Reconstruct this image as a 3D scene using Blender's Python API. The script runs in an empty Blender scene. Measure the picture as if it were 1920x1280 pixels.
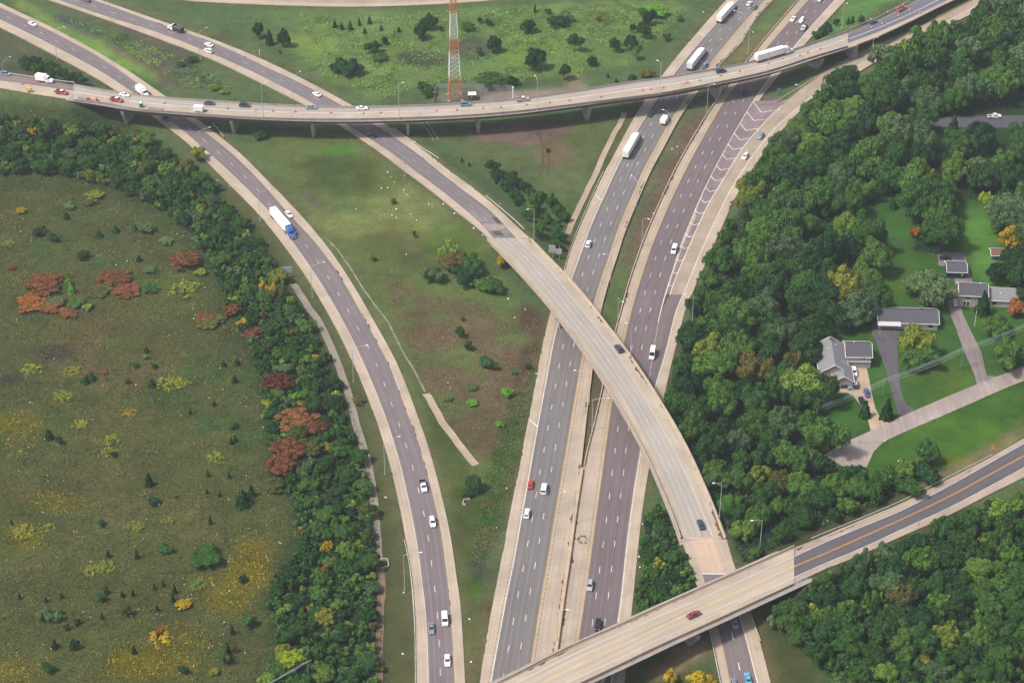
import bpy, math, random
import numpy as np
from mathutils import Vector

SC = bpy.context.scene
COL = SC.collection
R = math.radians

# ------------------------------------------------------------------ camera, sky, sun, exposure
W0, H0 = 1920.0, 1280.0
FPX, PITCH, CAMH = 3826.0, 35.1, 428.0
cam = bpy.data.cameras.new('camera')
cam.sensor_width = 36.0
cam.sensor_fit = 'HORIZONTAL'
cam.lens = FPX / W0 * 36.0
cam.clip_start = 1.0
cam.clip_end = 8000.0
camo = bpy.data.objects.new('camera', cam)
COL.objects.link(camo)
camo.location = (0, 0, CAMH)
camo.rotation_euler = (R(90 - PITCH), 0, 0)
SC.camera = camo

SUN_EL, SUN_AZ = 56.0, -112.0          # elevation; azimuth from +Y towards +X
world = bpy.data.worlds.new('World')
SC.world = world
world.use_nodes = True
wn = world.node_tree
sky = wn.nodes.new('ShaderNodeTexSky')
sky.sky_type = 'NISHITA'
sky.sun_disc = False
sky.sun_elevation = R(SUN_EL)
sky.sun_rotation = R(SUN_AZ)
sky.air_density = 1.0
sky.dust_density = 4.0
sky.ozone_density = 1.0
bg = wn.nodes['Background']
bg.inputs['Strength'].default_value = 0.12
hs = wn.nodes.new('ShaderNodeHueSaturation')      # cloud cover: greyer skylight
hs.inputs['Saturation'].default_value = 0.7
wn.links.new(sky.outputs[0], hs.inputs['Color'])
wn.links.new(hs.outputs[0], bg.inputs['Color'])

sl = bpy.data.lights.new('sun', 'SUN')
sl.energy = 3.1
sl.angle = R(7)
sl.color = (1.0, 0.93, 0.84)
so = bpy.data.objects.new('sun', sl)
COL.objects.link(so)
sd = Vector((math.sin(R(SUN_AZ)) * math.cos(R(SUN_EL)), math.cos(R(SUN_AZ)) * math.cos(R(SUN_EL)), math.sin(R(SUN_EL))))
so.rotation_euler = sd.to_track_quat('Z', 'Y').to_euler()
so.location = (0, 600, 600)

SC.view_settings.view_transform = 'Standard'
SC.view_settings.look = 'None'
SC.view_settings.gamma = 1.0
SC.view_settings.exposure = 0.52
SC.view_settings.use_curve_mapping = False
SC.render.engine = 'CYCLES'
SC.cycles.use_denoising = True
SC.cycles.max_bounces = 6
SC.cycles.diffuse_bounces = 3
SC.cycles.glossy_bounces = 2
SC.cycles.transparent_max_bounces = 6
SC.cycles.volume_bounces = 0
SC.cycles.caustics_reflective = False
SC.cycles.caustics_refractive = False

# ------------------------------------------------------------------ photo pixel <-> place
CT, ST = math.cos(R(PITCH)), math.sin(R(PITCH))

def at(px, py, z=0.0):
    """the point at height z that stands at this pixel of the 1920 x 1280 photo"""
    u, v = (px - 960.0) / FPX, (py - 640.0) / FPX
    t = (CAMH - z) / (ST + v * CT)
    return np.array((u * t, t * (CT - v * ST), z))

def pix(P):
    P = np.asarray(P, float)
    d = P - np.array((0, 0, CAMH))
    zc = d[..., 1] * CT - d[..., 2] * ST
    yc = -d[..., 1] * ST - d[..., 2] * CT
    return np.stack((960 + FPX * d[..., 0] / zc, 640 + FPX * yc / zc), -1)

def srgb(r, g, b, k=1.0):
    f = lambda c: (c / 255 / 12.92 if c <= 10 else ((c / 255 + 0.055) / 1.055) ** 2.4)
    return (f(r) * k, f(g) * k, f(b) * k, 1.0)

KALB = 0.62
def C_(r, g, b, k=1.0):
    return srgb(r, g, b, KALB * k)

# ------------------------------------------------------------------ materials
MATS = {}
class NT:
    def __init__(s, name):
        s.m = bpy.data.materials.new(name)
        s.m.use_nodes = True
        s.t = s.m.node_tree
        s.p = s.t.nodes['Principled BSDF']
        s.out = s.t.nodes['Material Output']
        s.p.inputs['Specular IOR Level'].default_value = 0.3
    def n(s, typ, **kw):
        nd = s.t.nodes.new('ShaderNode' + typ)
        for k, v in kw.items():
            setattr(nd, k, v)
        return nd
    def l(s, a, b):
        s.t.links.new(a, b)
    def math(s, op, a, b=None, clamp=False):
        nd = s.n('Math', operation=op, use_clamp=clamp)
        for i, v in enumerate((a, b)):
            if v is None: continue
            if isinstance(v, (int, float)): nd.inputs[i].default_value = v
            else: s.l(v, nd.inputs[i])
        return nd.outputs[0]
    def mix(s, f, a, b, mode='MIX'):
        nd = s.n('Mix', data_type='RGBA', blend_type=mode)
        for sock, v in ((nd.inputs[0], f), (nd.inputs[6], a), (nd.inputs[7], b)):
            if isinstance(v, (int, float)): sock.default_value = v
            elif isinstance(v, tuple): sock.default_value = v
            else: s.l(v, sock)
        return nd.outputs[2]
    def noise(s, vec, scale, detail=3.0, rough=0.55, dist=0.0):
        nd = s.n('TexNoise')
        nd.inputs['Scale'].default_value = scale
        nd.inputs['Detail'].default_value = detail
        nd.inputs['Roughness'].default_value = rough
        nd.inputs['Distortion'].default_value = dist
        if vec is not None: s.l(vec, nd.inputs['Vector'])
        return nd.outputs[0]
    def ramp(s, f, lo, hi, a=0.0, b=1.0):
        nd = s.n('MapRange')
        nd.inputs[1].default_value = lo; nd.inputs[2].default_value = hi
        nd.inputs[3].default_value = a; nd.inputs[4].default_value = b
        s.l(f, nd.inputs[0])
        return nd.outputs[0]
    def scale(s, col, f):
        """colour times a scalar"""
        nd = s.n('VectorMath', operation='SCALE')
        if isinstance(col, tuple): nd.inputs[0].default_value = col[:3]
        else: s.l(col, nd.inputs[0])
        if isinstance(f, (int, float)): nd.inputs[3].default_value = f
        else: s.l(f, nd.inputs[3])
        return nd.outputs[0]
    def pos(s):
        return s.n('NewGeometry').outputs['Position']
    def mapping(s, vec, sc):
        nd = s.n('Mapping')
        nd.inputs['Scale'].default_value = sc
        s.l(vec, nd.inputs['Vector'])
        return nd.outputs[0]
    def bump(s, h, strength, dist):
        nd = s.n('Bump')
        nd.inputs['Strength'].default_value = strength
        nd.inputs['Distance'].default_value = dist
        s.l(h, nd.inputs['Height'])
        s.l(nd.outputs[0], s.p.inputs['Normal'])

def mat_plain(name, col, rough=0.7, metal=0.0, var=0.18, scale=0.6, coat=0.0):
    if name in MATS: return MATS[name]
    k = NT(name)
    f = k.ramp(k.noise(k.pos(), scale, 3), 0.3, 0.7, 1 - var, 1 + var)
    k.l(k.scale(col, f), k.p.inputs['Base Color'])
    k.p.inputs['Roughness'].default_value = rough
    k.p.inputs['Metallic'].default_value = metal
    if coat: k.p.inputs['Coat Weight'].default_value = coat; k.p.inputs['Coat Roughness'].default_value = 0.12
    MATS[name] = k.m
    return k.m

def mat_asphalt(name, col, track=0.16, crack=0.55, streak=0.10):
    """UV: u counts lanes, v metres along the road"""
    if name in MATS: return MATS[name]
    k = NT(name)
    uv = k.n('UVMap').outputs[0]
    sep = k.n('SeparateXYZ'); k.l(uv, sep.inputs[0])
    u, v = sep.outputs[0], sep.outputs[1]
    w = k.math('COSINE', k.math('MULTIPLY', u, 4 * math.pi))
    w = k.math('MULTIPLY_ADD', w, -0.5); k.t.nodes[-1].inputs[2].default_value = 0.5
    slow = k.noise(k.mapping(uv, (0.7, 0.012, 1)), 1.0, 2)
    w = k.math('MULTIPLY', w, k.ramp(slow, 0.3, 0.7, 0.35, 1.2))
    st = k.noise(k.mapping(uv, (5.0, 0.03, 1)), 1.0, 4)
    fine = k.noise(k.pos(), 1.6, 4, 0.7)
    big = k.noise(k.pos(), 0.05, 3)
    f = k.math('SUBTRACT', 1.0, k.math('MULTIPLY', w, track))
    f = k.math('MULTIPLY', f, k.ramp(st, 0.3, 0.7, 1 - streak, 1 + streak))
    f = k.math('MULTIPLY', f, k.ramp(fine, 0.25, 0.75, 0.93, 1.07))
    f = k.math('MULTIPLY', f, k.ramp(big, 0.3, 0.7, 0.93, 1.07))
    # dark paving seam at each lane line
    d = k.math('ABSOLUTE', k.math('SUBTRACT', k.math('FRACT', k.math('ADD', u, 0.5)), 0.5))
    seam = k.math('LESS_THAN', d, 0.022)
    brk = k.math('GREATER_THAN', k.noise(k.mapping(uv, (0.6, 0.06, 1)), 1.0, 2), 0.44)
    seam = k.math('MULTIPLY', k.math('MULTIPLY', seam, brk), crack)
    f = k.math('MULTIPLY', f, k.math('SUBTRACT', 1.0, seam))
    k.l(k.scale(col, f), k.p.inputs['Base Color'])
    k.p.inputs['Roughness'].default_value = 0.85
    MATS[name] = k.m
    return k.m

def mat_concrete(name, col, joint=4.6, streak=0.12, stain=0.26, rust=(0.30, 0.20, 0.13, 1), ujoint=0.0):
    """UV: u and v in metres"""
    if name in MATS: return MATS[name]
    k = NT(name)
    uv = k.n('UVMap').outputs[0]
    sep = k.n('SeparateXYZ'); k.l(uv, sep.inputs[0])
    u, v = sep.outputs[0], sep.outputs[1]
    st = k.noise(k.mapping(uv, (1.3, 0.035, 1)), 1.0, 4)
    fine = k.noise(k.pos(), 1.1, 5, 0.7)
    big = k.noise(k.pos(), 0.09, 3)
    f = k.ramp(st, 0.28, 0.72, 1 - streak, 1 + streak)
    f = k.math('MULTIPLY', f, k.ramp(fine, 0.25, 0.75, 0.93, 1.06))
    f = k.math('MULTIPLY', f, k.ramp(big, 0.3, 0.7, 1 - stain * 0.6, 1 + stain * 0.5))
    d = k.math('ABSOLUTE', k.math('SUBTRACT', k.math('FRACT', k.math('DIVIDE', v, joint)), 0.5))
    j = k.math('MULTIPLY', k.math('GREATER_THAN', d, 0.488), k.ramp(k.noise(k.pos(), 0.15, 2), 0.45, 0.6, 0.0, 0.28))
    f = k.math('MULTIPLY', f, k.math('SUBTRACT', 1.0, j))
    if ujoint:
        d2 = k.math('ABSOLUTE', k.math('SUBTRACT', k.math('FRACT', k.math('DIVIDE', u, ujoint)), 0.5))
        f = k.math('MULTIPLY', f, k.math('SUBTRACT', 1.0, k.math('MULTIPLY', k.math('GREATER_THAN', d2, 0.475), 0.35)))
    c = k.scale(col, f)
    r = k.ramp(k.noise(k.mapping(uv, (0.5, 0.08, 1)), 1.0, 4, 0.65), 0.52, 0.76, 0.0, 0.36)
    k.l(k.mix(r, c, rust), k.p.inputs['Base Color'])
    k.p.inputs['Roughness'].default_value = 0.88
    MATS[name] = k.m
    return k.m

M_ASPH_RAMP = mat_asphalt('ramp_asphalt', C_(139, 128, 131), 0.19)
M_ASPH_SB = mat_asphalt('grey_asphalt', C_(138, 132, 132), 0.22)
M_ASPH_NB = mat_asphalt('mauve_asphalt', C_(130, 117, 120), 0.16)
M_ASPH_DARK = mat_asphalt('dark_asphalt', C_(108, 103, 108), 0.1, 0.0)
M_ASPH_MID = mat_asphalt('worn_asphalt', C_(142, 133, 137), 0.26)
M_SHOULDER = mat_concrete('shoulder_concrete', C_(200, 183, 164))
M_SHOULDER_B = mat_concrete('median_concrete', C_(196, 180, 162), 4.6, 0.1, 0.22, (0.25, 0.17, 0.12, 1), 1.9)
M_RAMP_CONC = mat_concrete('ramp_concrete', C_(184, 167, 148), 4.6, 0.13)
M_DECK = mat_concrete('deck_concrete', C_(196, 182, 165), 9.0, 0.12, 0.24)
M_DECK_LANE = mat_asphalt('deck_lane_concrete', C_(192, 184, 175), 0.2, 0.0, 0.06)
M_DIRT = mat_plain('gutter_dirt', C_(112, 92, 78), 0.95, 0, 0.3, 0.8)
M_RUMBLE = mat_plain('dark_rumble_strip', C_(140, 122, 112), 0.95, 0, 0.2, 0.3)
M_SOOT = mat_plain('burnt_stain', C_(96, 88, 84), 0.95, 0, 0.4, 0.8)
M_PARAPET = mat_plain('parapet_concrete', C_(206, 186, 164), 0.9, 0, 0.12, 0.4)
M_PARAPET_GREY = mat_plain('grey_parapet_concrete', C_(176, 166, 162), 0.9, 0, 0.12, 0.4)
M_PIER = mat_plain('pier_concrete', C_(184, 180, 174), 0.9, 0, 0.14, 0.5)
M_STEEL = mat_plain('weathered_red_girder_steel', C_(132, 92, 90), 0.75, 0, 0.2, 0.5)
M_GALV = mat_plain('galvanised_steel', C_(196, 196, 190), 0.5, 0.3, 0.1, 0.7)
M_WHITE = mat_plain('white_road_paint', C_(238, 234, 230, 1.15), 0.7, 0, 0.18, 0.35)
M_YELLOW = mat_plain('yellow_road_paint', C_(214, 176, 96), 0.7, 0, 0.2, 0.3)
M_YELLOW_WORN = mat_plain('worn_yellow_road_paint', C_(214, 190, 150), 0.8, 0, 0.15, 0.15)
M_WHITE_WORN = mat_plain('worn_white_road_paint', C_(226, 216, 206), 0.8, 0, 0.15, 0.15)

# ------------------------------------------------------------------ mesh helpers
def link(name, me, parent=None, mats=()):
    o = bpy.data.objects.new(name, me)
    COL.objects.link(o)
    for m in mats: me.materials.append(m)
    if parent is not None: o.parent = parent
    return o

def tag(o, label=None, cat=None, group=None, kind=None):
    if label: o['label'] = label
    if cat: o['category'] = cat
    if group: o['group'] = group
    if kind: o['kind'] = kind
    return o

def empty(name, loc=(0, 0, 0), rz=0.0):
    o = bpy.data.objects.new(name, None)
    COL.objects.link(o)
    o.empty_display_size = 0.5
    o.location = tuple(float(c) for c in loc)
    o.rotation_euler = (0, 0, rz)
    return o

class MB:
    """collects shapes into one mesh"""
    def __init__(s):
        s.v, s.f, s.mi, s.uv = [], [], [], {}
    def add(s, vs, fs, mi=0):
        b = len(s.v)
        s.v += [tuple(map(float, p)) for p in vs]
        for f in fs:
            s.f.append([b + i for i in f]); s.mi.append(mi)
    def box(s, c, size, rz=0.0, mi=0):
        cx, cy, cz = c; a, b, h = size[0] / 2, size[1] / 2, size[2] / 2
        co, si = math.cos(rz), math.sin(rz)
        vs = []
        for dz in (-h, h):
            for dx, dy in ((-a, -b), (a, -b), (a, b), (-a, b)):
                vs.append((cx + dx * co - dy * si, cy + dx * si + dy * co, cz + dz))
        s.add(vs, [(3, 2, 1, 0), (4, 5, 6, 7), (0, 1, 5, 4), (1, 2, 6, 5), (2, 3, 7, 6), (3, 0, 4, 7)], mi)
    def hexa(s, bot, top, mi=0):
        s.add(list(bot) + list(top), [(3, 2, 1, 0), (4, 5, 6, 7), (0, 1, 5, 4), (1, 2, 6, 5), (2, 3, 7, 6), (3, 0, 4, 7)], mi)
    def tube(s, p0, p1, r0, r1=None, n=8, mi=0, caps=True):
        r1 = r0 if r1 is None else r1
        p0, p1 = Vector(p0), Vector(p1)
        d = (p1 - p0).normalized()
        a = d.orthogonal().normalized(); b = d.cross(a)
        vs = []
        for p, r in ((p0, r0), (p1, r1)):
            for i in range(n):
                t = 2 * math.pi * i / n
                vs.append(p + a * (r * math.cos(t)) + b * (r * math.sin(t)))
        fs = [(i, (i + 1) % n, n + (i + 1) % n, n + i) for i in range(n)]
        if caps: fs += [tuple(range(n - 1, -1, -1)), tuple(range(n, 2 * n))]
        s.add(vs, fs, mi)
    def sweep(s, P, prof, mi=0, closed=True, caps=True):
        """profile of (lateral, up) along polyline P; lateral is to the right of travel"""
        P = np.asarray(P, float)
        lat = laterals(P)
        vs, n = [], len(prof)
        for p, l in zip(P, lat):
            for a, u in prof:
                vs.append((p[0] + l[0] * a, p[1] + l[1] * a, p[2] + u))
        fs = []
        for i in range(len(P) - 1):
            for j in range(n if closed else n - 1):
                k = (j + 1) % n
                fs.append((i * n + j, i * n + k, (i + 1) * n + k, (i + 1) * n + j))
        if closed and caps:
            fs.append(tuple(range(n - 1, -1, -1))); fs.append(tuple((len(P) - 1) * n + j for j in range(n)))
        s.add(vs, fs, mi)
    def build(s, name, mats, parent=None, smooth=False):
        me = bpy.data.meshes.new(name)
        me.from_pydata(s.v, [], s.f)
        if not isinstance(mats, (list, tuple)): mats = [mats]
        o = link(name, me, parent, mats)
        if len(mats) > 1: me.polygons.foreach_set('material_index', s.mi)
        if smooth: me.polygons.foreach_set('use_smooth', [True] * len(me.polygons))
        me.validate(); me.update()
        return o

def laterals(P):
    P = np.asarray(P, float)
    t = np.gradient(P[:, :2], axis=0)
    t /= np.maximum(np.linalg.norm(t, axis=1, keepdims=True), 1e-9)
    return np.stack((t[:, 1], -t[:, 0]), 1)

def arclen(P):
    d = np.linalg.norm(np.diff(np.asarray(P)[:, :3], axis=0), axis=1)
    return np.concatenate(([0], np.cumsum(d)))

def smooth_line(P, win):
    if win < 2: return P
    k = int(win) | 1
    h = k // 2
    a = P[0] + (P[0] - P[1]) * np.arange(h, 0, -1)[:, None]
    b = P[-1] + (P[-1] - P[-2]) * np.arange(1, h + 1)[:, None]
    Q = np.concatenate((a, P, b))
    w = np.hanning(k + 2)[1:-1]; w /= w.sum()
    return np.stack([np.convolve(Q[:, i], w, 'valid') for i in range(P.shape[1])], 1)

def pchip_like(t, y, tt):
    """C1 cubic through the samples (Catmull-Rom tangents on uneven knots)"""
    t, y = np.asarray(t, float), np.asarray(y, float)
    m = np.gradient(y, t)
    i = np.clip(np.searchsorted(t, tt) - 1, 0, len(t) - 2)
    h = t[i + 1] - t[i]; s = (tt - t[i]) / h
    return ((2 * s**3 - 3 * s**2 + 1) * y[i] + (s**3 - 2 * s**2 + s) * h * m[i]
            + (-2 * s**3 + 3 * s**2) * y[i + 1] + (s**3 - s**2) * h * m[i + 1])

class Road:
    """lines[name] = (M,3) arrays, all matched; built from stations of photo pixels"""
    def __init__(s, names, stations, ref, step=2.0, smooth=9, zoff=None):
        # station = (z, [(px,py) per name])
        zoff = zoff or {}
        raw = {n: np.array([at(st[1][i][0], st[1][i][1], st[0] + zoff.get(n, 0.0)) for st in stations]) for i, n in enumerate(names)}
        for n in zoff: raw[n][:, 2] -= zoff[n]
        t = arclen(raw[ref])
        tt = np.arange(0, t[-1] + step * 0.5, step)
        tt = np.linspace(0, t[-1], max(4, len(tt)))
        s.L = {}
        for n in names:
            P = np.stack([pchip_like(t, raw[n][:, k], tt) for k in range(3)], 1)
            s.L[n] = smooth_line(P, smooth)
        s.names, s.ref, s.s, s.tk = names, ref, arclen(s.L[ref]), t
    def cut(s, s0, s1):
        return slice(int(np.searchsorted(s.s, s0)), int(np.searchsorted(s.s, s1)) + 1)
    def centre(s):
        a, b = s.L[s.names[0]], s.L[s.names[-1]]
        return (a + b) / 2, np.linalg.norm((a - b)[:, :2], axis=1) / 2

def rows(z_y_xs):
    return [(z, [(x, y) for x in xs]) for z, y, xs in z_y_xs]
def cols(z_x_ys):
    return [(z, [(x, y) for y in ys]) for z, x, ys in z_x_ys]

def strips(name, parts, parent=None, skirt=0.6, lift=0.0):
    """parts: (PA, PB, material, (uA,uB)|None, s) -> ONE mesh; uA None = metres across"""
    V, F, UV, MI, mats = [], [], [], [], []
    for PA, PB, m, uu, s0 in parts:
        if m not in mats: mats.append(m)
        mi = mats.index(m)
        sA = arclen(PA) + s0
        wid = np.linalg.norm((PA - PB)[:, :2], axis=1)
        b = len(V)
        for i in range(len(PA)):
            V.append((PA[i][0], PA[i][1], PA[i][2] + lift)); V.append((PB[i][0], PB[i][1], PB[i][2] + lift))
        for i in range(len(PA) - 1):
            F.append((b + 2 * i, b + 2 * i + 1, b + 2 * i + 3, b + 2 * i + 2)); MI.append(mi)
            for k, jj in ((i, 0), (i, 1), (i + 1, 1), (i + 1, 0)):
                uval = (uu[jj] if uu else (0.0 if jj == 0 else wid[k]))
                UV.append((uval, sA[k]))
    for P, m, sgn in ((parts[0][0], parts[0][2], 1), (parts[-1][1], parts[-1][2], -1)):
        if not skirt: continue
        b = len(V); mi = mats.index(m); sA = arclen(P)
        for p in P:
            V.append((p[0], p[1], p[2] + lift)); V.append((p[0], p[1], p[2] + lift - skirt))
        for i in range(len(P) - 1):
            f = (b + 2 * i, b + 2 * i + 2, b + 2 * i + 3, b + 2 * i + 1)
            F.append(f if sgn > 0 else f[::-1]); MI.append(mi)
            UV += [(0, sA[i]), (0, sA[i + 1]), (0.5, sA[i + 1]), (0.5, sA[i])]
    me = bpy.data.meshes.new(name)
    me.from_pydata([tuple(map(float, v)) for v in V], [], F)
    uvl = me.uv_layers.new(name='UVMap')
    uvl.data.foreach_set('uv', np.array(UV, dtype=np.float32).ravel())
    o = link(name, me, parent, mats)
    me.polygons.foreach_set('material_index', MI)
    me.update()
    return o

class Marks:
    def __init__(s): s.mb = MB()
    def solid(s, P, w, off=0.0, mi=0, up=0.006):
        P = np.asarray(P); l = laterals(P)
        A = P.copy(); B = P.copy()
        A[:, :2] += l * (off - w / 2); B[:, :2] += l * (off + w / 2)
        vs, fs = [], []
        for i in range(len(P)):
            vs += [(A[i][0], A[i][1], A[i][2] + up), (B[i][0], B[i][1], B[i][2] + up)]
        for i in range(len(P) - 1): fs.append((2 * i, 2 * i + 1, 2 * i + 3, 2 * i + 2))
        s.mb.add(vs, fs, mi)
    def dashes(s, P, w, off=0.0, on=3.05, period=12.19, phase=0.0, mi=0, up=0.006):
        P = np.asarray(P); a = arclen(P)
        x = phase
        while x + on < a[-1]:
            q = np.stack([np.interp((x, x + on / 2, x + on), a, P[:, k]) for k in range(3)], 1)
            s.solid(q, w, off, mi, up)
            x += period

# ------------------------------------------------------------------ roads traced from the photo
def seg(L, a, b): return L[a:b]

# left ramp, two lanes, traffic comes towards the camera
r1 = Road(['oL', 'aL', 'ln', 'aR', 'oR'],
    cols([(0, -60, (24, 10, -3, -16, -26))]) [:1] +
    [(0, [(-60, 24), (-60, 8), (-60, -4), (-60, -16), (-60, -25)])][:0] +
    cols([(0, 0, (51, 37, 25.5, 14, 5.6)), (0, 100, (102.5, 86, 73.5, 61, 53)), (0, 200, (158, 141, 128.5, 116, 107.5)),
          (0, 285, (217, 200, 188, 177, 163))]) +
    rows([(0, 290, (375, 395, 415, 437.5, 453)), (0, 340, (425, 449, 468, 488, 503)), (0, 400, (484, 507.5, 522, 541, 561)),
          (0, 460, (532.5, 553.5, 574, 596, 612)), (0, 540, (587.5, 608, 629, 651, 666)), (0, 600, (622, 642.5, 663.5, 684.5, 700.5)),
          (0, 680, (662, 682, 705.5, 727, 744)), (0, 760, (695.5, 715.5, 736, 758, 776)), (0, 840, (722.5, 742.5, 764, 787, 804)),
          (0, 920, (743, 763, 786, 809.5, 826)), (0, 1000, (759, 779.5, 802.5, 827, 844)), (0, 1080, (769.5, 791, 813, 838, 856)),
          (0, 1120, (773, 796, 818, 842, 862)), (0, 1200, (778, 802, 824, 848.5, 868)), (0, 1280, (779.5, 804.5, 827, 852, 872)),
          (0, 1330, (780, 806, 829, 854, 874))]), 'ln')
# middle ramp, north part at grade then rising
r2n = Road(['oL', 'aL', 'ln', 'aR', 'oR'],
    cols([(0, 60, (-11, -17, -27, -38, -43)), (0, 200, (37, 31, 20, 9, 4)), (0, 300, (73, 62.5, 54, 45.5, 39)), (0, 400, (112.5, 102, 91, 80, 74)),
          (0, 500, (160.6, 147.5, 137, 126.5, 115)), (0, 560, (190.6, 179, 166.5, 154, 144))]) +
    rows([(0.4, 240, (646, 660, 686, 712, 733)), (1.2, 280, (706, 724, 750, 772, 792)), (2.8, 320, (759, 777.5, 801, 822, 842.5)),
          (4.0, 350, (800, 818, 840, 860, 884)), (5.6, 400, (862, 880, 900, 925, 944)), (6.3, 432, (902, 914, 931, 955, 977)),
          (6.5, 446, (915, 925, 943, 968, 993))]), 'ln')
# flyover deck over the main highway (L and R traced along the parapet tops)
rb = Road(['L', 'ln', 'eR', 'R'],
    rows([(6.5, 446, (913, 943, 968, 996)), (6.7, 480, (948, 983, 1004, 1029)), (7.0, 520, (984, 1018, 1042, 1068)), (7.3, 560, (1020, 1052, 1075, 1103)),
          (7.5, 600, (1053, 1084, 1107, 1134)), (7.6, 640, (1083.5, 1116, 1139, 1165)), (7.6, 680, (1111, 1144, 1167, 1194)),
          (7.6, 720, (1137, 1171, 1192.5, 1220.5)), (7.5, 760, (1162, 1197, 1217, 1245.5)), (7.3, 800, (1185, 1219.5, 1241, 1269.5)),
          (7.1, 840, (1206, 1240.5, 1262.5, 1291)), (6.9, 880, (1225.6, 1260, 1282.5, 1310)), (6.8, 900, (1234, 1269, 1291, 1318.5)),
          (6.6, 940, (1251, 1287, 1309, 1336)), (6.3, 980, (1267.5, 1303, 1326, 1351)), (6.0, 1006, (1276, 1313, 1336, 1361))]),
    'ln', zoff={'L': 0.95, 'R': 0.95})
r2s = Road(['oL', 'aL', 'ln', 'aR', 'oR'],
    rows([(6.0, 1006, (1276, 1290, 1314, 1336, 1361)), (5.2, 1040, (1288, 1304, 1327, 1349, 1371)), (4.6, 1060, (1295, 1312, 1334, 1356, 1377)),
          (3.5, 1100, (1307.5, 1324, 1348, 1369, 1391)), (2.4, 1140, (1318, 1336, 1359, 1380, 1403)), (1.6, 1180, (1329, 1348, 1371, 1393, 1418)),
          (1.0, 1220, (1339, 1357.5, 1380, 1404, 1430)), (0.7, 1260, (1347, 1365.5, 1388, 1413.5, 1440)), (0.5, 1280, (1351, 1369.5, 1393, 1419, 1445)),
          (0.4, 1330, (1362, 1381, 1405, 1432, 1459))]), 'ln')
# main highway, carriageway coming towards the camera: three lanes
sb = Road(['oL', 'wl', 'l1', 'l2', 'yl', 'oR'],
    rows([(0, -60, (1422, 1446, 1463, 1481, 1498, 1508)), (0, 0, (1362, 1383, 1401, 1419, 1435, 1450)), (0, 40, (1326, 1346, 1365, 1382.5, 1398, 1414)),
          (0, 80, (1291, 1310, 1329.5, 1347, 1364, 1390)), (0, 120, (1258, 1277, 1297, 1314, 1332, 1352)), (0, 190, (1207, 1228, 1248, 1265, 1282, 1296)),
          (0, 240, (1178, 1197, 1216.5, 1233.5, 1250, 1265)), (0, 280, (1157, 1174.5, 1193.5, 1210.5, 1228, 1244)), (0, 320, (1135, 1153.5, 1172, 1189, 1206, 1222)),
          (0, 360, (1116, 1135.5, 1153, 1170.5, 1189, 1204)), (0, 400, (1097.5, 1117, 1135.5, 1153.5, 1171.5, 1187)), (0, 440, (1081.5, 1100.6, 1119.5, 1137.5, 1156, 1171)),
          (0, 480, (1066.5, 1086.5, 1105, 1123.5, 1143, 1158.5)), (0, 520, (1052, 1072, 1091, 1109.5, 1129, 1145)), (0, 600, (1028, 1047.5, 1067, 1086, 1106, 1124)),
          (0, 640, (1018.5, 1037.5, 1058, 1077.5, 1097.5, 1117.5)), (0, 680, (1010.5, 1030, 1050, 1070, 1090, 1112.5)), (0, 720, (1003.5, 1022.5, 1043, 1062.5, 1083, 1108.5)),
          (0, 760, (996, 1015, 1035.6, 1055.6, 1076, 1103)), (0, 800, (988, 1007.5, 1028.5, 1048.5, 1069.5, 1098.5)), (0, 840, (980, 1000.6, 1021.5, 1042, 1063, 1094)),
          (0, 880, (972.5, 993.5, 1014, 1035, 1056, 1089.5)), (0, 960, (956.5, 979, 1000.6, 1021.3, 1042.5, 1077)), (0, 1040, (941.5, 965, 986.3, 1007.5, 1029.5, 1066.5)),
          (0, 1120, (926, 949, 971, 993, 1015.5, 1055)), (0, 1200, (911, 934, 957, 979.5, 1003, 1044.5)), (0, 1280, (899.5, 919.5, 942.5, 966, 990.5, 1034)),
          (0, 1340, (890, 909, 932.5, 956, 981, 1026))]), 'l1')
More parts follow.
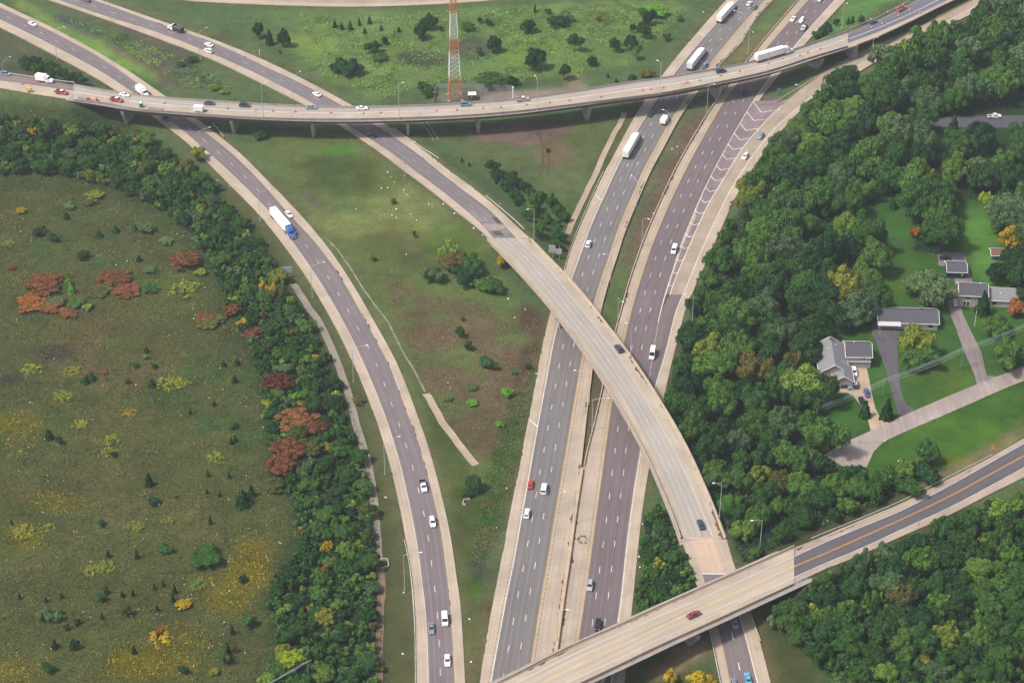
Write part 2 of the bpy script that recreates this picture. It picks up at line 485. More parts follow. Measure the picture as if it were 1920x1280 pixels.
# carriageway going away from the camera
nb = Road(['oL', 'yl', 'l1', 'l2', 'wr', 'oR'],
    rows([(0, -60, (1555, 1571, 1586, 1603, 1622, 1640)), (0, 0, (1497, 1515, 1531, 1548, 1566, 1586)), (0, 60, (1445, 1462, 1477.5, 1494.5, 1512, 1530)),
          (0, 100, (1412, 1428, 1444, 1461, 1479, 1495)), (0, 160, (1363, 1379, 1395, 1413, 1432, 1445)), (0, 200, (1335, 1351.5, 1368.5, 1387, 1406, 1416)),
          (0, 240, (1309.5, 1327.5, 1344.5, 1362, 1382, 1392)), (0, 280, (1286, 1305, 1321.5, 1339, 1359.5, 1369)), (0, 320, (1264, 1284, 1301, 1319, 1338, 1347)),
          (0, 380, (1236, 1255, 1271, 1289, 1309, 1316)), (0, 420, (1218, 1238, 1254, 1272, 1292.5, 1299)), (0, 460, (1202, 1221.5, 1237.5, 1255.5, 1276, 1281)),
          (0, 500, (1188, 1208, 1225, 1243, 1263.5, 1267)), (0, 540, (1175, 1195, 1212.5, 1231, 1250.6, 1253)), (0, 580, (1164, 1184, 1201.5, 1220, 1239, 1241)),
          (0, 620, (1153, 1174, 1192, 1210.6, 1231, 1233)), (0, 680, (1139, 1161, 1179.5, 1198.5, 1221, 1223)), (0, 730, (1128, 1150, 1169.5, 1189, 1213, 1215)),
          (0, 760, (1121, 1145.5, 1165, 1184.5, 1210, 1212)), (0, 800, (1112, 1140, 1159.5, 1179.5, 1205, 1207)), (0, 840, (1101, 1134.5, 1154.5, 1174.5, 1200, 1202)),
          (0, 880, (1093, 1129, 1149, 1170.5, 1193.5, 1196)), (0, 960, (1081, 1118, 1139.5, 1160.5, 1181.5, 1184)), (0, 1040, (1070, 1107, 1128.5, 1150.5, 1171.5, 1174)),
          (0, 1120, (1058, 1095.5, 1118, 1141, 1163, 1165.5)), (0, 1200, (1047, 1083.5, 1107, 1130, 1152.5, 1155)), (0, 1280, (1037, 1072, 1097, 1121, 1144, 1146.5)),
          (0, 1340, (1030, 1064, 1089.5, 1114, 1137, 1139.5))]), 'l1')
# extra lane between the gore and the flyover, and the outer shoulder
nx = Road(['wr', 'w2', 'oR'],
    rows([(0, 552, (1256.5, 1280, 1296)), (0, 580, (1241, 1268, 1285)), (0, 620, (1232.5, 1257.5, 1275)), (0, 660, (1225, 1247.5, 1264.5)), (0, 700, (1219, 1235.5, 1254.5)),
          (0, 730, (1214, 1226.5, 1248)), (0, 760, (1211, 1218, 1241)), (0, 800, (1206, 1209, 1232.5)), (0, 840, (1201, 1202, 1224.5)), (0, 880, (1194.5, 1195, 1216.5)),
          (0, 960, (1182.5, 1183, 1204)), (0, 1040, (1172.5, 1173, 1195)), (0, 1120, (1164, 1164.5, 1187)), (0, 1200, (1153.5, 1154, 1178.5)), (0, 1280, (1145, 1145.5, 1171)),
          (0, 1340, (1138, 1138.5, 1165))]), 'oR', smooth=7)
# concrete exit ramp
r4 = Road(['eL', 'wr', 'oR'],
    [(4.6, [(1850, -12), (1856, -2), (1860, 6)]), (4.2, [(1790, 18), (1797, 29), (1801, 38)]), (3.6, [(1740, 43), (1747, 56), (1751, 65)]), (2.9, [(1692, 65), (1699, 80), (1703, 90)]), (2.4, [(1640, 86), (1646, 104), (1650, 112)]),
     (1.9, [(1590, 110), (1598, 129), (1604, 139)]), (1.5, [(1552, 131), (1560, 150), (1566, 160)]), (1.0, [(1505, 164), (1527, 178), (1535, 184)])] +
    rows([(0.7, 200, (1464, 1499, 1510)), (0.5, 240, (1424, 1453, 1470)), (0.3, 280, (1391, 1420, 1437)), (0.2, 320, (1366, 1392, 1410)), (0.1, 340, (1354, 1379, 1397)),
          (0.05, 380, (1330, 1357, 1374)), (0, 420, (1310.6, 1338, 1356)), (0, 460, (1293, 1319.5, 1338)), (0, 500, (1276, 1302, 1320)), (0, 540, (1260, 1286, 1302.5)), (0, 553, (1256, 1280.5, 1296.5))]), 'wr', smooth=7)
# road over the bottom of the picture (U and D traced along the parapet tops on the bridge)
rc = Road(['U', 'wU', 'y', 'wD', 'D'],
    cols([(8.6, 790, (1342, 1361, 1385, 1408, 1418)), (8.8, 930, (1278, 1297, 1320, 1343, 1353)), (8.9, 1085, (1201, 1220, 1246, 1270, 1280)), (9.0, 1140, (1177.5, 1195.5, 1220.5, 1244, 1254)),
          (9.3, 1240, (1132, 1152, 1173.5, 1196, 1206)), (9.4, 1340, (1087.5, 1109, 1127.5, 1151, 1161)), (9.4, 1420, (1052, 1073, 1092, 1115, 1124)), (9.4, 1489, (1021, 1041, 1061, 1083, 1092))]), 'y', smooth=3, zoff={'U': 0.95, 'D': 0.95})
re = Road(['oU', 'wU', 'y', 'wD', 'oD'],
    cols([(9.4, 1489.5, (1026, 1041, 1061, 1083, 1094)), (9.4, 1540, (1006, 1017.5, 1040, 1060, 1070)), (9.3, 1610, (976, 988, 1009, 1031, 1041)), (9.2, 1690, (943, 955, 973, 994, 1005)),
          (9.0, 1774, (900, 911.5, 933, 955.5, 968)), (8.8, 1861, (855, 862.5, 886, 910, 923)), (8.6, 1920, (821, 829, 854, 877.5, 894)), (8.4, 1990, (779, 787, 812, 836, 853)), (8.3, 2050, (744, 752, 777, 801, 818))]), 'y', smooth=5)
# long bridge across the top
ra_w = Road(['oU', 'ln', 'oD'],
    cols([(6.2, -60, (128, 144, 155)), (7.2, 0, (137, 152, 165)), (8.0, 70, (148, 162, 177)), (8.6, 144, (161, 173, 188))]), 'ln', smooth=3)
ra = Road(['U', 'ln', 'D'],
    cols([(8.7, 138, (157, 172, 186)), (9.0, 200, (168.5, 182, 193)), (9.3, 260, (176.5, 192, 204)), (9.5, 315, (182, 197, 208)), (9.6, 420, (189, 206, 216)), (9.8, 480, (193, 208, 219.5)),
          (9.9, 530, (195.6, 210, 221)), (9.9, 620, (198.5, 212, 222.5)), (9.9, 745, (197.5, 209, 220.5)), (9.9, 860, (192.5, 205, 216)), (9.9, 960, (185, 198, 208.5)),
          (9.9, 1070, (170.5, 184, 195.5)), (9.9, 1180, (153, 169, 181.5)), (9.9, 1235, (145.5, 161, 174.5)), (9.8, 1340, (128, 144, 154.5)), (9.5, 1440, (107, 121, 132.5)),
          (9.2, 1515, (82.5, 98, 108.5)), (8.9, 1590, (57.5, 72, 86))]), 'ln', smooth=7, zoff={'U': 0.95, 'D': 0.95})
ra_e = Road(['oU', 'ln', 'wr', 'oD'],
    cols([(8.9, 1588, (61.5, 75, 82, 90.5)), (8.6, 1640, (40, 55, 63, 71)), (8.2, 1705, (7, 27, 35, 41)), (7.8, 1772, (-27, -6, 3, 8)), (7.4, 1850, (-66, -44, -33, -27))]), 'ln', smooth=3)
# far road on the top edge
rf = Road(['oU', 'aU', 'aD', 'oD'],
    cols([(0, 240, (-47, -45, -28, -20)), (0, 350, (-28, -25, -7, 1)), (0, 440, (-22, -19, -1, 6.5)), (0, 560, (-18, -15, 5, 11)), (0, 655, (-16, -13, 7, 12.8)), (0, 760, (-18, -15, 5, 10.5)), (0, 855, (-24, -21, 0, 6)),
          (0, 930, (-32, -29, -6, 0)), (0, 1050, (-48, -45, -20, -14))]), 'aD', smooth=7)

# ------------------------------------------------------------------ terrain
def sstep(a, b, x):
    t = np.clip((x - a) / (b - a), 0, 1)
    return t * t * (3 - 2 * t)

EB = np.concatenate([nx.L['oR'][nx.L['oR'][:, 1] < at(1296, 553)[1]][::-1] if nx.L['oR'][0, 1] > nx.L['oR'][-1, 1] else nx.L['oR'],
                     r4.L['oR'][::-1] if r4.L['oR'][0, 1] > r4.L['oR'][-1, 1] else r4.L['oR']])
EB = EB[np.argsort(EB[:, 1])][::2]

def nearest(P, X, Y):
    """index of and distance to the nearest sample of P (chunked)"""
    X = X.ravel(); Y = Y.ravel()
    idx = np.zeros(len(X), int); dd = np.zeros(len(X))
    for a in range(0, len(X), 8000):
        d2 = (X[a:a + 8000, None] - P[None, :, 0]) ** 2 + (Y[a:a + 8000, None] - P[None, :, 1]) ** 2
        i = d2.argmin(1); idx[a:a + 8000] = i; dd[a:a + 8000] = np.sqrt(d2[np.arange(len(i)), i])
    return idx, dd

def base_height(X, Y):
    i, d = nearest(EB, X, Y)
    t = np.gradient(EB[:, :2], axis=0)
    side = (X.ravel() - EB[i, 0]) * t[i, 1] - (Y.ravel() - EB[i, 1]) * t[i, 0]
    d = np.where(side > 0, d, 0)
    h = 7.0 * sstep(4, 60, d)
    h = np.where(Y.ravel() > 800, h * (1 - sstep(800, 1100, Y.ravel())) , h)
    return h

CARVE = []           # (centre samples, half width, open start?, open end?)
def carve(road, open0=False, open1=False):
    c, h = road.centre()
    CARVE.append((c, h, open0, open1))
carve(ra_w, False, True); carve(ra_e, True, False); carve(re, True, False)
carve(r2n, False, True); carve(r2s, True, False); carve(rf); carve(r1); carve(r4); carve(nx); carve(nb); carve(sb)

def terrain_z(X, Y):
    X = np.asarray(X, float); Y = np.asarray(Y, float); shp = X.shape
    X = X.ravel(); Y = Y.ravel()
    z = base_height(X, Y)
    for c, hw, o0, o1 in CARVE:
        i, d0 = nearest(c, X, Y)
        d = d0 - hw[i]
        for k, op, sg in ((0, o0, -1), (len(c) - 1, o1, 1)):
            if op:
                tn = (c[k] - c[k - sg * 3])[:2]; tn = tn / np.linalg.norm(tn)
                al = (X - c[k, 0]) * tn[0] + (Y - c[k, 1]) * tn[1]
                d = np.where((i == k) & (al > 0), np.maximum(d, al * 1.3), d)
        zr = c[i, 2]
        reach = 2.5 + 2.2 * np.abs(zr - z)
        w = 1 - sstep(0.8, 1.0, (d - 0.8) / (reach - 0.8) * 0.2 + 0.8)
        w = np.where(d < 0.8, 1, np.clip(1 - (d - 0.8) / (reach - 0.8), 0, 1))
        low = np.where(d < -0.5, 0.45, 0.14)
        z = z + w * (zr - low - z)
    return z.reshape(shp)

def axis(lo, hi, step, outl, outr):
    return np.concatenate((outl, np.arange(lo, hi + step / 2, step), outr))
GX = axis(-272, 300, 2.0, [-2400, -1300, -800, -520, -380, -310], [330, 390, 520, 800, 1300, 2400])
GY = axis(408, 940, 2.0, [-600, -100, 150, 280, 350, 385], [965, 1010, 1090, 1250, 1600, 2200, 3000])
GXX, GYY = np.meshgrid(GX, GY)
GZ = terrain_z(GXX, GYY)

def ground_z(x, y):
    ix = int(np.clip(np.searchsorted(GX, x) - 1, 0, len(GX) - 2)); iy = int(np.clip(np.searchsorted(GY, y) - 1, 0, len(GY) - 2))
    a = (x - GX[ix]) / (GX[ix + 1] - GX[ix]); b = (y - GY[iy]) / (GY[iy + 1] - GY[iy])
    return (GZ[iy, ix] * (1 - a) * (1 - b) + GZ[iy, ix + 1] * a * (1 - b) + GZ[iy + 1, ix] * (1 - a) * b + GZ[iy + 1, ix + 1] * a * b)

def on_ground(px, py):
    z = 0.0
    for _ in range(14):
        p = at(px, py, z); z = 0.5 * z + 0.5 * ground_z(p[0], p[1])
    p = at(px, py, z)
    return np.array((p[0], p[1], ground_z(p[0], p[1])))

def in_poly(poly, X, Y):
    ins = np.zeros(np.shape(X), bool)
    n = len(poly)
    for i in range(n):
        x0, y0 = poly[i]; x1, y1 = poly[(i + 1) % n]
        if y0 == y1: continue
        c = ((y0 > Y) != (y1 > Y)) & (X < (x1 - x0) * (Y - y0) / (y1 - y0) + x0)
        ins ^= c
    return ins

# land cover: (colour, wildness, polygon or ellipse, softness passes)
LAWN = [(1608, 395), (1640, 372), (1700, 368), (1722, 400), (1712, 470), (1760, 478), (1790, 400), (1805, 372), (1868, 380), (1882, 450), (1892, 540), (1930, 560),
        (1930, 690), (1720, 775), (1640, 805), (1565, 832), (1545, 760), (1530, 715), (1532, 640), (1640, 600), (1650, 560), (1640, 470)]
LAWN2 = [(1496, 452), (1560, 446), (1572, 470), (1545, 495), (1535, 560), (1535, 628), (1508, 600), (1515, 520), (1500, 505)]
LAWN3 = [(1560, 860), (1930, 705), (1930, 830), (1860, 850), (1780, 890), (1750, 868), (1690, 880), (1645, 908), (1590, 900)]
MEADOW = [(-150, 190), (60, 190), (250, 230), (395, 345), (490, 445), (560, 560), (630, 690), (690, 850), (712, 1000), (720, 1320), (-150, 1320)]
E_WOOD = [(1250, 720), (1275, 640), (1300, 590), (1322, 520), (1350, 450), (1390, 390), (1430, 330), (1470, 275), (1510, 225), (1560, 185), (1620, 145), (1690, 115),
          (1740, 85), (1800, 45), (1860, 10), (1990, -60), (1990, 900), (1930, 830), (1860, 850), (1760, 900), (1700, 938), (1640, 968), (1560, 1002), (1500, 1030), (1440, 1050), (1400, 1060), (1375, 1040), (1350, 970), (1300, 860), (1262, 780)]
SE_WOOD = [(1440, 1140), (1490, 1104), (1560, 1070), (1660, 1022), (1760, 976), (1830, 945), (1862, 950), (1960, 955), (1960, 1330), (1575, 1330), (1550, 1262), (1500, 1215), (1452, 1180)]
MID_WOOD = [(1205, 1000), (1232, 950), (1262, 975), (1280, 1030), (1296, 1085), (1305, 1105), (1240, 1140), (1190, 1165), (1193, 1080)]
W_STRIP = [(-60, 215), (60, 222), (130, 240), (200, 245), (262, 262), (325, 296), (372, 335), (402, 362), (440, 408), (480, 456), (508, 500), (540, 556), (578, 620), (615, 690), (640, 760), (662, 830), (682, 900), (694, 980), (700, 1100), (704, 1330),
           (505, 1330), (525, 1190), (505, 1110), (560, 1030), (555, 950), (515, 890), (500, 800), (495, 720), (480, 660), (440, 600), (412, 535), (392, 475), (345, 425), (285, 385), (205, 352), (130, 332), (60, 325), (-60, 335)]
COVER = [
    ((98, 120, 82), 0.7, 'P', [(-200, -200), (2100, -200), (2100, 1400), (-200, 1400)]),
    ((120, 146, 92), 0.9, 'P', [(560, 20), (800, 20), (1230, 0), (1290, 10), (1180, 120), (1000, 150), (820, 150), (700, 190), (560, 120)]),
    ((104, 128, 84), 0.8, 'P', [(440, 20), (560, 20), (560, 120), (700, 195), (640, 190)]),
    ((138, 162, 94), 0.9, 'N', (700, 110, 60, 30)), ((138, 162, 92), 0.9, 'N', (590, 75, 55, 30)), ((142, 166, 100), 0.8, 'N', (1130, 20, 90, 18)),
    ((134, 162, 92), 0.8, 'N', (1000, 100, 70, 40)), ((148, 142, 110), 0.6, 'E', (1075, 148, 18, 8)), ((86, 92, 74), 0.9, 'E', (790, 110, 50, 14)), ((90, 98, 80), 0.8, 'E', (880, 90, 40, 22)),
    ((100, 104, 88), 0.8, 'P', [(250, 30), (330, 80), (430, 170), (300, 160), (240, 120), (200, 100)]),
    ((132, 166, 92), 0.5, 'P', [(10, 0), (40, 0), (110, 35), (200, 85), (300, 140), (290, 155), (190, 105), (100, 55)]),
    ((84, 106, 92), 0.7, 'P', [(95, 28), (130, 30), (200, 70), (190, 78), (140, 60), (100, 40)]),
    ((112, 102, 90), 0.8, 'P', [(240, 85), (290, 110), (330, 135), (310, 150), (270, 125)]),
    ((96, 106, 80), 0.8, 'P', [(-60, 60), (20, 60), (230, 165), (140, 160), (-60, 130)]),
    ((74, 88, 56), 1.0, 'P', MEADOW),
    ((96, 100, 62), 1.0, 'P', [(-100, 350), (200, 365), (330, 440), (420, 620), (480, 760), (520, 900), (540, 1000), (490, 1120), (500, 1330), (-100, 1330)]),
    ((108, 100, 68), 0.9, 'N', (200, 620, 140, 50)), ((112, 102, 72), 0.8, 'N', (220, 690, 120, 45)), ((106, 102, 66), 0.8, 'N', (260, 830, 130, 60)), ((106, 102, 66), 0.8, 'N', (110, 900, 130, 60)), ((110, 106, 70), 0.8, 'N', (300, 980, 110, 40)),
    ((78, 98, 58), 1.0, 'N', (400, 770, 110, 110)), ((84, 102, 56), 1.0, 'N', (60, 820, 100, 60)), ((88, 106, 66), 1.0, 'N', (180, 450, 150, 60)), ((92, 108, 58), 1.0, 'N', (330, 560, 90, 50)),
    ((78, 66, 66), 0.6, 'E', (102, 661, 36, 17)), ((74, 62, 66), 0.6, 'E', (18, 712, 26, 13)),
    ((124, 112, 46), 1.0, 'E', (470, 1060, 40, 55)), ((120, 110, 44), 1.0, 'E', (30, 795, 45, 18)), ((116, 112, 48), 1.0, 'E', (45, 1005, 35, 28)), ((120, 110, 46), 1.0, 'E', (280, 1245, 90, 28)),
    ((112, 106, 50), 1.0, 'E', (420, 1110, 60, 40)), ((112, 108, 48), 1.0, 'E', (100, 940, 50, 18)), ((110, 106, 52), 1.0, 'E', (340, 1200, 60, 28)), ((108, 104, 52), 1.0, 'E', (30, 1260, 45, 30)),
    ((94, 100, 66), 0.4, 'P', [(392, 350), (480, 440), (570, 575), (640, 720), (700, 900), (712, 1050), (716, 1330), (790, 1330), (765, 1060), (735, 900), (660, 690), (560, 520), (440, 360), (395, 330)]),
    ((108, 124, 78), 0.8, 'P', [(470, 250), (640, 235), (800, 360), (900, 440), (980, 560), (1000, 620), (960, 800), (900, 1000), (880, 1340), (870, 1340), (850, 1000), (760, 690), (620, 450), (500, 310)]),
    ((100, 140, 72), 0.4, 'E', (640, 285, 30, 12)), ((104, 136, 78), 0.4, 'E', (605, 362, 18, 12)),
    ((114, 108, 80), 0.8, 'Q', [(715, 500), (800, 555), (880, 560), (950, 600), (1012, 600), (1000, 690), (965, 830), (905, 870), (860, 820), (800, 735), (765, 660), (740, 590)]),
    ((122, 108, 86), 0.8, 'Q', [(760, 590), (860, 590), (985, 660), (965, 800), (905, 860), (850, 790), (805, 730), (780, 660)]),
    ((100, 112, 72), 0.6, 'E', (790, 470, 50, 40)),
    ((130, 140, 90), 0.7, 'N', (700, 400, 130, 60)), ((92, 108, 64), 0.7, 'N', (640, 330, 90, 40)), ((116, 118, 76), 0.6, 'N', (760, 470, 90, 40)), ((98, 118, 66), 0.6, 'N', (860, 460, 70, 40)),
    ((114, 98, 96), 0.2, 'P', [(562, 354), (575, 352), (592, 372), (612, 410), (602, 405), (580, 378)]),
    ((78, 78, 72), 0.4, 'P', [(664, 490), (680, 500), (695, 530), (684, 525)]),
    ((68, 102, 48), 0.8, 'P', [(940, 800), (985, 690), (1012, 640), (1016, 655), (965, 900), (905, 1080), (880, 1100), (870, 1000), (905, 930)]),
    ((90, 104, 62), 0.4, 'P', [(760, 650), (800, 735), (880, 870), (900, 1000), (885, 1200), (878, 1300), (865, 1100), (830, 880)]),
    ((66, 78, 70), 0.3, 'E', (900, 1060, 12, 30)), ((80, 122, 40), 0.4, 'E', (890, 1110, 10, 18)), ((112, 100, 72), 0.5, 'P', [(905, 1120), (925, 1060), (912, 1180), (890, 1290), (878, 1290)]),
    ((104, 118, 78), 0.5, 'P', [(800, 235), (1150, 215), (1170, 215), (1075, 400), (1060, 380), (960, 330), (900, 310)]),
    ((128, 112, 102), 0.5, 'P', [(880, 262), (885, 240), (1000, 225), (1070, 225), (1060, 260), (980, 275)]), ((126, 114, 90), 0.5, 'E', (1040, 290, 40, 25)),
    ((92, 78, 66), 0.6, 'Q', [(975, 560), (1030, 600), (1020, 640), (990, 700), (960, 760), (975, 660)]),
    ((84, 100, 62), 0.8, 'P', [(1085, 400), (1140, 260), (1170, 220), (1190, 215), (1120, 330), (1060, 500), (1030, 480)]),
    ((172, 156, 146), 0.2, 'P', [(895, 188), (895, 165), (990, 172), (1100, 158), (1100, 165), (985, 188)]), ((140, 140, 122), 0.5, 'E', (850, 180, 40, 12)),
    ((124, 108, 96), 0.5, 'P', [(1290, 215), (1345, 200), (1325, 240), (1250, 380), (1185, 500), (1150, 520), (1215, 370), (1262, 270)]),
    ((134, 130, 92), 0.3, 'P', [(1395, 85), (1480, 0), (1500, 0), (1420, 95), (1340, 140)]), ((108, 140, 92), 0.3, 'P', [(1420, 50), (1460, 0), (1490, 0), (1440, 50), (1412, 75)]),
    ((90, 124, 66), 0.4, 'P', [(1150, 530), (1190, 465), (1195, 470), (1165, 580), (1150, 640), (1135, 610)]),
    ((96, 82, 82), 0.2, 'P', [(1107, 680), (1140, 660), (1128, 720), (1100, 870), (1088, 880), (1095, 800)]),
    ((110, 150, 88), 0.3, 'P', [(1585, 0), (1680, 0), (1600, 45), (1545, 70)]), ((96, 120, 84), 0.6, 'P', [(1390, 150), (1600, 95), (1500, 150), (1440, 200), (1400, 200)]),
    ((118, 100, 98), 0.2, 'P', [(1408, 178), (1430, 170), (1450, 185), (1470, 195), (1450, 205), (1404, 206)]),
    ((54, 78, 50), 0.9, 'P', E_WOOD), ((54, 74, 44), 0.9, 'P', SE_WOOD), ((74, 92, 52), 0.8, 'P', MID_WOOD), ((58, 76, 48), 0.9, 'P', W_STRIP),
    ((76, 84, 52), 0.4, 'P', [(1385, 1150), (1440, 1150), (1500, 1215), (1560, 1290), (1570, 1340), (1465, 1340), (1430, 1220)]), ((112, 96, 78), 0.4, 'P', [(1428, 1205), (1446, 1240), (1456, 1290), (1446, 1280)]),
    ((90, 100, 60), 0.6, 'P', [(1160, 1250), (1230, 1230), (1300, 1240), (1345, 1290), (1345, 1340), (1160, 1340)]),
    ((78, 116, 62), 0.3, 'P', LAWN), ((94, 128, 64), 0.3, 'N', (1660, 520, 60, 60)), ((70, 104, 62), 0.3, 'N', (1640, 440, 50, 50)), ((96, 124, 62), 0.3, 'N', (1760, 720, 80, 40)), ((64, 110, 62), 0.2, 'P', LAWN2), ((82, 118, 58), 0.35, 'P', LAWN3), ((98, 132, 60), 0.3, 'N', (1780, 800, 90, 30)), ((104, 146, 78), 0.12, 'P', [(1800, 385), (1865, 390), (1890, 540), (1830, 530), (1812, 480)]),
    ((88, 132, 56), 0.2, 'P', [(1655, 900), (1690, 860), (1760, 830), (1800, 850), (1730, 870), (1690, 905)]), ((116, 122, 50), 0.8, 'E', (1790, 868, 28, 12)), ((104, 100, 66), 0.8, 'E', (1745, 855, 28, 12)),
    ((92, 136, 84), 0.3, 'P', [(1840, 130), (1862, 130), (1878, 170), (1850, 190), (1830, 175)]), ((82, 122, 66), 0.2, 'P', [(1865, 935), (1930, 890), (1960, 930), (1880, 945)]),
    ((166, 146, 122), 0.3, 'P', [(1222, 1266), (1240, 1232), (1275, 1208), (1332, 1172), (1338, 1212), (1300, 1242), (1262, 1262), (1230, 1278)]),
    ((160, 136, 110), 0.3, 'P', [(1700, 925), (1760, 890), (1850, 845), (1930, 800), (1930, 812), (1850, 858), (1765, 902)]),
]
def vnoise(x, y, s, seed):
    """smooth value noise 0..1"""
    rng = np.random.default_rng(seed); T = rng.random((64, 64))
    x, y = x / s, y / s; i, j = np.floor(x).astype(int), np.floor(y).astype(int); u, v = x - i, y - j
    u, v = u * u * (3 - 2 * u), v * v * (3 - 2 * v); g = lambda a, b: T[a % 64, b % 64]
    return (g(i, j) * (1 - u) + g(i + 1, j) * u) * (1 - v) + (g(i, j + 1) * (1 - u) + g(i + 1, j + 1) * u) * v
def cover_fields():
    P = pix(np.stack((GXX, GYY, GZ), -1)); PX, PY = P[..., 0], P[..., 1]
    PX = np.where(GYY < 100, -5000, PX)
    colr = np.zeros(GXX.shape + (4,))
    rng = np.random.default_rng(5)
    nz = vnoise(GXX, GYY, 13.0, 41) * 0.6 + vnoise(GXX, GYY, 5.0, 42) * 0.4
    jx = PX + rng.normal(0, 3.0, PX.shape); jy = PY + rng.normal(0, 2.0, PX.shape)
    for (r, g, b), wild, typ, sh in COVER:
        if typ in 'PQ': m = in_poly(sh, jx, jy)
        else: m = ((jx - sh[0]) / sh[2]) ** 2 + ((jy - sh[1]) / sh[3]) ** 2 < rng.uniform(0.75, 1.25, PX.shape)
        if typ in 'NQ': m &= nz > (0.46 if typ == 'N' else 0.36)
        c = C_(r, g, b)
        colr[m] = (c[0], c[1], c[2], wild)
    base = C_(84, 100, 66)
    far = (GYY > 940) | (GYY < 408) | (np.abs(GXX - 14) > 286)
    colr[far & (colr[..., 3] == 0)] = (base[0], base[1], base[2], 0.8)
    dirt = C_(126, 112, 88)
    for c, hw, _a, _b in CARVE:
        i, d = nearest(c, GXX, GYY); d = (d - hw[i]).reshape(GXX.shape)
        w = np.where((d > -1.5) & (d < 2.4), 0.42, 0.0)[..., None]
        colr[..., :3] = colr[..., :3] * (1 - w) + np.array(dirt[:3]) * w
    for _ in range(2):
        q = np.pad(colr, ((1, 1), (1, 1), (0, 0)), 'edge')
        colr = (4 * q[1:-1, 1:-1] + q[:-2, 1:-1] + q[2:, 1:-1] + q[1:-1, :-2] + q[1:-1, 2:]) / 8
    return colr

def mat_ground():
    k = NT('ground_cover')
    a = k.n('Attribute', attribute_name='cover', attribute_type='GEOMETRY')
    col, wild = a.outputs['Color'], a.outputs['Alpha']
    P = k.pos()
    big = k.noise(P, 0.035, 4, 0.6); mid = k.noise(P, 0.16, 4, 0.65); fin = k.noise(P, 0.9, 4, 0.7); tiny = k.noise(P, 2.6, 3, 0.7)
    f = k.math('MULTIPLY', k.ramp(big, 0.3, 0.7, 0.8, 1.2), k.ramp(mid, 0.28, 0.72, 0.78, 1.22))
    wf = k.math('ADD', k.math('MULTIPLY', k.math('SUBTRACT', fin, 0.5), 1.5), k.math('MULTIPLY', k.math('SUBTRACT', tiny, 0.5), 0.9))
    wf = k.math('MULTIPLY', wf, k.math('ADD', k.math('MULTIPLY', wild, 1.15), 0.14))
    f = k.math('MULTIPLY', f, k.math('ADD', wf, 1.0))
    f = k.math('MAXIMUM', f, 0.25)
    c = k.scale(col, f)
    dry = k.math('MULTIPLY', k.ramp(k.noise(P, 0.075, 5, 0.7), 0.52, 0.75, 0.0, 0.5), wild)
    c = k.mix(dry, c, C_(122, 112, 78))
    yel = k.math('MULTIPLY', k.ramp(k.noise(P, 0.4, 4, 0.75, 1.0), 0.6, 0.8, 0.0, 0.35), wild)
    c = k.mix(yel, c, C_(140, 136, 70))
    hsn = k.n('HueSaturation'); hsn.inputs['Saturation'].default_value = 1.12; hsn.inputs['Value'].default_value = 0.78
    k.l(c, hsn.inputs['Color'])
    k.l(hsn.outputs[0], k.p.inputs['Base Color'])
    k.p.inputs['Roughness'].default_value = 1.0
    k.p.inputs['Specular IOR Level'].default_value = 0.05
    k.bump(k.math('MULTIPLY', fin, k.math('ADD', wild, 0.05)), 0.5, 1.2)
    return k.m

def build_ground():
    ny, nx_ = GXX.shape
    V = np.stack((GXX, GYY, GZ), -1).reshape(-1, 3)
    i = np.arange(ny - 1)[:, None] * nx_ + np.arange(nx_ - 1)[None, :]
    F = np.stack((i, i + 1, i + 1 + nx_, i + nx_), -1).reshape(-1, 4)
    me = bpy.data.meshes.new('ground')
    me.vertices.add(len(V)); me.vertices.foreach_set('co', V.ravel())
    me.loops.add(F.size); me.loops.foreach_set('vertex_index', F.ravel())
    me.polygons.add(len(F)); me.polygons.foreach_set('loop_start', np.arange(0, F.size, 4))
    me.update(calc_edges=True)
    at_ = me.color_attributes.new('cover', 'FLOAT_COLOR', 'POINT')
    at_.data.foreach_set('color', cover_fields().astype(np.float32).ravel())
    me.polygons.foreach_set('use_smooth', [True] * len(F))
    o = link('ground', me, None, [mat_ground()])
    tag(o, kind='structure')
build_ground()

# ------------------------------------------------------------------ road surfaces and paint
def seglen(P): return arclen(P)[-1]
def structure(o): return tag(o, kind='structure')

L = r1.L
o = structure(strips('ramp_road', [(L['oL'], L['aL'], M_SHOULDER, None, 0), (L['aL'], L['ln'], M_ASPH_RAMP, (0, 1), 0), (L['ln'], L['aR'], M_ASPH_RAMP, (1, 2), 0), (L['aR'], L['oR'], M_SHOULDER, None, 0)]))
m = Marks(); m.dashes(L['ln'], 0.16, 0.12, phase=6.0); m.solid(L['aR'], 0.2, -0.35, 1); m.solid(L['aL'], 0.18, 0.2, 2)
m.mb.build('lane_markings', [M_WHITE, M_YELLOW_WORN, M_WHITE_WORN], o)

L = r2n.L
o = structure(strips('ramp_road', [(L['oL'], L['aL'], M_SHOULDER, None, 0), (L['aL'], L['ln'], M_ASPH_MID, (0, 1), 0), (L['ln'], L['aR'], M_ASPH_MID, (1, 2), 0), (L['aR'], L['oR'], M_SHOULDER, None, 0)]))
m = Marks(); m.solid(L['aR'], 0.18, -0.3, 0); m.dashes(L['ln'], 0.2, 0.15, phase=3, mi=0)
m.mb.build('lane_markings', [M_WHITE_WORN], o)

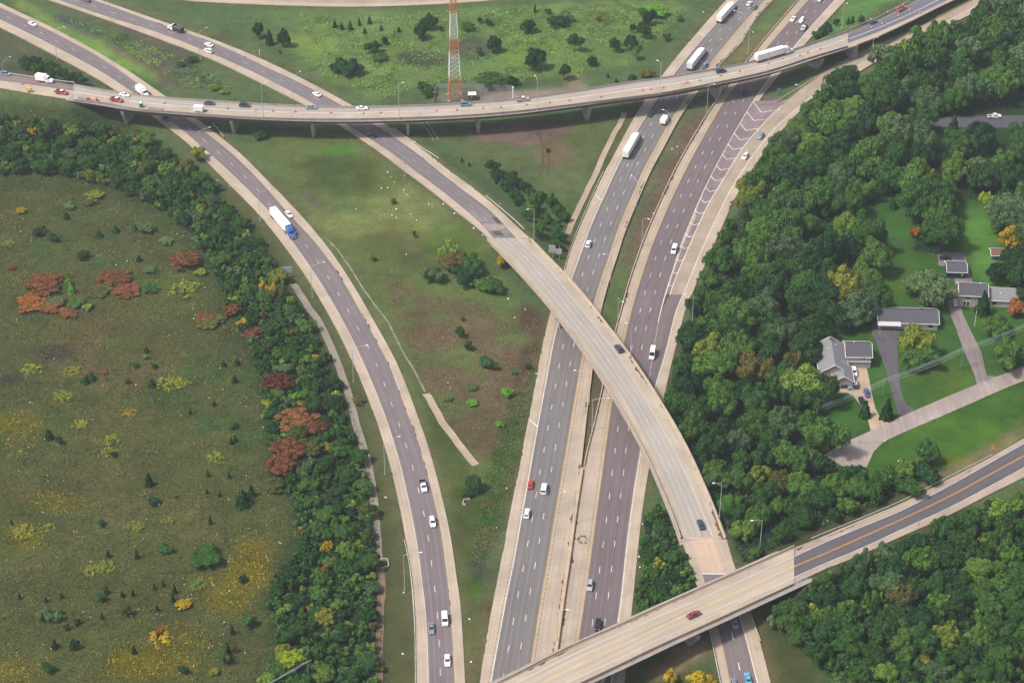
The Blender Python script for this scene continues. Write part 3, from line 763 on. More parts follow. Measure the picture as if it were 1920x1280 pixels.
M_PATCH_D = mat_plain('dark_asphalt_patch', C_(92, 84, 86), 0.9, 0, 0.2, 0.8)
m = Marks()
ke = len(L['ln']) - 1
for a_, b_, i0, i1, mi in ((0.05, 0.95, ke - 6, ke - 3, 0), (0.2, 0.55, ke - 3, ke - 1, 1), (0.58, 0.95, ke - 4, ke - 2, 2), (0.75, 0.97, ke - 9, ke - 6, 1), (0.02, 0.3, ke - 12, ke - 7, 2)):
    A_ = L['aL'] * (1 - a_) + L['aR'] * a_; B_ = L['aL'] * (1 - b_) + L['aR'] * b_
    q = [A_[i0], B_[i0], B_[i1], A_[i1]]; m.mb.add([(v[0], v[1], v[2] + 0.01 + 0.004 * mi) for v in q], [(0, 1, 2, 3)], mi)
m.mb.build('pavement_patch', [mat_plain('light_slab_patch', C_(168, 156, 150), 0.9), M_PATCH_D, mat_plain('grey_slab_patch', C_(150, 140, 140), 0.9)], o)

L = r2s.L
M_PATCH = mat_concrete('approach_slab_concrete', C_(214, 188, 166), 30, 0.16, 0.1)
kk = int(np.searchsorted(r2s.s, np.interp(at(1336, 1068, 4.3)[1], r2s.L['ln'][::-1, 1], r2s.s[::-1])))
sl_ = lambda P, a, b: P[a:b]
parts = [(L['oL'], L['aL'], M_SHOULDER, None, 0), (L['aL'][:kk + 1], L['aR'][:kk + 1], M_PATCH, None, 0), (L['aL'][kk:], L['ln'][kk:], M_ASPH_RAMP, (0, 1), 0), (L['ln'][kk:], L['aR'][kk:], M_ASPH_RAMP, (1, 2), 0), (L['aR'], L['oR'], M_SHOULDER, None, 0)]
o = structure(strips('ramp_road', parts))
m = Marks(); m.dashes(L['ln'][kk:], 0.24, 0.0, phase=24); m.solid(L['aR'][kk + 8:], 0.22, -0.25, 0); m.solid(L['aL'][kk + 8:], 0.22, 0.2, 1)
m.mb.build('lane_markings', [M_WHITE, M_YELLOW], o)

m = Marks()
def stroke(x0, y0, x1, y1, w, mi, z=0.0):
    m.solid(np.array([at(x0, y0, z), at(x1, y1, z)]), w, 0, mi, up=0.012)
P0, P1 = r2s.L['oL'][1], r2s.L['oR'][1]
m.solid(np.array([P0, P1]) + np.array((0, 0.6, 0)), 1.1, 0, 0, up=0.012)
P0, P1 = r2s.L['aL'][kk], r2s.L['aR'][kk]; m.solid(np.array([P0, P1]), 0.5, 0, 0, up=0.012)
m.mb.build('slab_joint', [M_WHITE], o)
L = sb.L
o = structure(strips('highway_road', [(L['oL'], L['wl'], M_SHOULDER, None, 0), (L['wl'], L['l1'], M_ASPH_SB, (0, 1), 0), (L['l1'], L['l2'], M_ASPH_SB, (1, 2), 0), (L['l2'], L['yl'], M_ASPH_SB, (2, 3), 0), (L['yl'], L['oR'], M_SHOULDER_B, None, 0)]))
m = Marks(); m.dashes(L['l1'], 0.17, 0.13, phase=2); m.dashes(L['l2'], 0.17, 0.13, phase=1); m.solid(L['wl'], 0.18, -0.1, 0); m.solid(L['yl'], 0.2, 0.1, 1); m.solid(L['yl'], 0.1, -0.35, 1)
m.dashes(L['wl'], 0.2, 0.55, 1.4, 2.1, 0, 2); m.dashes(L['yl'], 0.26, -0.75, 1.5, 2.3, 0, 2)
m.mb.build('lane_markings', [M_WHITE, M_YELLOW, M_RUMBLE], o)

m = Marks()
for q in ((993, 786.5, 1007.5, 799, 0.42, 0), (1118, 367.5, 1127.5, 374.5, 0.35, 0), (1069, 808, 1090, 798.5, 0.4, 1), (1179, 382.5, 1190, 379, 0.35, 1), (1311, 63, 1321, 68, 0.35, 0)): stroke(*q)
m.mb.build('survey_marks', [M_WHITE, M_YELLOW], o)
L = nb.L
o = structure(strips('highway_road', [(L['oL'], L['yl'], M_SHOULDER_B, None, 0), (L['yl'], L['l1'], M_ASPH_NB, (0, 1), 0), (L['l1'], L['l2'], M_ASPH_NB, (1, 2), 0), (L['l2'], L['wr'], M_ASPH_NB, (2, 3), 0), (L['wr'], L['oR'], M_SHOULDER, None, 0)]))
kg = int(np.argmin(np.abs(L['wr'][:, 1] - at(1232, 612)[1])))
m = Marks(); m.dashes(L['l1'], 0.17, 0.1, phase=5); m.dashes(L['l2'], 0.17, 0.1, phase=5); m.solid(L['yl'], 0.2, -0.1, 1); m.solid(L['yl'], 0.1, 0.45, 1); m.solid(L['wr'][:kg], 0.2, -0.05, 0); m.dashes(L['yl'], 0.2, 0.9, 1.2, 2.3, 0, 2)
m.mb.build('lane_markings', [M_WHITE, M_YELLOW, M_RUMBLE], o)

L = nx.L
nlift = 0.004
o = structure(strips('highway_lane_road', [(L['wr'], L['w2'], M_ASPH_NB, (3.25, 4), 0), (L['w2'], L['oR'], M_SHOULDER, None, 0)], lift=nlift))
m = Marks(); m.solid(L['w2'], 0.2, -0.1, 0, up=0.012)
m.mb.build('lane_markings', [M_WHITE], o)

L = r4.L
o = structure(strips('exit_ramp_road', [(L['eL'], L['wr'], M_RAMP_CONC, None, 0), (L['wr'], L['oR'], M_SHOULDER, None, 0)]))
kt = int(np.argmin(np.abs(L['eL'][:, 1] - at(1463, 200)[1])))
m = Marks(); m.solid(L['wr'], 0.2, 0.0, 0); m.solid(L['eL'][kt:], 0.24, 0.05, 0); m.solid(L['eL'][:kt], 0.2, 0.6, 1)
# gore: asphalt between the carriageway's white line and the exit ramp, with painted chevrons
gy = np.linspace(at(1256, 551)[1], at(1463, 190)[1], 70)
def by_y(P):
    q = P[np.argsort(P[:, 1])]
    return np.stack([np.interp(gy, q[:, 1], q[:, k]) for k in range(3)], 1)
GA, GB = by_y(nb.L['wr']), by_y(r4.L['eL'])
M_GORE = mat_concrete('gore_asphalt', C_(148, 132, 134), 40, 0.12, 0.3, C_(96, 80, 82))
go_ = structure(strips('gore_road', [(GB, GA, M_GORE, None, 0)], lift=-0.004))
CHEV = [[(1412, 191), (1427.5, 211), (1463, 205)], [(1400, 209), (1413, 226), (1440, 224.5)], [(1387.5, 231), (1399, 245), (1422.5, 240.6)], [(1376, 249), (1387, 262.5), (1407, 259)],
        [(1364.5, 270), (1374, 280.6), (1392.5, 277.5)], [(1354, 290), (1362.5, 299), (1379.5, 296)], [(1343, 311), (1352, 319.4), (1367.5, 315.6)], [(1332.5, 330.6), (1342, 339), (1356, 335.6)],
        [(1322.5, 352), (1332, 359.4), (1343.5, 356)], [(1312.5, 372), (1320.6, 380), (1333, 376)], [(1303, 394), (1311, 400.6), (1322, 397.5)], [(1294, 417), (1301, 422), (1310.6, 419.4)],
        [(1285.6, 438.7), (1292, 444.4), (1300, 442)], [(1277, 461), (1282.5, 466), (1290, 464)], [(1268.7, 485), (1273, 489), (1280, 488)], [(1260.6, 509), (1265, 512.5), (1270.6, 510.6)], [(1253.7, 533.7), (1257, 536), (1260.6, 535.6)]]
for a, b, c in CHEV:
    def lift_(q):
        p = at(*q); 
        k = int(np.argmin(np.abs(gy - p[1]))); f = np.clip((p[0] - GA[k, 0]) / max(GB[k, 0] - GA[k, 0], 0.1), 0, 1)
        z = GA[k, 2] * (1 - f) + GB[k, 2] * f + 0.004
        return at(q[0], q[1], z)
    m.solid(np.array([lift_(a), lift_(b)]), 0.3, 0, 0); m.solid(np.array([lift_(b), lift_(c)]), 0.3, 0, 0)
m.mb.build('lane_markings', [M_WHITE, M_YELLOW_WORN], o)

L = re.L
M_GRAVEL = mat_concrete('gravel', C_(190, 172, 156), 50, 0.14, 0.3)
o = structure(strips('country_road', [(L['oU'], L['wU'], M_GRAVEL, None, 0), (L['wU'], L['y'], M_ASPH_DARK, (0, 1), 0), (L['y'], L['wD'], M_ASPH_DARK, (1, 2), 0), (L['wD'], L['oD'], M_GRAVEL, None, 0)]))
m = Marks(); m.solid(L['y'], 0.16, -0.17, 1); m.solid(L['y'], 0.16, 0.17, 1); m.solid(L['wU'], 0.2, 0.25, 0); m.solid(L['wD'], 0.2, -0.25, 0)
m.mb.build('lane_markings', [M_WHITE, mat_plain('bright_yellow_road_paint', C_(226, 166, 70), 0.7)], o)

M_A_APP = mat_asphalt('patched_asphalt', C_(150, 132, 130), 0.2, 0.2)
L = ra_w.L
o = structure(strips('ramp_road', [(L['oU'], L['ln'], M_A_APP, (0, 1), 0), (L['ln'], L['oD'], M_SHOULDER, None, 0)]))
m = Marks(); m.solid(L['ln'], 0.22, -0.2, 0); m.mb.build('lane_markings', [M_WHITE], o)
L = ra_e.L
M_A_E = mat_asphalt('blue_grey_asphalt', C_(124, 124, 136), 0.1, 0.0)
o = structure(strips('ramp_road', [(L['oU'], L['ln'], M_A_E, (0, 1), 0), (L['ln'], L['wr'], M_A_E, (1, 2), 0), (L['wr'], L['oD'], M_SHOULDER, None, 0)]))
m = Marks(); m.solid(L['ln'], 0.25, 0, 0); m.solid(L['oU'], 0.2, 1.2, 1); m.mb.build('lane_markings', [M_WHITE, M_YELLOW], o)
L = rf.L
o = structure(strips('highway_road', [(L['oU'], L['aU'], M_SHOULDER, None, 0), (L['aU'], L['aD'], M_RAMP_CONC, None, 0), (L['aD'], L['oD'], M_SHOULDER, None, 0)]))

def debris(name, runs, seed, parent=None, mat=None):
    """ragged dirt that has gathered along kerbs and barriers: (line, offset of its straight edge, side, widest, share of length, lift)"""
    rng = np.random.default_rng(seed); b = MB()
    for P, off, side, wmax, share, up in runs:
        a = arclen(P); t = np.arange(0, a[-1], 0.45)
        Q = np.stack([np.interp(t, a, P[:, k]) for k in range(3)], 1); l = laterals(Q)
        n = smooth_line(rng.normal(size=(len(t), 1)), 41)[:, 0]; n = (n - n.mean()) / (n.std() + 1e-9)
        f = smooth_line(rng.normal(size=(len(t), 1)), 5)[:, 0]; f = f / (f.std() + 1e-9)
        thr = np.quantile(n, 1 - share)
        w = np.clip((n - thr) * 0.7 + 0.15 * f, 0, 1.0) * wmax * np.clip(0.65 + 0.35 * f, 0.15, 1.2)
        for i in range(len(t) - 1):
            if w[i] + w[i + 1] < 0.06: continue
            q = []
            for k, d in ((i, 0), (i + 1, 0), (i + 1, max(w[i + 1], 0.02)), (i, max(w[i], 0.02))):
                q.append((Q[k][0] + l[k][0] * (off + side * d), Q[k][1] + l[k][1] * (off + side * d), Q[k][2] + up))
            b.add(q if side > 0 else q[::-1], [(3, 2, 1, 0)])
    o = b.build(name, [mat or M_DIRT], parent)
    if parent is None: tag(o, kind='stuff')
    return o
debris('gutter_debris', [(sb.L['oR'], 0.3, 1, 1.2, 0.6, 0.012), (nb.L['oL'], -0.3, -1, 1.2, 0.55, 0.012), (sb.L['oL'], 0.0, -1, 0.5, 0.3, 0.012), (r1.L['oL'], 0, -1, 0.4, 0.25, 0.012), (r1.L['aR'], 0.0, -1, 0.7, 0.25, 0.012), (r2n.L['aR'], 0.0, -1, 0.8, 0.3, 0.012), (r4.L['oR'], 0, 1, 1.2, 0.4, 0.012), (re.L['oU'], 0.8, 1, 1.0, 0.5, 0.012)], 4)
debris('gutter_debris', [(rb.L['R'], 0.5, 1, 1.3, 0.45, 0.012), (rb.L['L'], -0.5, -1, 0.6, 0.3, 0.012), (rc.L['U'], 0.55, 1, 0.9, 0.5, 0.012), (rc.L['D'], -0.55, -1, 0.5, 0.3, 0.012)], 5)
# burnt ring on the median concrete and tyre-black spots
_rng = random.Random(3); _b = MB(); _c = at(1092.5, 1011, 0)
for _i in range(46):
    _a = _rng.uniform(0, 6.28); _r = 1.45 * _rng.uniform(0.72, 1.2); _s = _rng.uniform(0.18, 0.5)
    _x, _y = _c[0] + math.cos(_a) * _r * 1.0, _c[1] + math.sin(_a) * _r * 1.25
    _n = 6; _b.add([(_x + _s * _rng.uniform(.5, 1) * math.cos(k * 1.047), _y + _s * _rng.uniform(.5, 1) * math.sin(k * 1.047), 0.02 + 0.0005 * _i) for k in range(_n)], [tuple(range(_n))])
_o = _b.build('burnt_stain', [M_SOOT]); tag(_o, kind='stuff')

# ------------------------------------------------------------------ bridges
def lerp_line(A, B, f): return A * (1 - f) + B * f

def bridge(label, cat, A, B, surf, marks, n_girders, depth, piers, mat_par, group='road bridges', abut=(True, True), pier_kind='wall', ext=1.0):
    """A, B: deck edge lines (A left of travel). surf: list of (PA,PB,mat,uu)."""
    c = (A[0] + B[0]) / 2
    root = empty('road_bridge', (c[0], c[1], 0.0))
    tag(root, label, cat, group)
    bx, by = c[0], c[1]
    def place(o):
        o.parent = root; o.matrix_parent_inverse.identity(); o.location = (-bx, -by, 0)
        return o
    deck = place(strips('deck', [(a, b, m_, u_, 0) for a, b, m_, u_ in surf], skirt=0))
    if marks is not None:
        mk = marks.mb.build('lane_markings', [M_WHITE_WORN, M_YELLOW_WORN, M_WHITE], deck)
    W = np.linalg.norm((A - B)[:, :2], axis=1).mean()
    slab = MB()
    mid = (A + B) / 2
    slab.sweep(mid, [(-W / 2, -0.14), (W / 2, -0.14), (W / 2, -0.32), (-W / 2, -0.32)])
    place(slab.build('slab', [M_PARAPET_GREY]))
    for P, sg in ((A, 1), (B, -1)):
        b_ = MB()
        prof = [(-0.05 * sg, -0.33), (-0.05 * sg, 0.95), (0.22 * sg, 0.95), (0.3 * sg, 0.35), (0.5 * sg, 0.0), (0.5 * sg, -0.33)]
        if sg > 0: prof = prof[::-1]
        b_.sweep(P, prof)
        place(b_.build('parapet', [mat_par]))
    for g in range(n_girders):
        f = 0.07 + 0.86 * g / (n_girders - 1)
        b_ = MB(); Q = lerp_line(A, B, f)
        b_.sweep(Q, [(-0.28, -0.32), (0.28, -0.32), (0.28, -0.4), (0.06, -0.44), (0.06, -depth - 0.24), (0.28, -depth - 0.28), (0.28, -depth - 0.34), (-0.28, -depth - 0.34), (-0.28, -depth - 0.28), (-0.06, -depth - 0.24), (-0.06, -0.44), (-0.28, -0.4)])
        place(b_.build('girder', [M_STEEL]))
    t = np.gradient(mid[:, :2], axis=0); t /= np.linalg.norm(t, axis=1, keepdims=True)
    for pp in piers:
        i, f0, f1 = pp[0], pp[1], pp[2]
        zt = mid[i, 2] - depth - 0.36
        pL = lerp_line(A[i], B[i], f0); pR = lerp_line(A[i], B[i], f1)
        gz = min(ground_z(pL[0], pL[1]), ground_z(pR[0], pR[1])) - 0.4
        tx, ty = t[i]
        lx, ly = ty, -tx
        b_ = MB(); cx_, cy_ = (pL[0] + pR[0]) / 2, (pL[1] + pR[1]) / 2
        wid = np.hypot(pR[0] - pL[0], pR[1] - pL[1])
        if pier_kind == 'wall':
            def ring(z, hw, ht): return [(cx_ + lx * a + tx * b, cy_ + ly * a + ty * b, z) for a, b in ((-hw, -ht), (hw, -ht), (hw, ht), (-hw, ht))]
            b_.hexa(ring(gz, wid * 0.26, 0.55), ring(zt - 1.3, wid * 0.5, 0.65))
            b_.hexa(ring(zt - 1.298, wid * 0.5, 0.68), ring(zt, wid * 0.5, 0.68))
            place(b_.build('pier', [M_PIER]))
        else:
            def ring(z, hw, ht): return [(cx_ + lx * a + tx * b, cy_ + ly * a + ty * b, z) for a, b in ((-hw, -ht), (hw, -ht), (hw, ht), (-hw, ht))]
            b_.hexa(ring(zt - 1.1, wid * 0.5, 0.6), ring(zt, wid * 0.5, 0.6))
            cap = place(b_.build('pier_cap', [M_PIER]))
            for q in (-0.36, 0.0, 0.36):
                k = MB(); k.tube((cx_ + lx * q * wid, cy_ + ly * q * wid, gz), (cx_ + lx * q * wid, cy_ + ly * q * wid, zt - 1.102), 0.5, 0.5, 12)
                k.build('pier_column', [M_PIER], cap)
    for end, on in zip((0, -1), abut):
        if not on: continue
        sgn = 1 if end == 0 else -1
        i = end
        tt = t[i] * sgn
        lx, ly = tt[1], -tt[0]
        cpt = mid[i]
        hw = W / 2 - 0.15
        b_ = MB()
        def ring(z, a0, a1): return [(cpt[0] + lx * a + tt[0] * b, cpt[1] + ly * a + tt[1] * b, z) for a, b in ((-hw, a0), (hw, a0), (hw, a1), (-hw, a1))]
        gz = ground_z(cpt[0] + tt[0] * 10, cpt[1] + tt[1] * 10) - 1.5
        b_.hexa(ring(min(gz, cpt[2] - 4), -1.0, 0.9), ring(cpt[2] - 0.34, -1.0, 0.9))
        place(b_.build('abutment', [M_PIER]))
    return root

def near_i(P, px, py, z):
    q = at(px, py, z)
    return int(np.argmin(np.hypot(P[:, 0] - q[0], P[:, 1] - q[1])))

# curved flyover
L = rb.L
B, A = L['L'], L['R']
in_ = lambda P, Q, d: P + (Q - P) * (d / np.linalg.norm((Q - P)[:, :2], axis=1))[:, None]
Wd = np.linalg.norm((A - B)[:, :2], axis=1)
wl_ = 2 * L['ln'] - L['eR']
m = Marks(); m.dashes(L['ln'], 0.16, 0, phase=4, mi=0); m.solid(L['eR'], 0.16, 0, 0); m.solid(wl_, 0.12, 0.2, 1)
bridge('long curved concrete flyover sweeping over both carriageways of the main highway', 'bridge', A, B,
       [(L['L'], wl_, M_DECK, None), (wl_, L['ln'], M_DECK_LANE, (0, 1)), (L['ln'], L['eR'], M_DECK_LANE, (1, 2)), (L['eR'], L['R'], M_DECK, None)], m, 6, 1.5,
       [(near_i(B, 1020, 580, 7.2), 0.08, 0.92), (near_i(B, 1120, 690, 7.5), 0.08, 0.92), (near_i(B, 1212, 855, 7.1), 0.08, 0.92)], M_PARAPET, pier_kind='cols')
# long bridge across the top
L = ra.L
A, B = L['U'], L['D']
m = Marks(); m.solid(L['ln'], 0.26, 0, 2); m.solid(A, 0.2, 1.3, 1); m.solid(B, 0.2, -1.3, 2)
mm = [(px, py) for px, py in ((232, 205), (440, 218), (590, 222), (764, 221), (894, 215), (1100, 195), (1338, 155), (1535, 105))]
bridge('long two lane bridge with orange drums crossing the top of the interchange', 'bridge', A, B,
       [(A, L['ln'], M_DECK_LANE, (0, 1)), (L['ln'], B, M_DECK, None)], m, 5, 1.5,
       [(near_i(B, px, py, 10.3), 0.12, 0.92) for px, py in mm], M_PARAPET_GREY)
# bridge at the bottom
L = rc.L
A, B = L['U'], L['D']
M_DECK_C = mat_asphalt('streaked_deck_concrete', C_(204, 190, 172), 0.17, 0.0, 0.13)
m = Marks(); m.solid(L['wU'], 0.2, 0.2, 0); m.solid(L['y'], 0.75, 0, 1); m.solid(L['wD'], 0.12, 0, 0)
bridge('straight two lane bridge with a worn yellow centre line crossing the bottom of the picture', 'bridge', A, B,
       [(A, L['wU'], M_DECK, None), (L['wU'], L['y'], M_DECK_C, (0, 1)), (L['y'], L['wD'], M_DECK_C, (1, 2)), (L['wD'], B, M_DECK, None)], m, 6, 1.3,
       [(near_i(B, 1276, 1190, 9.3), 0.1, 0.97), (near_i(B, 1110, 1268, 9.0), 0.1, 0.9)], M_PARAPET, abut=(False, True), pier_kind='wall')

# ------------------------------------------------------------------ vehicles
def paint(name, col, metal=0.0):
    k = 'car_paint_' + name
    if k in MATS: return MATS[k]
    n = NT(k)
    n.p.inputs['Base Color'].default_value = col
    n.p.inputs['Roughness'].default_value = 0.42
    n.p.inputs['Metallic'].default_value = metal
    n.p.inputs['Coat Weight'].default_value = 0.6
    n.p.inputs['Coat Roughness'].default_value = 0.15
    dirt = n.ramp(n.noise(n.n('TexCoord').outputs['Object'], 1.6, 3), 0.35, 0.7, 1.03, 0.9)
    n.l(n.scale(col, dirt), n.p.inputs['Base Color'])
    MATS[k] = n.m
    return n.m
PAINT = {'white': paint('white', (0.86, 0.86, 0.86, 1)), 'silver': paint('silver', (0.42, 0.45, 0.50, 1), 0.3), 'grey': paint('grey', (0.20, 0.24, 0.27, 1), 0.2), 'dark': paint('dark', (0.035, 0.05, 0.065, 1)),
         'black': paint('black', (0.012, 0.015, 0.02, 1)), 'red': paint('red', (0.42, 0.03, 0.04, 1)), 'maroon': paint('maroon', (0.22, 0.03, 0.05, 1)), 'blue': paint('blue', (0.03, 0.12, 0.42, 1)), 'sky': paint('sky_blue', (0.10, 0.36, 0.52, 1)),
         'steel': paint('steel_blue', (0.17, 0.24, 0.34, 1)), 'green': paint('dark_green', (0.03, 0.07, 0.07, 1)), 'navy': paint('navy_blue', (0.03, 0.06, 0.16, 1)), 'orange': paint('orange', (0.6, 0.18, 0.05, 1)), 'yellow': paint('yellow', (0.75, 0.45, 0.08, 1))}
M_GLASS = mat_plain('dark_window_glass', (0.02, 0.03, 0.035, 1), 0.12, 0, 0.05)
M_TYRE = mat_plain('tyre_rubber', (0.02, 0.02, 0.02, 1), 0.85, 0, 0.1)
M_RIM = mat_plain('wheel_rim', (0.45, 0.45, 0.46, 1), 0.4, 0.7, 0.1)
M_LAMP = mat_plain('headlight_lens', (0.8, 0.82, 0.85, 1), 0.2, 0, 0.05)
M_TAIL = mat_plain('taillight_lens', (0.35, 0.02, 0.02, 1), 0.3, 0, 0.05)
M_TRIM = mat_plain('black_plastic_trim', (0.03, 0.03, 0.035, 1), 0.7, 0, 0.1)
M_TRAILER = mat_plain('white_trailer_skin', (0.86, 0.86, 0.85, 1), 0.5, 0, 0.05, 0.3)
M_CHASSIS = mat_plain('dark_chassis_steel', (0.05, 0.05, 0.055, 1), 0.7, 0.2, 0.15)

def wheel_mb(x, y, r, w):
    b = MB(); b.tube((x, y - w / 2, r), (x, y + w / 2, r), r, r, 14); return b
def rim_mb(x, y, r, w, s):
    b = MB(); b.tube((x, y + s * w / 2, r), (x, y + s * (w / 2 + 0.012), r), r * 0.6, r * 0.55, 12); return b

def loft(b, secs, mi=0):
    """secs: (x, half width bottom, half width top, z0, z1, bevel) front to back"""
    rings = []
    for x, wb, wt, z0, z1, bv in secs:
        rings.append([(x, -wb, z0), (x, wb, z0), (x, wb * 0.5 + wt * 0.5 + bv * 0.4, z0 * 0.4 + z1 * 0.6), (x, wt, z1 - bv), (x, wt - bv, z1), (x, -wt + bv, z1), (x, -wt, z1 - bv), (x, -wb * 0.5 - wt * 0.5 - bv * 0.4, z0 * 0.4 + z1 * 0.6)])
    n = 8
    vs = [p for r in rings for p in r]; fs = []
    for i in range(len(rings) - 1):
        for j in range(n):
            k = (j + 1) % n
            fs.append((i * n + j, (i + 1) * n + j, (i + 1) * n + k, i * n + k))
    fs.append(tuple(range(n))); fs.append(tuple((len(rings) - 1) * n + j for j in range(n - 1, -1, -1)))
    b.add(vs, fs, mi)

def cabin(root, pm, x0, x1, x2, x3, wb, wt, z0, z1, roofcol=None):
    """greenhouse: windscreen foot x0, head x1, rear glass head x2, foot x3 (x forward)"""
    P = lambda x, y, z: (x, y, z)
    gl = 0.012
    core = MB()
    core.hexa([P(x3, -wb, z0), P(x0, -wb, z0), P(x0, wb, z0), P(x3, wb, z0)], [P(x2, -wt, z1), P(x1, -wt, z1), P(x1, wt, z1), P(x2, wt, z1)])
    core.build('pillars', [pm], root)
    r = MB(); t = 0.05
    r.hexa([P(x2 - 0.04, -wt - 0.02, z1 + 0.002), P(x1 + 0.04, -wt - 0.02, z1 + 0.002), P(x1 + 0.04, wt + 0.02, z1 + 0.002), P(x2 - 0.04, wt + 0.02, z1 + 0.002)],
           [P(x2 + 0.08, -wt + 0.1, z1 + t), P(x1 - 0.1, -wt + 0.1, z1 + t), P(x1 - 0.1, wt - 0.1, z1 + t), P(x2 + 0.08, wt - 0.1, z1 + t)])
    r.build('roof', [roofcol or pm], root)
    def pane(name, a, b_, c, d, nrm):
        m = MB(); o = [gl * v for v in nrm]
        q = lambda p: tuple(p[i] + o[i] for i in range(3))
        m.hexa([a, b_, c, d], [q(a), q(b_), q(c), q(d)]); m.build(name, [M_GLASS], root)
    e = 0.06
    L_ = lambda A, B, f: tuple(A[i] * (1 - f) + B[i] * f for i in range(3))
    def inset(q, fx=0.07, fy=0.09):
        a, b_, c, d = q
        ab0, ab1 = L_(a, b_, fx), L_(a, b_, 1 - fx); dc0, dc1 = L_(d, c, fx), L_(d, c, 1 - fx)
        return L_(ab0, dc0, fy), L_(ab1, dc1, fy), L_(ab1, dc1, 1 - fy), L_(ab0, dc0, 1 - fy)
    pane('windshield', *inset((P(x0, -wb, z0), P(x0, wb, z0), P(x1, wt, z1), P(x1, -wt, z1)), 0.05, 0.05), (0.8, 0, 0.6))
    pane('rear_window', *inset((P(x3, wb, z0), P(x3, -wb, z0), P(x2, -wt, z1), P(x2, wt, z1)), 0.08, 0.1), (-0.8, 0, 0.6))
    pane('side_window', *inset((P(x3, -wb, z0), P(x0, -wb, z0), P(x1, -wt, z1), P(x2, -wt, z1))), (0, -0.97, 0.25))
    pane('side_window', *inset((P(x0, wb, z0), P(x3, wb, z0), P(x2, wt, z1), P(x1, wt, z1))), (0, 0.97, 0.25))

def wheels(root, xs, y, r, w=0.24):
    for x in xs:
        for s in (-1, 1):
            wo = wheel_mb(x, s * y, r, w).build('wheel', [M_TYRE], root)
            rim_mb(x, s * y, r, w, s).build('rim', [M_RIM], wo)

def lights(root, xf, xr, y, zf, zr):
    for s in (-1, 1):
        b = MB(); b.box((xf, s * y, zf), (0.14, 0.34, 0.16)); b.build('headlight', [M_LAMP], root)
        b = MB(); b.box((xr, s * y, zr), (0.1, 0.3, 0.2)); b.build('taillight', [M_TAIL], root)

def make_sedan(pm, roofcol=None):
    root = empty('sedan')
    b = MB()
    loft(b, [(2.38, 0.66, 0.64, 0.28, 0.62, 0.08), (2.22, 0.82, 0.78, 0.2, 0.74, 0.1), (1.2, 0.9, 0.84, 0.19, 0.88, 0.1), (0.75, 0.91, 0.86, 0.19, 0.94, 0.08), (-1.35, 0.91, 0.86, 0.19, 0.98, 0.08), (-2.1, 0.87, 0.8, 0.22, 0.99, 0.1), (-2.38, 0.74, 0.7, 0.3, 0.9, 0.1)])
    b.build('body', [pm], root)
    cabin(root, pm, 0.95, 0.22, -0.85, -1.65, 0.8, 0.6, 0.93, 1.42, roofcol)
    wheels(root, (1.42, -1.38), 0.8, 0.33); lights(root, 2.26, -2.33, 0.58, 0.62, 0.8)
    for s in (-1, 1):
        k = MB(); k.box((0.7, s * 0.99, 0.98), (0.14, 0.16, 0.12)); k.build('mirror', [pm], root)
    return root
def make_suv(pm, roofcol=None, h=1.75, hatch=-2.15):
    root = empty('suv')
    b = MB()
    loft(b, [(2.36, 0.72, 0.68, 0.34, 0.82, 0.08), (2.2, 0.88, 0.82, 0.26, 0.95, 0.1), (1.1, 0.95, 0.88, 0.24, 1.08, 0.08), (-2.1, 0.95, 0.9, 0.24, 1.14, 0.07), (-2.36, 0.86, 0.82, 0.34, 1.08, 0.08)])
    b.build('body', [pm], root)
    cabin(root, pm, 1.15, 0.5, hatch + 0.28, hatch - 0.05, 0.86, 0.7, 1.09, h, roofcol)
    wheels(root, (1.42, -1.38), 0.84, 0.37); lights(root, 2.24, -2.31, 0.66, 0.82, 0.95)
    for s in (-1, 1):
        k = MB(); k.box((0.85, s * 1.04, 1.12), (0.14, 0.16, 0.14)); k.build('mirror', [pm], root)
        k = MB(); k.box((-0.8, s * 0.62, h + 0.08), (2.2, 0.05, 0.05)); k.build('roof_rail', [M_TRIM], root)
    return root
def make_pickup(pm, bed=None, roofcol=None, cap=None):
    root = empty('pickup_truck')
    b = MB()
    loft(b, [(2.85, 0.78, 0.76, 0.42, 0.98, 0.08), (2.7, 0.93, 0.88, 0.34, 1.08, 0.1), (1.4, 0.97, 0.9, 0.34, 1.16, 0.08), (-0.75, 0.97, 0.94, 0.34, 1.18, 0.05)])
    b.build('body', [pm], root)
    cabin(root, pm, 1.45, 0.85, -0.45, -0.7, 0.88, 0.72, 1.16, 1.84, roofcol)
    k = MB()
    k.box((-1.86, 0, 0.62), (2.18, 1.86, 0.12))
    for s in (-1, 1): k.box((-1.86, s * 0.9, 0.94), (2.18, 0.1, 0.51))
    k.box((-2.9, 0, 0.9), (0.09, 1.88, 0.55))
    k.build('bed', [bed or pm], root)
    k = MB(); k.box((-1.85, 0, 0.70 if not cap else 1.22), (2.0, 1.66, 0.03 if not cap else 0.04)); k.build('bed_liner', [cap or M_TRIM], root)
    wheels(root, (1.85, -1.75), 0.84, 0.4); lights(root, 2.76, -2.93, 0.7, 0.92, 0.95)
    for s in (-1, 1):
        k = MB(); k.box((1.2, s * 1.06, 1.25), (0.16, 0.2, 0.2)); k.build('mirror', [M_TRIM], root)
    return root
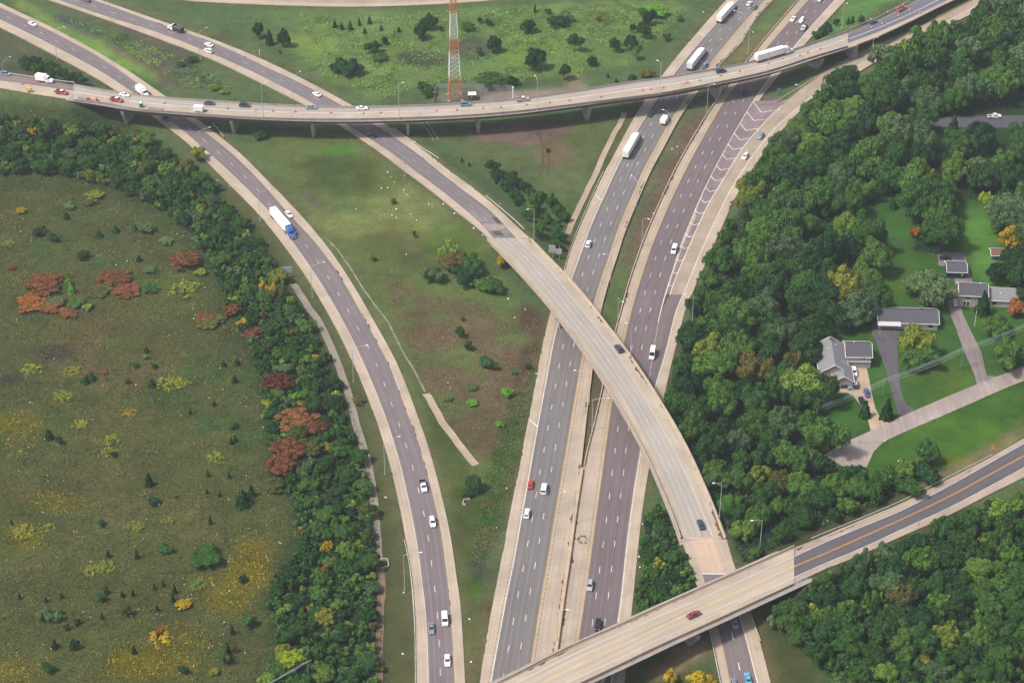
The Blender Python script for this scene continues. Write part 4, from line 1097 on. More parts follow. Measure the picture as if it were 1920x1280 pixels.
def make_van(pm, h=2.1, L_=5.3):
    root = empty('van')
    b = MB(); e = L_ / 2
    loft(b, [(e, 0.8, 0.76, 0.36, 0.95, 0.08), (e - 0.2, 0.95, 0.9, 0.3, 1.1, 0.1), (e - 1.0, 1.0, 0.95, 0.28, 1.28, 0.06), (-e + 0.05, 1.0, 0.97, 0.28, 1.3, 0.05), (-e, 0.97, 0.95, 0.32, 1.28, 0.05)])
    b.build('body', [pm], root)
    cabin(root, pm, e - 0.95, e - 1.65, -e + 0.16, -e + 0.03, 0.95, 0.82, 1.28, h)
    wheels(root, (e - 0.95, -e + 1.0), 0.88, 0.36); lights(root, e - 0.16, -e + 0.02, 0.72, 0.92, 1.05)
    for s in (-1, 1):
        k = MB(); k.box((e - 1.3, s * 1.1, 1.42), (0.14, 0.2, 0.24)); k.build('mirror', [M_TRIM], root)
    return root
def cab_mesh(root, pm, x, sleeper=True):
    """long-nose tractor cab, nose towards +x; x is the front bumper"""
    b = MB()
    loft(b, [(x, 0.85, 0.8, 0.5, 1.35, 0.12), (x - 0.3, 0.98, 0.9, 0.45, 1.62, 0.15), (x - 1.7, 1.08, 0.98, 0.5, 1.85, 0.12)])
    c = b.build('hood', [pm], root)
    b = MB(); back = x - (4.6 if sleeper else 3.4)
    loft(b, [(x - 1.65, 1.15, 1.1, 0.6, 1.95, 0.06), (x - 2.25, 1.18, 1.08, 0.6, 2.85, 0.14), (x - 3.0, 1.2, 1.12, 0.6, 3.05 + (0.55 if sleeper else 0), 0.16), (back, 1.2, 1.14, 0.6, 3.05 + (0.7 if sleeper else 0), 0.12)])
    b.build('cab', [pm], root)
    g = MB(); g.hexa([(x - 1.66, -0.95, 1.98), (x - 1.66, 0.95, 1.98), (x - 2.22, 0.92, 2.72), (x - 2.22, -0.92, 2.72)], [(x - 1.62, -0.95, 2.0), (x - 1.62, 0.95, 2.0), (x - 2.18, 0.92, 2.74), (x - 2.18, -0.92, 2.74)])
    g.build('windshield', [M_GLASS], root)
    for s in (-1, 1):
        g = MB(); g.box((x - 2.65, s * 1.19, 2.25), (0.75, 0.03, 0.62)); g.build('side_window', [M_GLASS], root)
        g = MB(); g.box((x - 2.0, s * 1.42, 2.1), (0.12, 0.22, 0.5)); g.build('mirror', [M_TRIM], root)
        g = MB(); g.tube((back + 0.1, s * 1.12, 0.8), (back + 0.1, s * 1.12, 3.5), 0.08); g.build('exhaust_stack', [M_RIM], root)
        g = MB(); g.box((x - 0.05, s * 0.8, 1.0), (0.16, 0.3, 0.24)); g.build('headlight', [M_LAMP], root)
    g = MB(); g.box((x + 0.02, 0, 1.0), (0.08, 1.0, 0.6)); g.build('grille', [M_RIM], root)
    g = MB(); g.box((x + 0.03, 0, 0.55), (0.2, 2.3, 0.3)); g.build('bumper', [M_RIM], root)
    return back
def make_semi(pm, skin=None):
    root = empty('semi_truck')
    x = 10.0
    back = cab_mesh(root, pm, x)
    g = MB(); g.box((x - 4.6, 0, 0.85), (7.4, 1.0, 0.3)); g.box((1.0, 0, 1.05), (14.5, 1.1, 0.22)); g.build('chassis', [M_CHASSIS], root)
    t = MB()
    x0, x1 = -10.6, x - 5.3
    t.hexa([(x0, -1.29, 1.16), (x1, -1.29, 1.16), (x1, 1.29, 1.16), (x0, 1.29, 1.16)], [(x0, -1.29, 4.05), (x1, -1.29, 4.05), (x1, 1.29, 4.05), (x0, 1.29, 4.05)])
    tr = t.build('trailer', [skin or M_TRAILER], root)
    d = MB(); d.box((x0 - 0.02, 0, 2.6), (0.04, 2.4, 2.7)); d.build('rear_door', [mat_plain('trailer_door', (0.7, 0.7, 0.69, 1), 0.5)], tr)
    d = MB()
    for s in (-1, 1): d.box(((x0 + x1) / 2, s * 1.3, 1.22), (x1 - x0, 0.04, 0.16))
    d.build('side_rail', [mat_plain('trailer_rail', (0.5, 0.5, 0.5, 1), 0.5)], tr)
    for xx in (x - 1.2, x - 5.6, x - 6.9, -8.6, -9.9):
        for s in (-1, 1):
            wo = wheel_mb(xx, s * 1.0, 0.52, 0.5).build('wheel', [M_TYRE], root); rim_mb(xx, s * 1.0, 0.52, 0.5, s).build('rim', [M_RIM], wo)
    return root
def make_box_truck(pm, L_=8.2, boxh=3.5):
    root = empty('box_truck')
    x = L_ / 2
    cab_mesh(root, pm, x, False)
    g = MB(); g.box((-0.6, 0, 0.85), (L_ - 1.4, 1.0, 0.3)); g.build('chassis', [M_CHASSIS], root)
    t = MB(); x1 = x - 3.5; x0 = -L_ / 2
    t.hexa([(x0, -1.25, 1.06), (x1, -1.25, 1.06), (x1, 1.25, 1.06), (x0, 1.25, 1.06)], [(x0, -1.25, boxh), (x1, -1.25, boxh), (x1, 1.25, boxh), (x0, 1.25, boxh)])
    t.build('cargo_box', [M_TRAILER], root)
    for xx in (x - 1.1, x0 + 1.6):
        for s in (-1, 1):
            wo = wheel_mb(xx, s * 0.98, 0.48, 0.42).build('wheel', [M_TYRE], root); rim_mb(xx, s * 0.98, 0.48, 0.42, s).build('rim', [M_RIM], wo)
    return root
def make_dump(pm):
    root = empty('dump_truck'); x = 4.2
    cab_mesh(root, pm, x, False)
    g = MB(); g.box((-0.4, 0, 0.85), (7.4, 1.0, 0.3)); g.build('chassis', [M_CHASSIS], root)
    bm = mat_plain('dark_steel_dump_body', (0.06, 0.07, 0.09, 1), 0.6, 0.3, 0.2)
    k = MB(); x0, x1 = -4.4, 0.6
    k.box(((x0 + x1) / 2, 0, 1.3), (x1 - x0, 2.4, 0.12))
    for s in (-1, 1): k.box(((x0 + x1) / 2, s * 1.2, 2.05), (x1 - x0, 0.1, 1.5))
    k.box((x1, 0, 2.3), (0.1, 2.5, 2.0)); k.box((x0, 0, 2.0), (0.1, 2.5, 1.4))
    bd = k.build('dump_body', [bm], root)
    for s in (-1, 1):
        r = MB(); r.box(((x0 + x1) / 2, s * 1.22, 2.84), (x1 - x0, 0.16, 0.1)); r.build('side_board', [M_RIM], bd)
    k = MB(); k.box((-1.8, 0, 2.3), (4.6, 2.2, 0.2)); k.build('load', [mat_plain('dark_earth', (0.08, 0.08, 0.09, 1), 1.0, 0, 0.4, 2)], bd)
    for xx in (x - 1.1, -2.2, -3.5):
        for s in (-1, 1):
            wo = wheel_mb(xx, s * 0.98, 0.5, 0.45).build('wheel', [M_TYRE], root); rim_mb(xx, s * 0.98, 0.5, 0.45, s).build('rim', [M_RIM], wo)
    return root
def make_service(pm, top, load):
    """utility pickup with a service body"""
    root = make_pickup(pm, bed=pm, roofcol=top)
    root.name = 'service_truck'
    k = MB()
    for s in (-1, 1): k.box((-1.86, s * 0.93, 1.2), (2.3, 0.42, 0.6))
    k.build('tool_box', [pm], root)
    k = MB(); k.box((-1.5, 0.1, 1.3), (1.2, 0.8, 0.6)); k.tube((-2.4, 0, 1.0), (-1.2, 0, 2.1), 0.12); k.tube((-1.2, 0, 2.1), (-0.4, 0.2, 1.95), 0.09)
    k.build('crane', [load], root)
    return root

PROTO = {}
def copy_tree(o, parent=None):
    c = o.copy(); COL.objects.link(c)
    if parent is not None: c.parent = parent
    for ch in o.children: copy_tree(ch, c)
    return c
def vehicle(key, maker, loc, rz, label, cat, group=None, pitch=0.0):
    if key not in PROTO:
        o = maker(); PROTO[key] = o
    else:
        o = copy_tree(PROTO[key])
        o.name = PROTO[key].name.split('.')[0]
    o.location = tuple(map(float, loc)); o.rotation_euler = (0, -pitch, rz)
    tag(o, label, cat, group)
    return o

def road_pose(P, px, py, sgn, off=0.0):
    """ground point on road line P's surface under this pixel, and the heading along it"""
    z = 0.0
    for _ in range(8):
        q = at(px, py, z); i = int(np.argmin(np.hypot(P[:, 0] - q[0], P[:, 1] - q[1]))); z = P[i, 2]
    q = at(px, py, z + off)
    q[2] = z + off
    t = P[min(i + 2, len(P) - 1)] - P[max(i - 2, 0)]
    h = math.atan2(t[1] * sgn, t[0] * sgn)
    pit = math.atan2(t[2] * sgn, math.hypot(t[0], t[1]))
    return q, h, pit

LINES = {'r1': r1.L['ln'], 'r2n': r2n.L['ln'], 'b': rb.L['ln'], 'r2s': r2s.L['ln'], 'sb': sb.L['l2'], 'nb': nb.L['l1'], 'x': r4.L['wr'], 'a': ra.L['ln'], 'aw': ra_w.L['ln'], 'ae': ra_e.L['ln'], 'c': rc.L['y']}
S = lambda c, **k: (('sedan', c), lambda: make_sedan(PAINT[c], **k))
U = lambda c, **k: (('suv', c) + tuple(k), lambda: make_suv(PAINT[c], **k))
V_ = lambda c: (('van', c), lambda: make_van(PAINT[c]))
P_ = lambda c, n='', **k: (('pickup', c, n), lambda: make_pickup(PAINT[c], **k))
G1, G2, G3 = 'vehicles on the ramps', 'vehicles on the main highway', 'vehicles on the top bridge'
M_ROOF_WHITE = PAINT['white']
CARS = [
 (S('white'), 'r1', 61, 47, 1, 'white sedan alone on the left ramp at the upper left corner of the photo', 'car', G1),
 ((('boxtruck', 'white'), lambda: make_box_truck(PAINT['white'])), 'r1', 268, 178, 1, 'white box truck half hidden behind the railing of the top bridge', 'truck', G1),
 ((('semi', 'blue'), lambda: make_semi(PAINT['blue'])), 'r1', 532, 427, 1, 'semi truck with a blue cab and a white trailer on the curved left ramp', 'truck', G1),
 (S('white'), 'r1', 542, 404, 1, 'white sedan passing beside the blue cabbed semi truck', 'car', G1),
 (P_('white', 'dark', bed=PAINT['black']), 'r1', 794, 914, 1, 'white pickup truck with a black bed on the left ramp', 'pickup truck', G1),
 (U('white'), 'r1', 811, 981, 1, 'white SUV following the white pickup down the left ramp', 'SUV', G1),
 (V_('white'), 'r1', 834, 1164, 1, 'white van beside a grey sedan near the bottom of the left ramp', 'van', G1),
 (S('grey'), 'r1', 809, 1180, 1, 'grey sedan in the lane beside a white van on the left ramp', 'car', G1),
 (S('white'), 'r1', 839, 1240, 1, 'white sedan lowest on the left ramp at the bottom edge', 'car', G1),
 (S('black'), 'r1', 311, 224, 1, 'dark sedan in the shade under the top bridge on the left ramp', 'car', G1),
 ((('dump', 'white'), lambda: make_dump(PAINT['white'])), 'r2n', 329, 58, -1, 'dump truck with white cab and dark open body on the middle ramp', 'truck', G1),
 (S('white'), 'r2n', 392, 86, -1, 'upper one of two white cars side by side behind the dump truck', 'car', G1),
 (U('white'), 'r2n', 391, 98, -1, 'white SUV, lower one of two white cars side by side on the middle ramp', 'SUV', G1),
 (S('white'), 'r2n', 594, 179, -1, 'white sedan just beyond the top bridge on the middle ramp', 'car', G1),
 (S('dark'), 'r2n', 697, 256, -1, 'dark sedan on the middle ramp just below the top bridge', 'car', G1),
 (P_('grey', ''), 'r2n', 160, 2, -1, 'dark pickup truck cut by the top edge on the middle ramp', 'pickup truck', G1),
 (U('dark'), 'b', 1160, 656, -1, 'dark SUV on the middle of the curved flyover beside its parapet', 'SUV', G1),
 (S('dark'), 'b', 1314, 985, -1, 'dark sedan at the lower end of the curved flyover', 'car', G1),
 (S('silver'), 'r2s', 1377, 1168, -1, 'silver sedan coming out from under the bottom bridge', 'car', G1),
 (S('sky'), 'r2s', 1402, 1274, -1, 'bright blue sedan at the bottom edge on the ramp', 'car', G1),
 (S('grey'), 'r2s', 1376, 1284, -1, 'grey sedan cut by the bottom edge beside the bright blue car', 'car', G1),
 ((('semi', 'white'), lambda: make_semi(PAINT['white'])), 'sb', 1363, 28, -1, 'white semi truck nearest the top edge on the main highway', 'truck', G2),
 (S('white'), 'sb', 1405, 9, -1, 'white sedan beside a grey one at the top of the main highway', 'car', G2),
 (U('grey'), 'sb', 1414, 16, -1, 'grey SUV beside a white sedan at the top of the main highway', 'SUV', G2),
 ((('semi', 'white'), None), 'sb', 1307, 115, -1, 'white semi truck about to pass under the top bridge', 'truck', G2),
 (U('steel'), 'sb', 1322, 125, -1, 'dark blue SUV beside the white semi truck behind the top bridge', 'SUV', G2),
 (S('dark'), 'sb', 1220, 216, -1, 'dark sedan just below the top bridge on the main highway', 'car', G2),
 ((('boxtruck', 'short'), lambda: make_box_truck(PAINT['white'], 7.0, 2.7)), 'sb', 1246, 229, -1, 'small white box truck just below the top bridge on the main highway', 'truck', G2),
 ((('semi', 'white'), None), 'sb', 1185, 277, -1, 'white semi truck below the top bridge in the main highway right lane', 'truck', G2),
 (U('white'), 'sb', 1103, 460, -1, 'white SUV on the main highway right of the two grey sign backs', 'SUV', G2),
 (S('red'), 'sb', 995, 910, -1, 'red car beside a white van on the main highway', 'car', G2),
 (V_('white'), 'sb', 1020, 919, -1, 'white van beside the red car on the main highway', 'van', G2),
 (U('white'), 'sb', 988, 965, -1, 'white SUV behind the red car, lowest on the oncoming carriageway', 'SUV', G2),
 (U('silver'), 'nb', 1538, 2, 1, 'silver SUV cut by the top edge on the far carriageway', 'SUV', G2),
 (S('white'), 'nb', 1487, 38, 1, 'white sedan in the left lane near the top of the far carriageway', 'car', G2),
 (U('white'), 'nb', 1503, 41, 1, 'white SUV right in front of the pickup with the dark bed', 'SUV', G2),
 (P_('silver', 'capd', bed=PAINT['dark'], roofcol=PAINT['white']), 'nb', 1507, 55, 1, 'silver pickup truck with a dark bed behind a white SUV', 'pickup truck', G2),
 (S('black'), 'nb', 1395, 177, 1, 'black sedan in the shade right under the top bridge', 'car', G2),
 (V_('white'), 'nb', 1264, 471, 1, 'white van next to the painted chevrons of the exit gore', 'van', G2),
 ((('boxtruck', 'van'), None), 'nb', 1223, 667, 1, 'white high roofed van on the right of the curved flyover', 'van', G2),
 (U('silver'), 'nb', 1106, 1100, 1, 'silver SUV in the left lane left of the shrubs between the roads', 'SUV', G2),
 (U('black'), 'nb', 1121, 1174, 1, 'black SUV touching the railing of the bottom bridge in the photo', 'SUV', G2),
 (U('steel'), 'x', 1426, 258, 1, 'blue grey SUV on the concrete exit ramp near the orange sign', 'SUV', G1),
 (U('white'), 'x', 1397, 296, 1, 'white SUV on the concrete exit ramp beside the chevrons', 'SUV', G1),
 (S('dark'), 'x', 1598, 129, 1, 'dark sedan half hidden by the trees on the exit ramp', 'car', G1),
 (S('maroon'), 'c', 1301, 1154, 1, 'dark red sedan on the bottom bridge', 'car', None),
 (U('steel'), 'aw', 12, 141, 1, 'light blue SUV at the left edge of the photo', 'SUV', G3),
 ((('boxtruck', 'white'), None), 'aw', 85, 154, 1, 'white box truck at the left end of the top bridge', 'truck', G3),
 ((('service', 'red'), lambda: make_service(PAINT['red'], PAINT['white'], PAINT['dark'])), 'aw', 116, 176, 1, 'red service truck with a white roof in front of the white box truck', 'truck', G3),
 ((('service', 'red'), None), 'a', 219, 190, 1, 'red service truck parked in the closed lane of the top bridge', 'truck', G3),
 (S('white'), 'a', 234, 180, 1, 'white sedan driving past the red service truck on the top bridge', 'car', G3),
 (S('dark'), 'a', 393, 196, 1, 'dark sedan behind the dark SUV on the top bridge', 'car', G3),
 (U('dark'), 'a', 459, 200, 1, 'dark SUV left of the first lamp post on the top bridge', 'SUV', G3),
 (S('steel'), 'a', 584, 204, 1, 'dark blue sedan on the top bridge above the second wide pier', 'car', G3),
 (S('white'), 'a', 679, 205, 1, 'white sedan on the middle of the top bridge', 'car', G3),
 (U('steel'), 'a', 873, 198, 1, 'blue grey SUV on the top bridge below the lattice tower', 'SUV', G3),
 ((('service', 'white'), lambda: make_service(PAINT['silver'], PAINT['white'], PAINT['red'])), 'a', 980, 189, 1, 'grey and white service truck with a red load on the top bridge', 'truck', G3),
 (U('green'), 'a', 1352, 136, 1, 'dark green SUV behind the white semi truck on the top bridge', 'SUV', G3),
 ((('semi', 'white'), None), 'a', 1452, 107, 1, 'white semi truck on the right half of the top bridge', 'truck', G3),
 (S('navy'), 'ae', 1637, 44, 1, 'dark blue sedan beyond the right end of the top bridge', 'car', G3),
 ((('service', 'orange'), lambda: make_service(PAINT['orange'], PAINT['maroon'], PAINT['dark'])), 'ae', 1690, 19, 1, 'orange brown work truck at the top right road near the top edge', 'truck', G3),
]
PROTO_ALT = {('boxtruck', 'van'): lambda: make_van(PAINT['white'], 2.75, 6.0)}
KEYED = {}
for (key, mk), road, px, py, sg, label, cat, grp in CARS:
    mk = mk or PROTO_ALT.get(key)
    q, h, pit = road_pose(LINES[road], px, py, sg, 0.012)
    vehicle(key, mk, q, h, label, cat, grp, pit)

# parked cars by the houses and on the back road
def parked(mk, px, py, px2, py2, label, cat='car', lift=0.1):
    p, q = on_ground(px, py), on_ground(px2, py2)
    p[2] += lift
    vehicle(mk[0], mk[1], p, math.atan2(q[1] - p[1], q[0] - p[0]), label, cat, 'cars parked at the houses')
parked(U('white'), 1601, 700, 1606, 720, 'white SUV parked right outside the garage door of the nearest house', 'SUV')
parked(U('dark', roofcol=PAINT['silver']), 1603, 723, 1600, 700, 'dark SUV with a pale roof parked at the corner of the nearest house', 'SUV')
parked(S('navy'), 1625, 739, 1629, 752, 'blue sedan parked on the pale driveway behind the dark SUV')
parked(S('black'), 1616, 755, 1622, 770, 'black sedan parked behind the small dark fir on the pale driveway')
parked(S('black'), 1773, 486, 1800, 486, 'black sedan parked on the pad above the small black garage')
parked(P_('white', ''), 1864, 221, 1880, 220, 'white pickup truck on the back road among the trees at the right edge', 'pickup truck')
parked(S('white'), 1726, 231, 1745, 230, 'white car almost hidden by trees on the back road')

# ------------------------------------------------------------------ street lamps
M_POLE = mat_plain('aluminium_lamp_pole', (0.50, 0.51, 0.50, 1), 0.45, 0.2, 0.08)
M_HEAD = mat_plain('lamp_head', (0.74, 0.75, 0.73, 1), 0.4, 0.0, 0.05)
def street_lamp(base, top_py, tip, label, curved=False, z=None):
    bx, by = base
    if z is None: p = on_ground(bx, by)
    else: p = at(bx, by, z)
    # height from the pixel distance up the pole
    lo, hi = 3.0, 22.0
    for _ in range(40):
        mid = (lo + hi) / 2
        if pix((p[0], p[1], p[2] + mid))[1] > top_py: lo = mid
        else: hi = mid
    hgt = mid
    root = empty('street_lamp', p)
    tag(root, label, 'street lamp', 'street lamps')
    b = MB(); b.tube((0, 0, 0), (0, 0, hgt), 0.13, 0.08, 8); b.build('pole', [M_POLE], root)
    b = MB(); b.tube((0, 0, -0.3), (0, 0, 0.25), 0.34, 0.3, 10); b.build('base', [M_PIER], root)
    # arm: find the horizontal reach whose end meets the tip pixel at a small rise
    zt = p[2] + hgt + 0.9
    e = at(tip[0], tip[1], zt)
    d = np.array((e[0] - p[0], e[1] - p[1])); n = np.linalg.norm(d)
    if n > 5.0: d *= 5.0 / n
    if n < 0.8: d = np.array((1.6, 0.6))
    a = MB()
    pts = [(0, 0, hgt - 0.1), (d[0] * 0.35, d[1] * 0.35, hgt + 0.5), (d[0] * 0.75, d[1] * 0.75, hgt + 0.82), (d[0], d[1], hgt + 0.9)]
    for s, t in zip(pts[:-1], pts[1:]): a.tube(s, t, 0.06, 0.055, 6)
    ar = a.build('arm', [M_POLE], root)
    u = d / np.linalg.norm(d)
    h = MB(); h.box((d[0] + u[0] * 0.35, d[1] + u[1] * 0.35, hgt + 0.88), (0.85, 0.36, 0.18), math.atan2(u[1], u[0])); h.build('lamp_head', [M_HEAD], ar)
LAMPS = [
 ((107, 111), 57, (118, 51), 'street lamp on the lower side of the left ramp near the upper left corner'),
 ((6, 139), 119, (18, 107), 'street lamp at the left edge beside the light blue SUV'),
 ((376, 112), 63, (389, 51), 'street lamp standing beside the two white cars on the middle ramp'),
 ((208, 40), 4, (196, -2), 'street lamp on the middle ramp nearest the top left edge'),
 ((549, 185), 146, (563, 134), 'street lamp on the middle ramp just behind the top bridge'),
 ((759, 331), 274, (775, 266), 'street lamp at the lower edge of the middle ramp below the top bridge'),
 ((375, 285), 248, (392, 239), 'street lamp on the left ramp just below the top bridge'),
 ((488, 415), 364, (504, 354), 'street lamp on the left ramp just above the blue cabbed semi truck'),
 ((586, 557), 501, (608, 491), 'street lamp on the left ramp beside the grey sign back'),
 ((663, 715), 654, (689, 647), 'street lamp halfway down the left ramp, second below the grey sign back'),
 ((722, 889), 828, (748, 818), 'street lamp on the left ramp just above the white pickup'),
 ((759, 1105), 1040, (791, 1035), 'lowest street lamp on the left ramp beside the guard rail'),
 ((1001, 452), 393, (991, 392), 'street lamp at the upper end of the curved flyover'),
 ((1393, 80), 28, (1376, 20), 'street lamp in the median beside the topmost white semi truck'),
 ((1402, 103), 56, (1412, 60), 'thin street lamp in the median just above the top bridge'),
 ((1578, 55), 8, (1587, 6), 'street lamp on the right verge of the far carriageway near the top edge'),
 ((1633, 116), 75, (1640, 72), 'street lamp between the exit ramp and the right end of the top bridge'),
 ((1509, 212), 165, (1494, 159), 'street lamp on the outer edge of the exit ramp under the top bridge'),
 ((1412, 311), 284, (1402, 282), 'street lamp on the outer edge of the exit ramp beside the white SUV'),
 ((1325, 211), 161, (1338, 158), 'street lamp in the brown median just below the top bridge'),
 ((1251, 263), 212, (1244, 206), 'street lamp in the median beside the small white box truck'),
 ((1193, 388), 342, (1185, 329), 'street lamp in the brown median, second below the top bridge'),
 ((1203, 462), 411, (1215, 410), 'street lamp in the middle of the brown median above the green strip'),
 ((1145, 528), 480, (1134, 476), 'street lamp at the left median edge above the curved flyover'),
 ((1158, 612), 566, (1167, 565), 'street lamp in the green end of the median above the flyover'),
 ((1105, 758), 700, (1079, 694), 'street lamp under the flyover with its arm over the oncoming lanes'),
 ((1110, 808), 749, (1140, 746), 'street lamp in the narrow dark median with its arm to the right'),
 ((1077, 981), 920, (1060, 921), 'street lamp on the median barrier beside the round burnt stain'),
 ((1044, 1205), 1144, (1062, 1142), 'lowest street lamp on the median barrier'),
 ((1425, 1024), 975, (1412, 975), 'street lamp among the trees right of the flyover end'),
 ((1297, 612), 552, (1286, 552), 'street lamp at the edge of the wood beside the end of the exit ramp'),
]
for base, top, tip, label in LAMPS:
    street_lamp(base, top, tip, label)
street_lamp((1349, 967), 909, (1340, 905), 'street lamp on the parapet at the lower end of the curved flyover', z=7.4)
street_lamp((1182, 668), 607, (1176, 605), 'street lamp on the parapet of the flyover near the dark SUV', z=8.6)
for px, py, ty, tip, lab in ((494, 219, 160, (492, 157), 'first street lamp on the top bridge from its left end'), (749, 221, 160, (748, 157), 'street lamp on the middle of the top bridge below the tower shrubs'),
                   (1007, 207, 150, (1004, 143), 'street lamp on the top bridge right of the grey service truck'), (1237, 175, 120, (1234, 114), 'street lamp with a curved arm on the top bridge over the main highway'), (1439, 133, 95, (1446, 93), 'street lamp on the top bridge in front of the white semi truck')):
    street_lamp((px, py), ty, tip, lab, z=10.8)

# ------------------------------------------------------------------ drums and road works on the top bridge
M_DRUM = mat_plain('orange_drum_plastic', (0.80, 0.13, 0.04, 1), 0.5, 0, 0.08)
M_DRUM_W = mat_plain('white_reflective_band', (0.85, 0.82, 0.8, 1), 0.5, 0, 0.05)
def make_drum():
    root = empty('traffic_drum')
    b = MB(); b.tube((0, 0, 0.1), (0, 0, 1.05), 0.36, 0.29, 12); b.tube((0, 0, 1.05), (0, 0, 1.14), 0.12, 0.1, 8); b.build('body', [M_DRUM], root)
    b = MB(); b.tube((0, 0, 0), (0, 0, 0.1), 0.5, 0.48, 12); b.build('rubber_base', [M_TYRE], root)
    for z0 in (0.38, 0.72):
        b = MB(); r = 0.36 - 0.07 * (z0 - 0.1) / 0.95 + 0.012; b.tube((0, 0, z0), (0, 0, z0 + 0.15), r, r - 0.011, 12); b.build('band', [M_DRUM_W], root)
    return root
DRUMS = [(42, 157), (308, 193), (426, 203), (479, 206), (511, 208), (553, 209), (620, 211), (681, 212), (713, 211), (818, 207), (856, 206), (905, 202), (938, 201), (986, 196), (1030, 192), (1034, 200), (1040, 200), (1067, 188), (1126, 181), (1204, 169), (1220, 167), (1243, 164), (1285, 155), (1289, 155),
         (1311, 150), (1351, 141), (1386, 133), (1441, 118), (1466, 110), (1499, 104), (1514, 98), (1537, 91), (1590, 73), (1633, 37), (1654, 45), (1664, 24), (1694, 9), (1684, 30), (1706, 20), (1725, 25), (1635, 52)]
for i, (px, py) in enumerate(DRUMS):
    P = LINES['a'] if 138 < px < 1592 else (LINES['aw'] if px < 138 else LINES['ae'])
    q, h, _ = road_pose(P, px, py + 1, 1, 0.012)
    side = 'left' if px < 700 else ('middle' if px < 1150 else 'right')
    vehicle('drum', make_drum, q, h, 'orange traffic drum, %s from the left along the top bridge road' % (['1st', '2nd', '3rd'] + ['%dth' % n for n in range(4, 60)])[sorted(DRUMS).index((px, py))], 'traffic drum', 'orange traffic drums')

def on_road(P, px, py, up=0.01):
    return road_pose(P, px, py, 1, up)
# portable toilet
q, h, _ = on_road(LINES['a'], 265, 201)
t = empty('portable_toilet', q, h); tag(t, 'green portable toilet with a white roof on the closed lane of the top bridge', 'portable toilet')
b = MB(); b.box((0, 0, 1.05), (1.2, 1.2, 2.1)); b.build('cabin', [mat_plain('green_plastic', (0.03, 0.22, 0.10, 1), 0.5)], t)
b = MB(); b.hexa([(-.64, -.64, 2.1), (.64, -.64, 2.1), (.64, .64, 2.1), (-.64, .64, 2.1)], [(-.45, -.45, 2.38), (.45, -.45, 2.38), (.45, .45, 2.38), (-.45, .45, 2.38)]); b.build('roof', [M_DRUM_W], t)
b = MB(); b.box((0, -0.61, 1.0), (0.8, 0.03, 1.8)); b.build('door', [mat_plain('dark_green_plastic', (0.02, 0.14, 0.07, 1), 0.5)], t)
# white utility trailer
q, h, _ = on_road(LINES['a'], 373, 209)
t = empty('utility_trailer', q, h); tag(t, 'small white enclosed work trailer standing below the dark sedan on the top bridge', 'trailer')
b = MB(); b.box((0, 0, 1.55), (4.0, 2.1, 2.0)); b.build('body', [M_TRAILER], t)
b = MB(); b.box((0, 0, 2.58), (4.1, 2.2, 0.06)); b.build('roof', [PAINT['white']], t)
b = MB(); b.box((2.6, 0, 0.55), (1.4, 0.12, 0.12)); b.build('tow_bar', [M_CHASSIS], t)
wheels(t, (-0.4, 0.5), 1.0, 0.36)
# red and tan paving gear
q, h, _ = on_road(LINES['a'], 174, 190)
t = empty('concrete_saw_trailer', q, h); tag(t, 'red work trailer loaded with tan gear near the left end of the top bridge', 'trailer')
b = MB(); b.box((0, 0, 0.7), (5.2, 1.9, 0.2)); b.build('deck', [PAINT['red']], t)
b = MB(); b.box((0.6, 0.1, 1.2), (2.8, 1.2, 0.8)); b.tube((-1.8, 0, 1.0), (1.8, 0.5, 1.9), 0.18); b.build('machine', [mat_plain('tan_machine_paint', (0.5, 0.36, 0.24, 1), 0.6)], t)
b = MB(); b.box((-2.0, -0.2, 1.0), (1.2, 1.4, 0.4)); b.build('engine_cover', [PAINT['maroon']], t)
wheels(t, (-0.6, 0.5), 0.95, 0.4)
# arrow board, seen from behind as a yellow drum-like box
q, h, _ = on_road(LINES['aw'], 55, 172)
t = empty('sign_trailer', q, h); tag(t, 'yellow sign trailer on the shoulder near the left edge of the photo', 'trailer')
b = MB(); b.box((0, 0, 1.35), (2.4, 0.9, 1.2)); b.build('cabinet', [PAINT['yellow']], t)
b = MB(); b.box((1.8, 0, 0.55), (1.3, 0.1, 0.1)); b.tube((0, 0, 0.4), (0, 0, 0.8), 0.1); b.build('tow_bar', [M_CHASSIS], t)
wheels(t, (0,), 0.7, 0.32)
# concrete blocks and beams lying in the closed lane
for px, py, ln, lab in ((292, 205, 6.5, 'grey concrete beam lying beside the green toilet on the top bridge'), (155, 186, 4.0, 'pale formwork panel at the torn up left end of the top bridge'), (206, 196, 3.0, 'white slab lying under the red service truck on the top bridge')):
    q, h, _ = on_road(LINES['a'], px, py)
    b = MB()
    b.hexa([(-ln / 2, -.4, 0), (ln / 2, -.4, 0), (ln / 2, .4, 0), (-ln / 2, .4, 0)], [(-ln / 2, -.15, .8), (ln / 2, -.15, .8), (ln / 2, .15, .8), (-ln / 2, .15, .8)])
    o = b.build('concrete_barrier', [M_PARAPET_GREY]); o.location = tuple(q); o.rotation_euler.z = h
    tag(o, lab, 'concrete barrier')

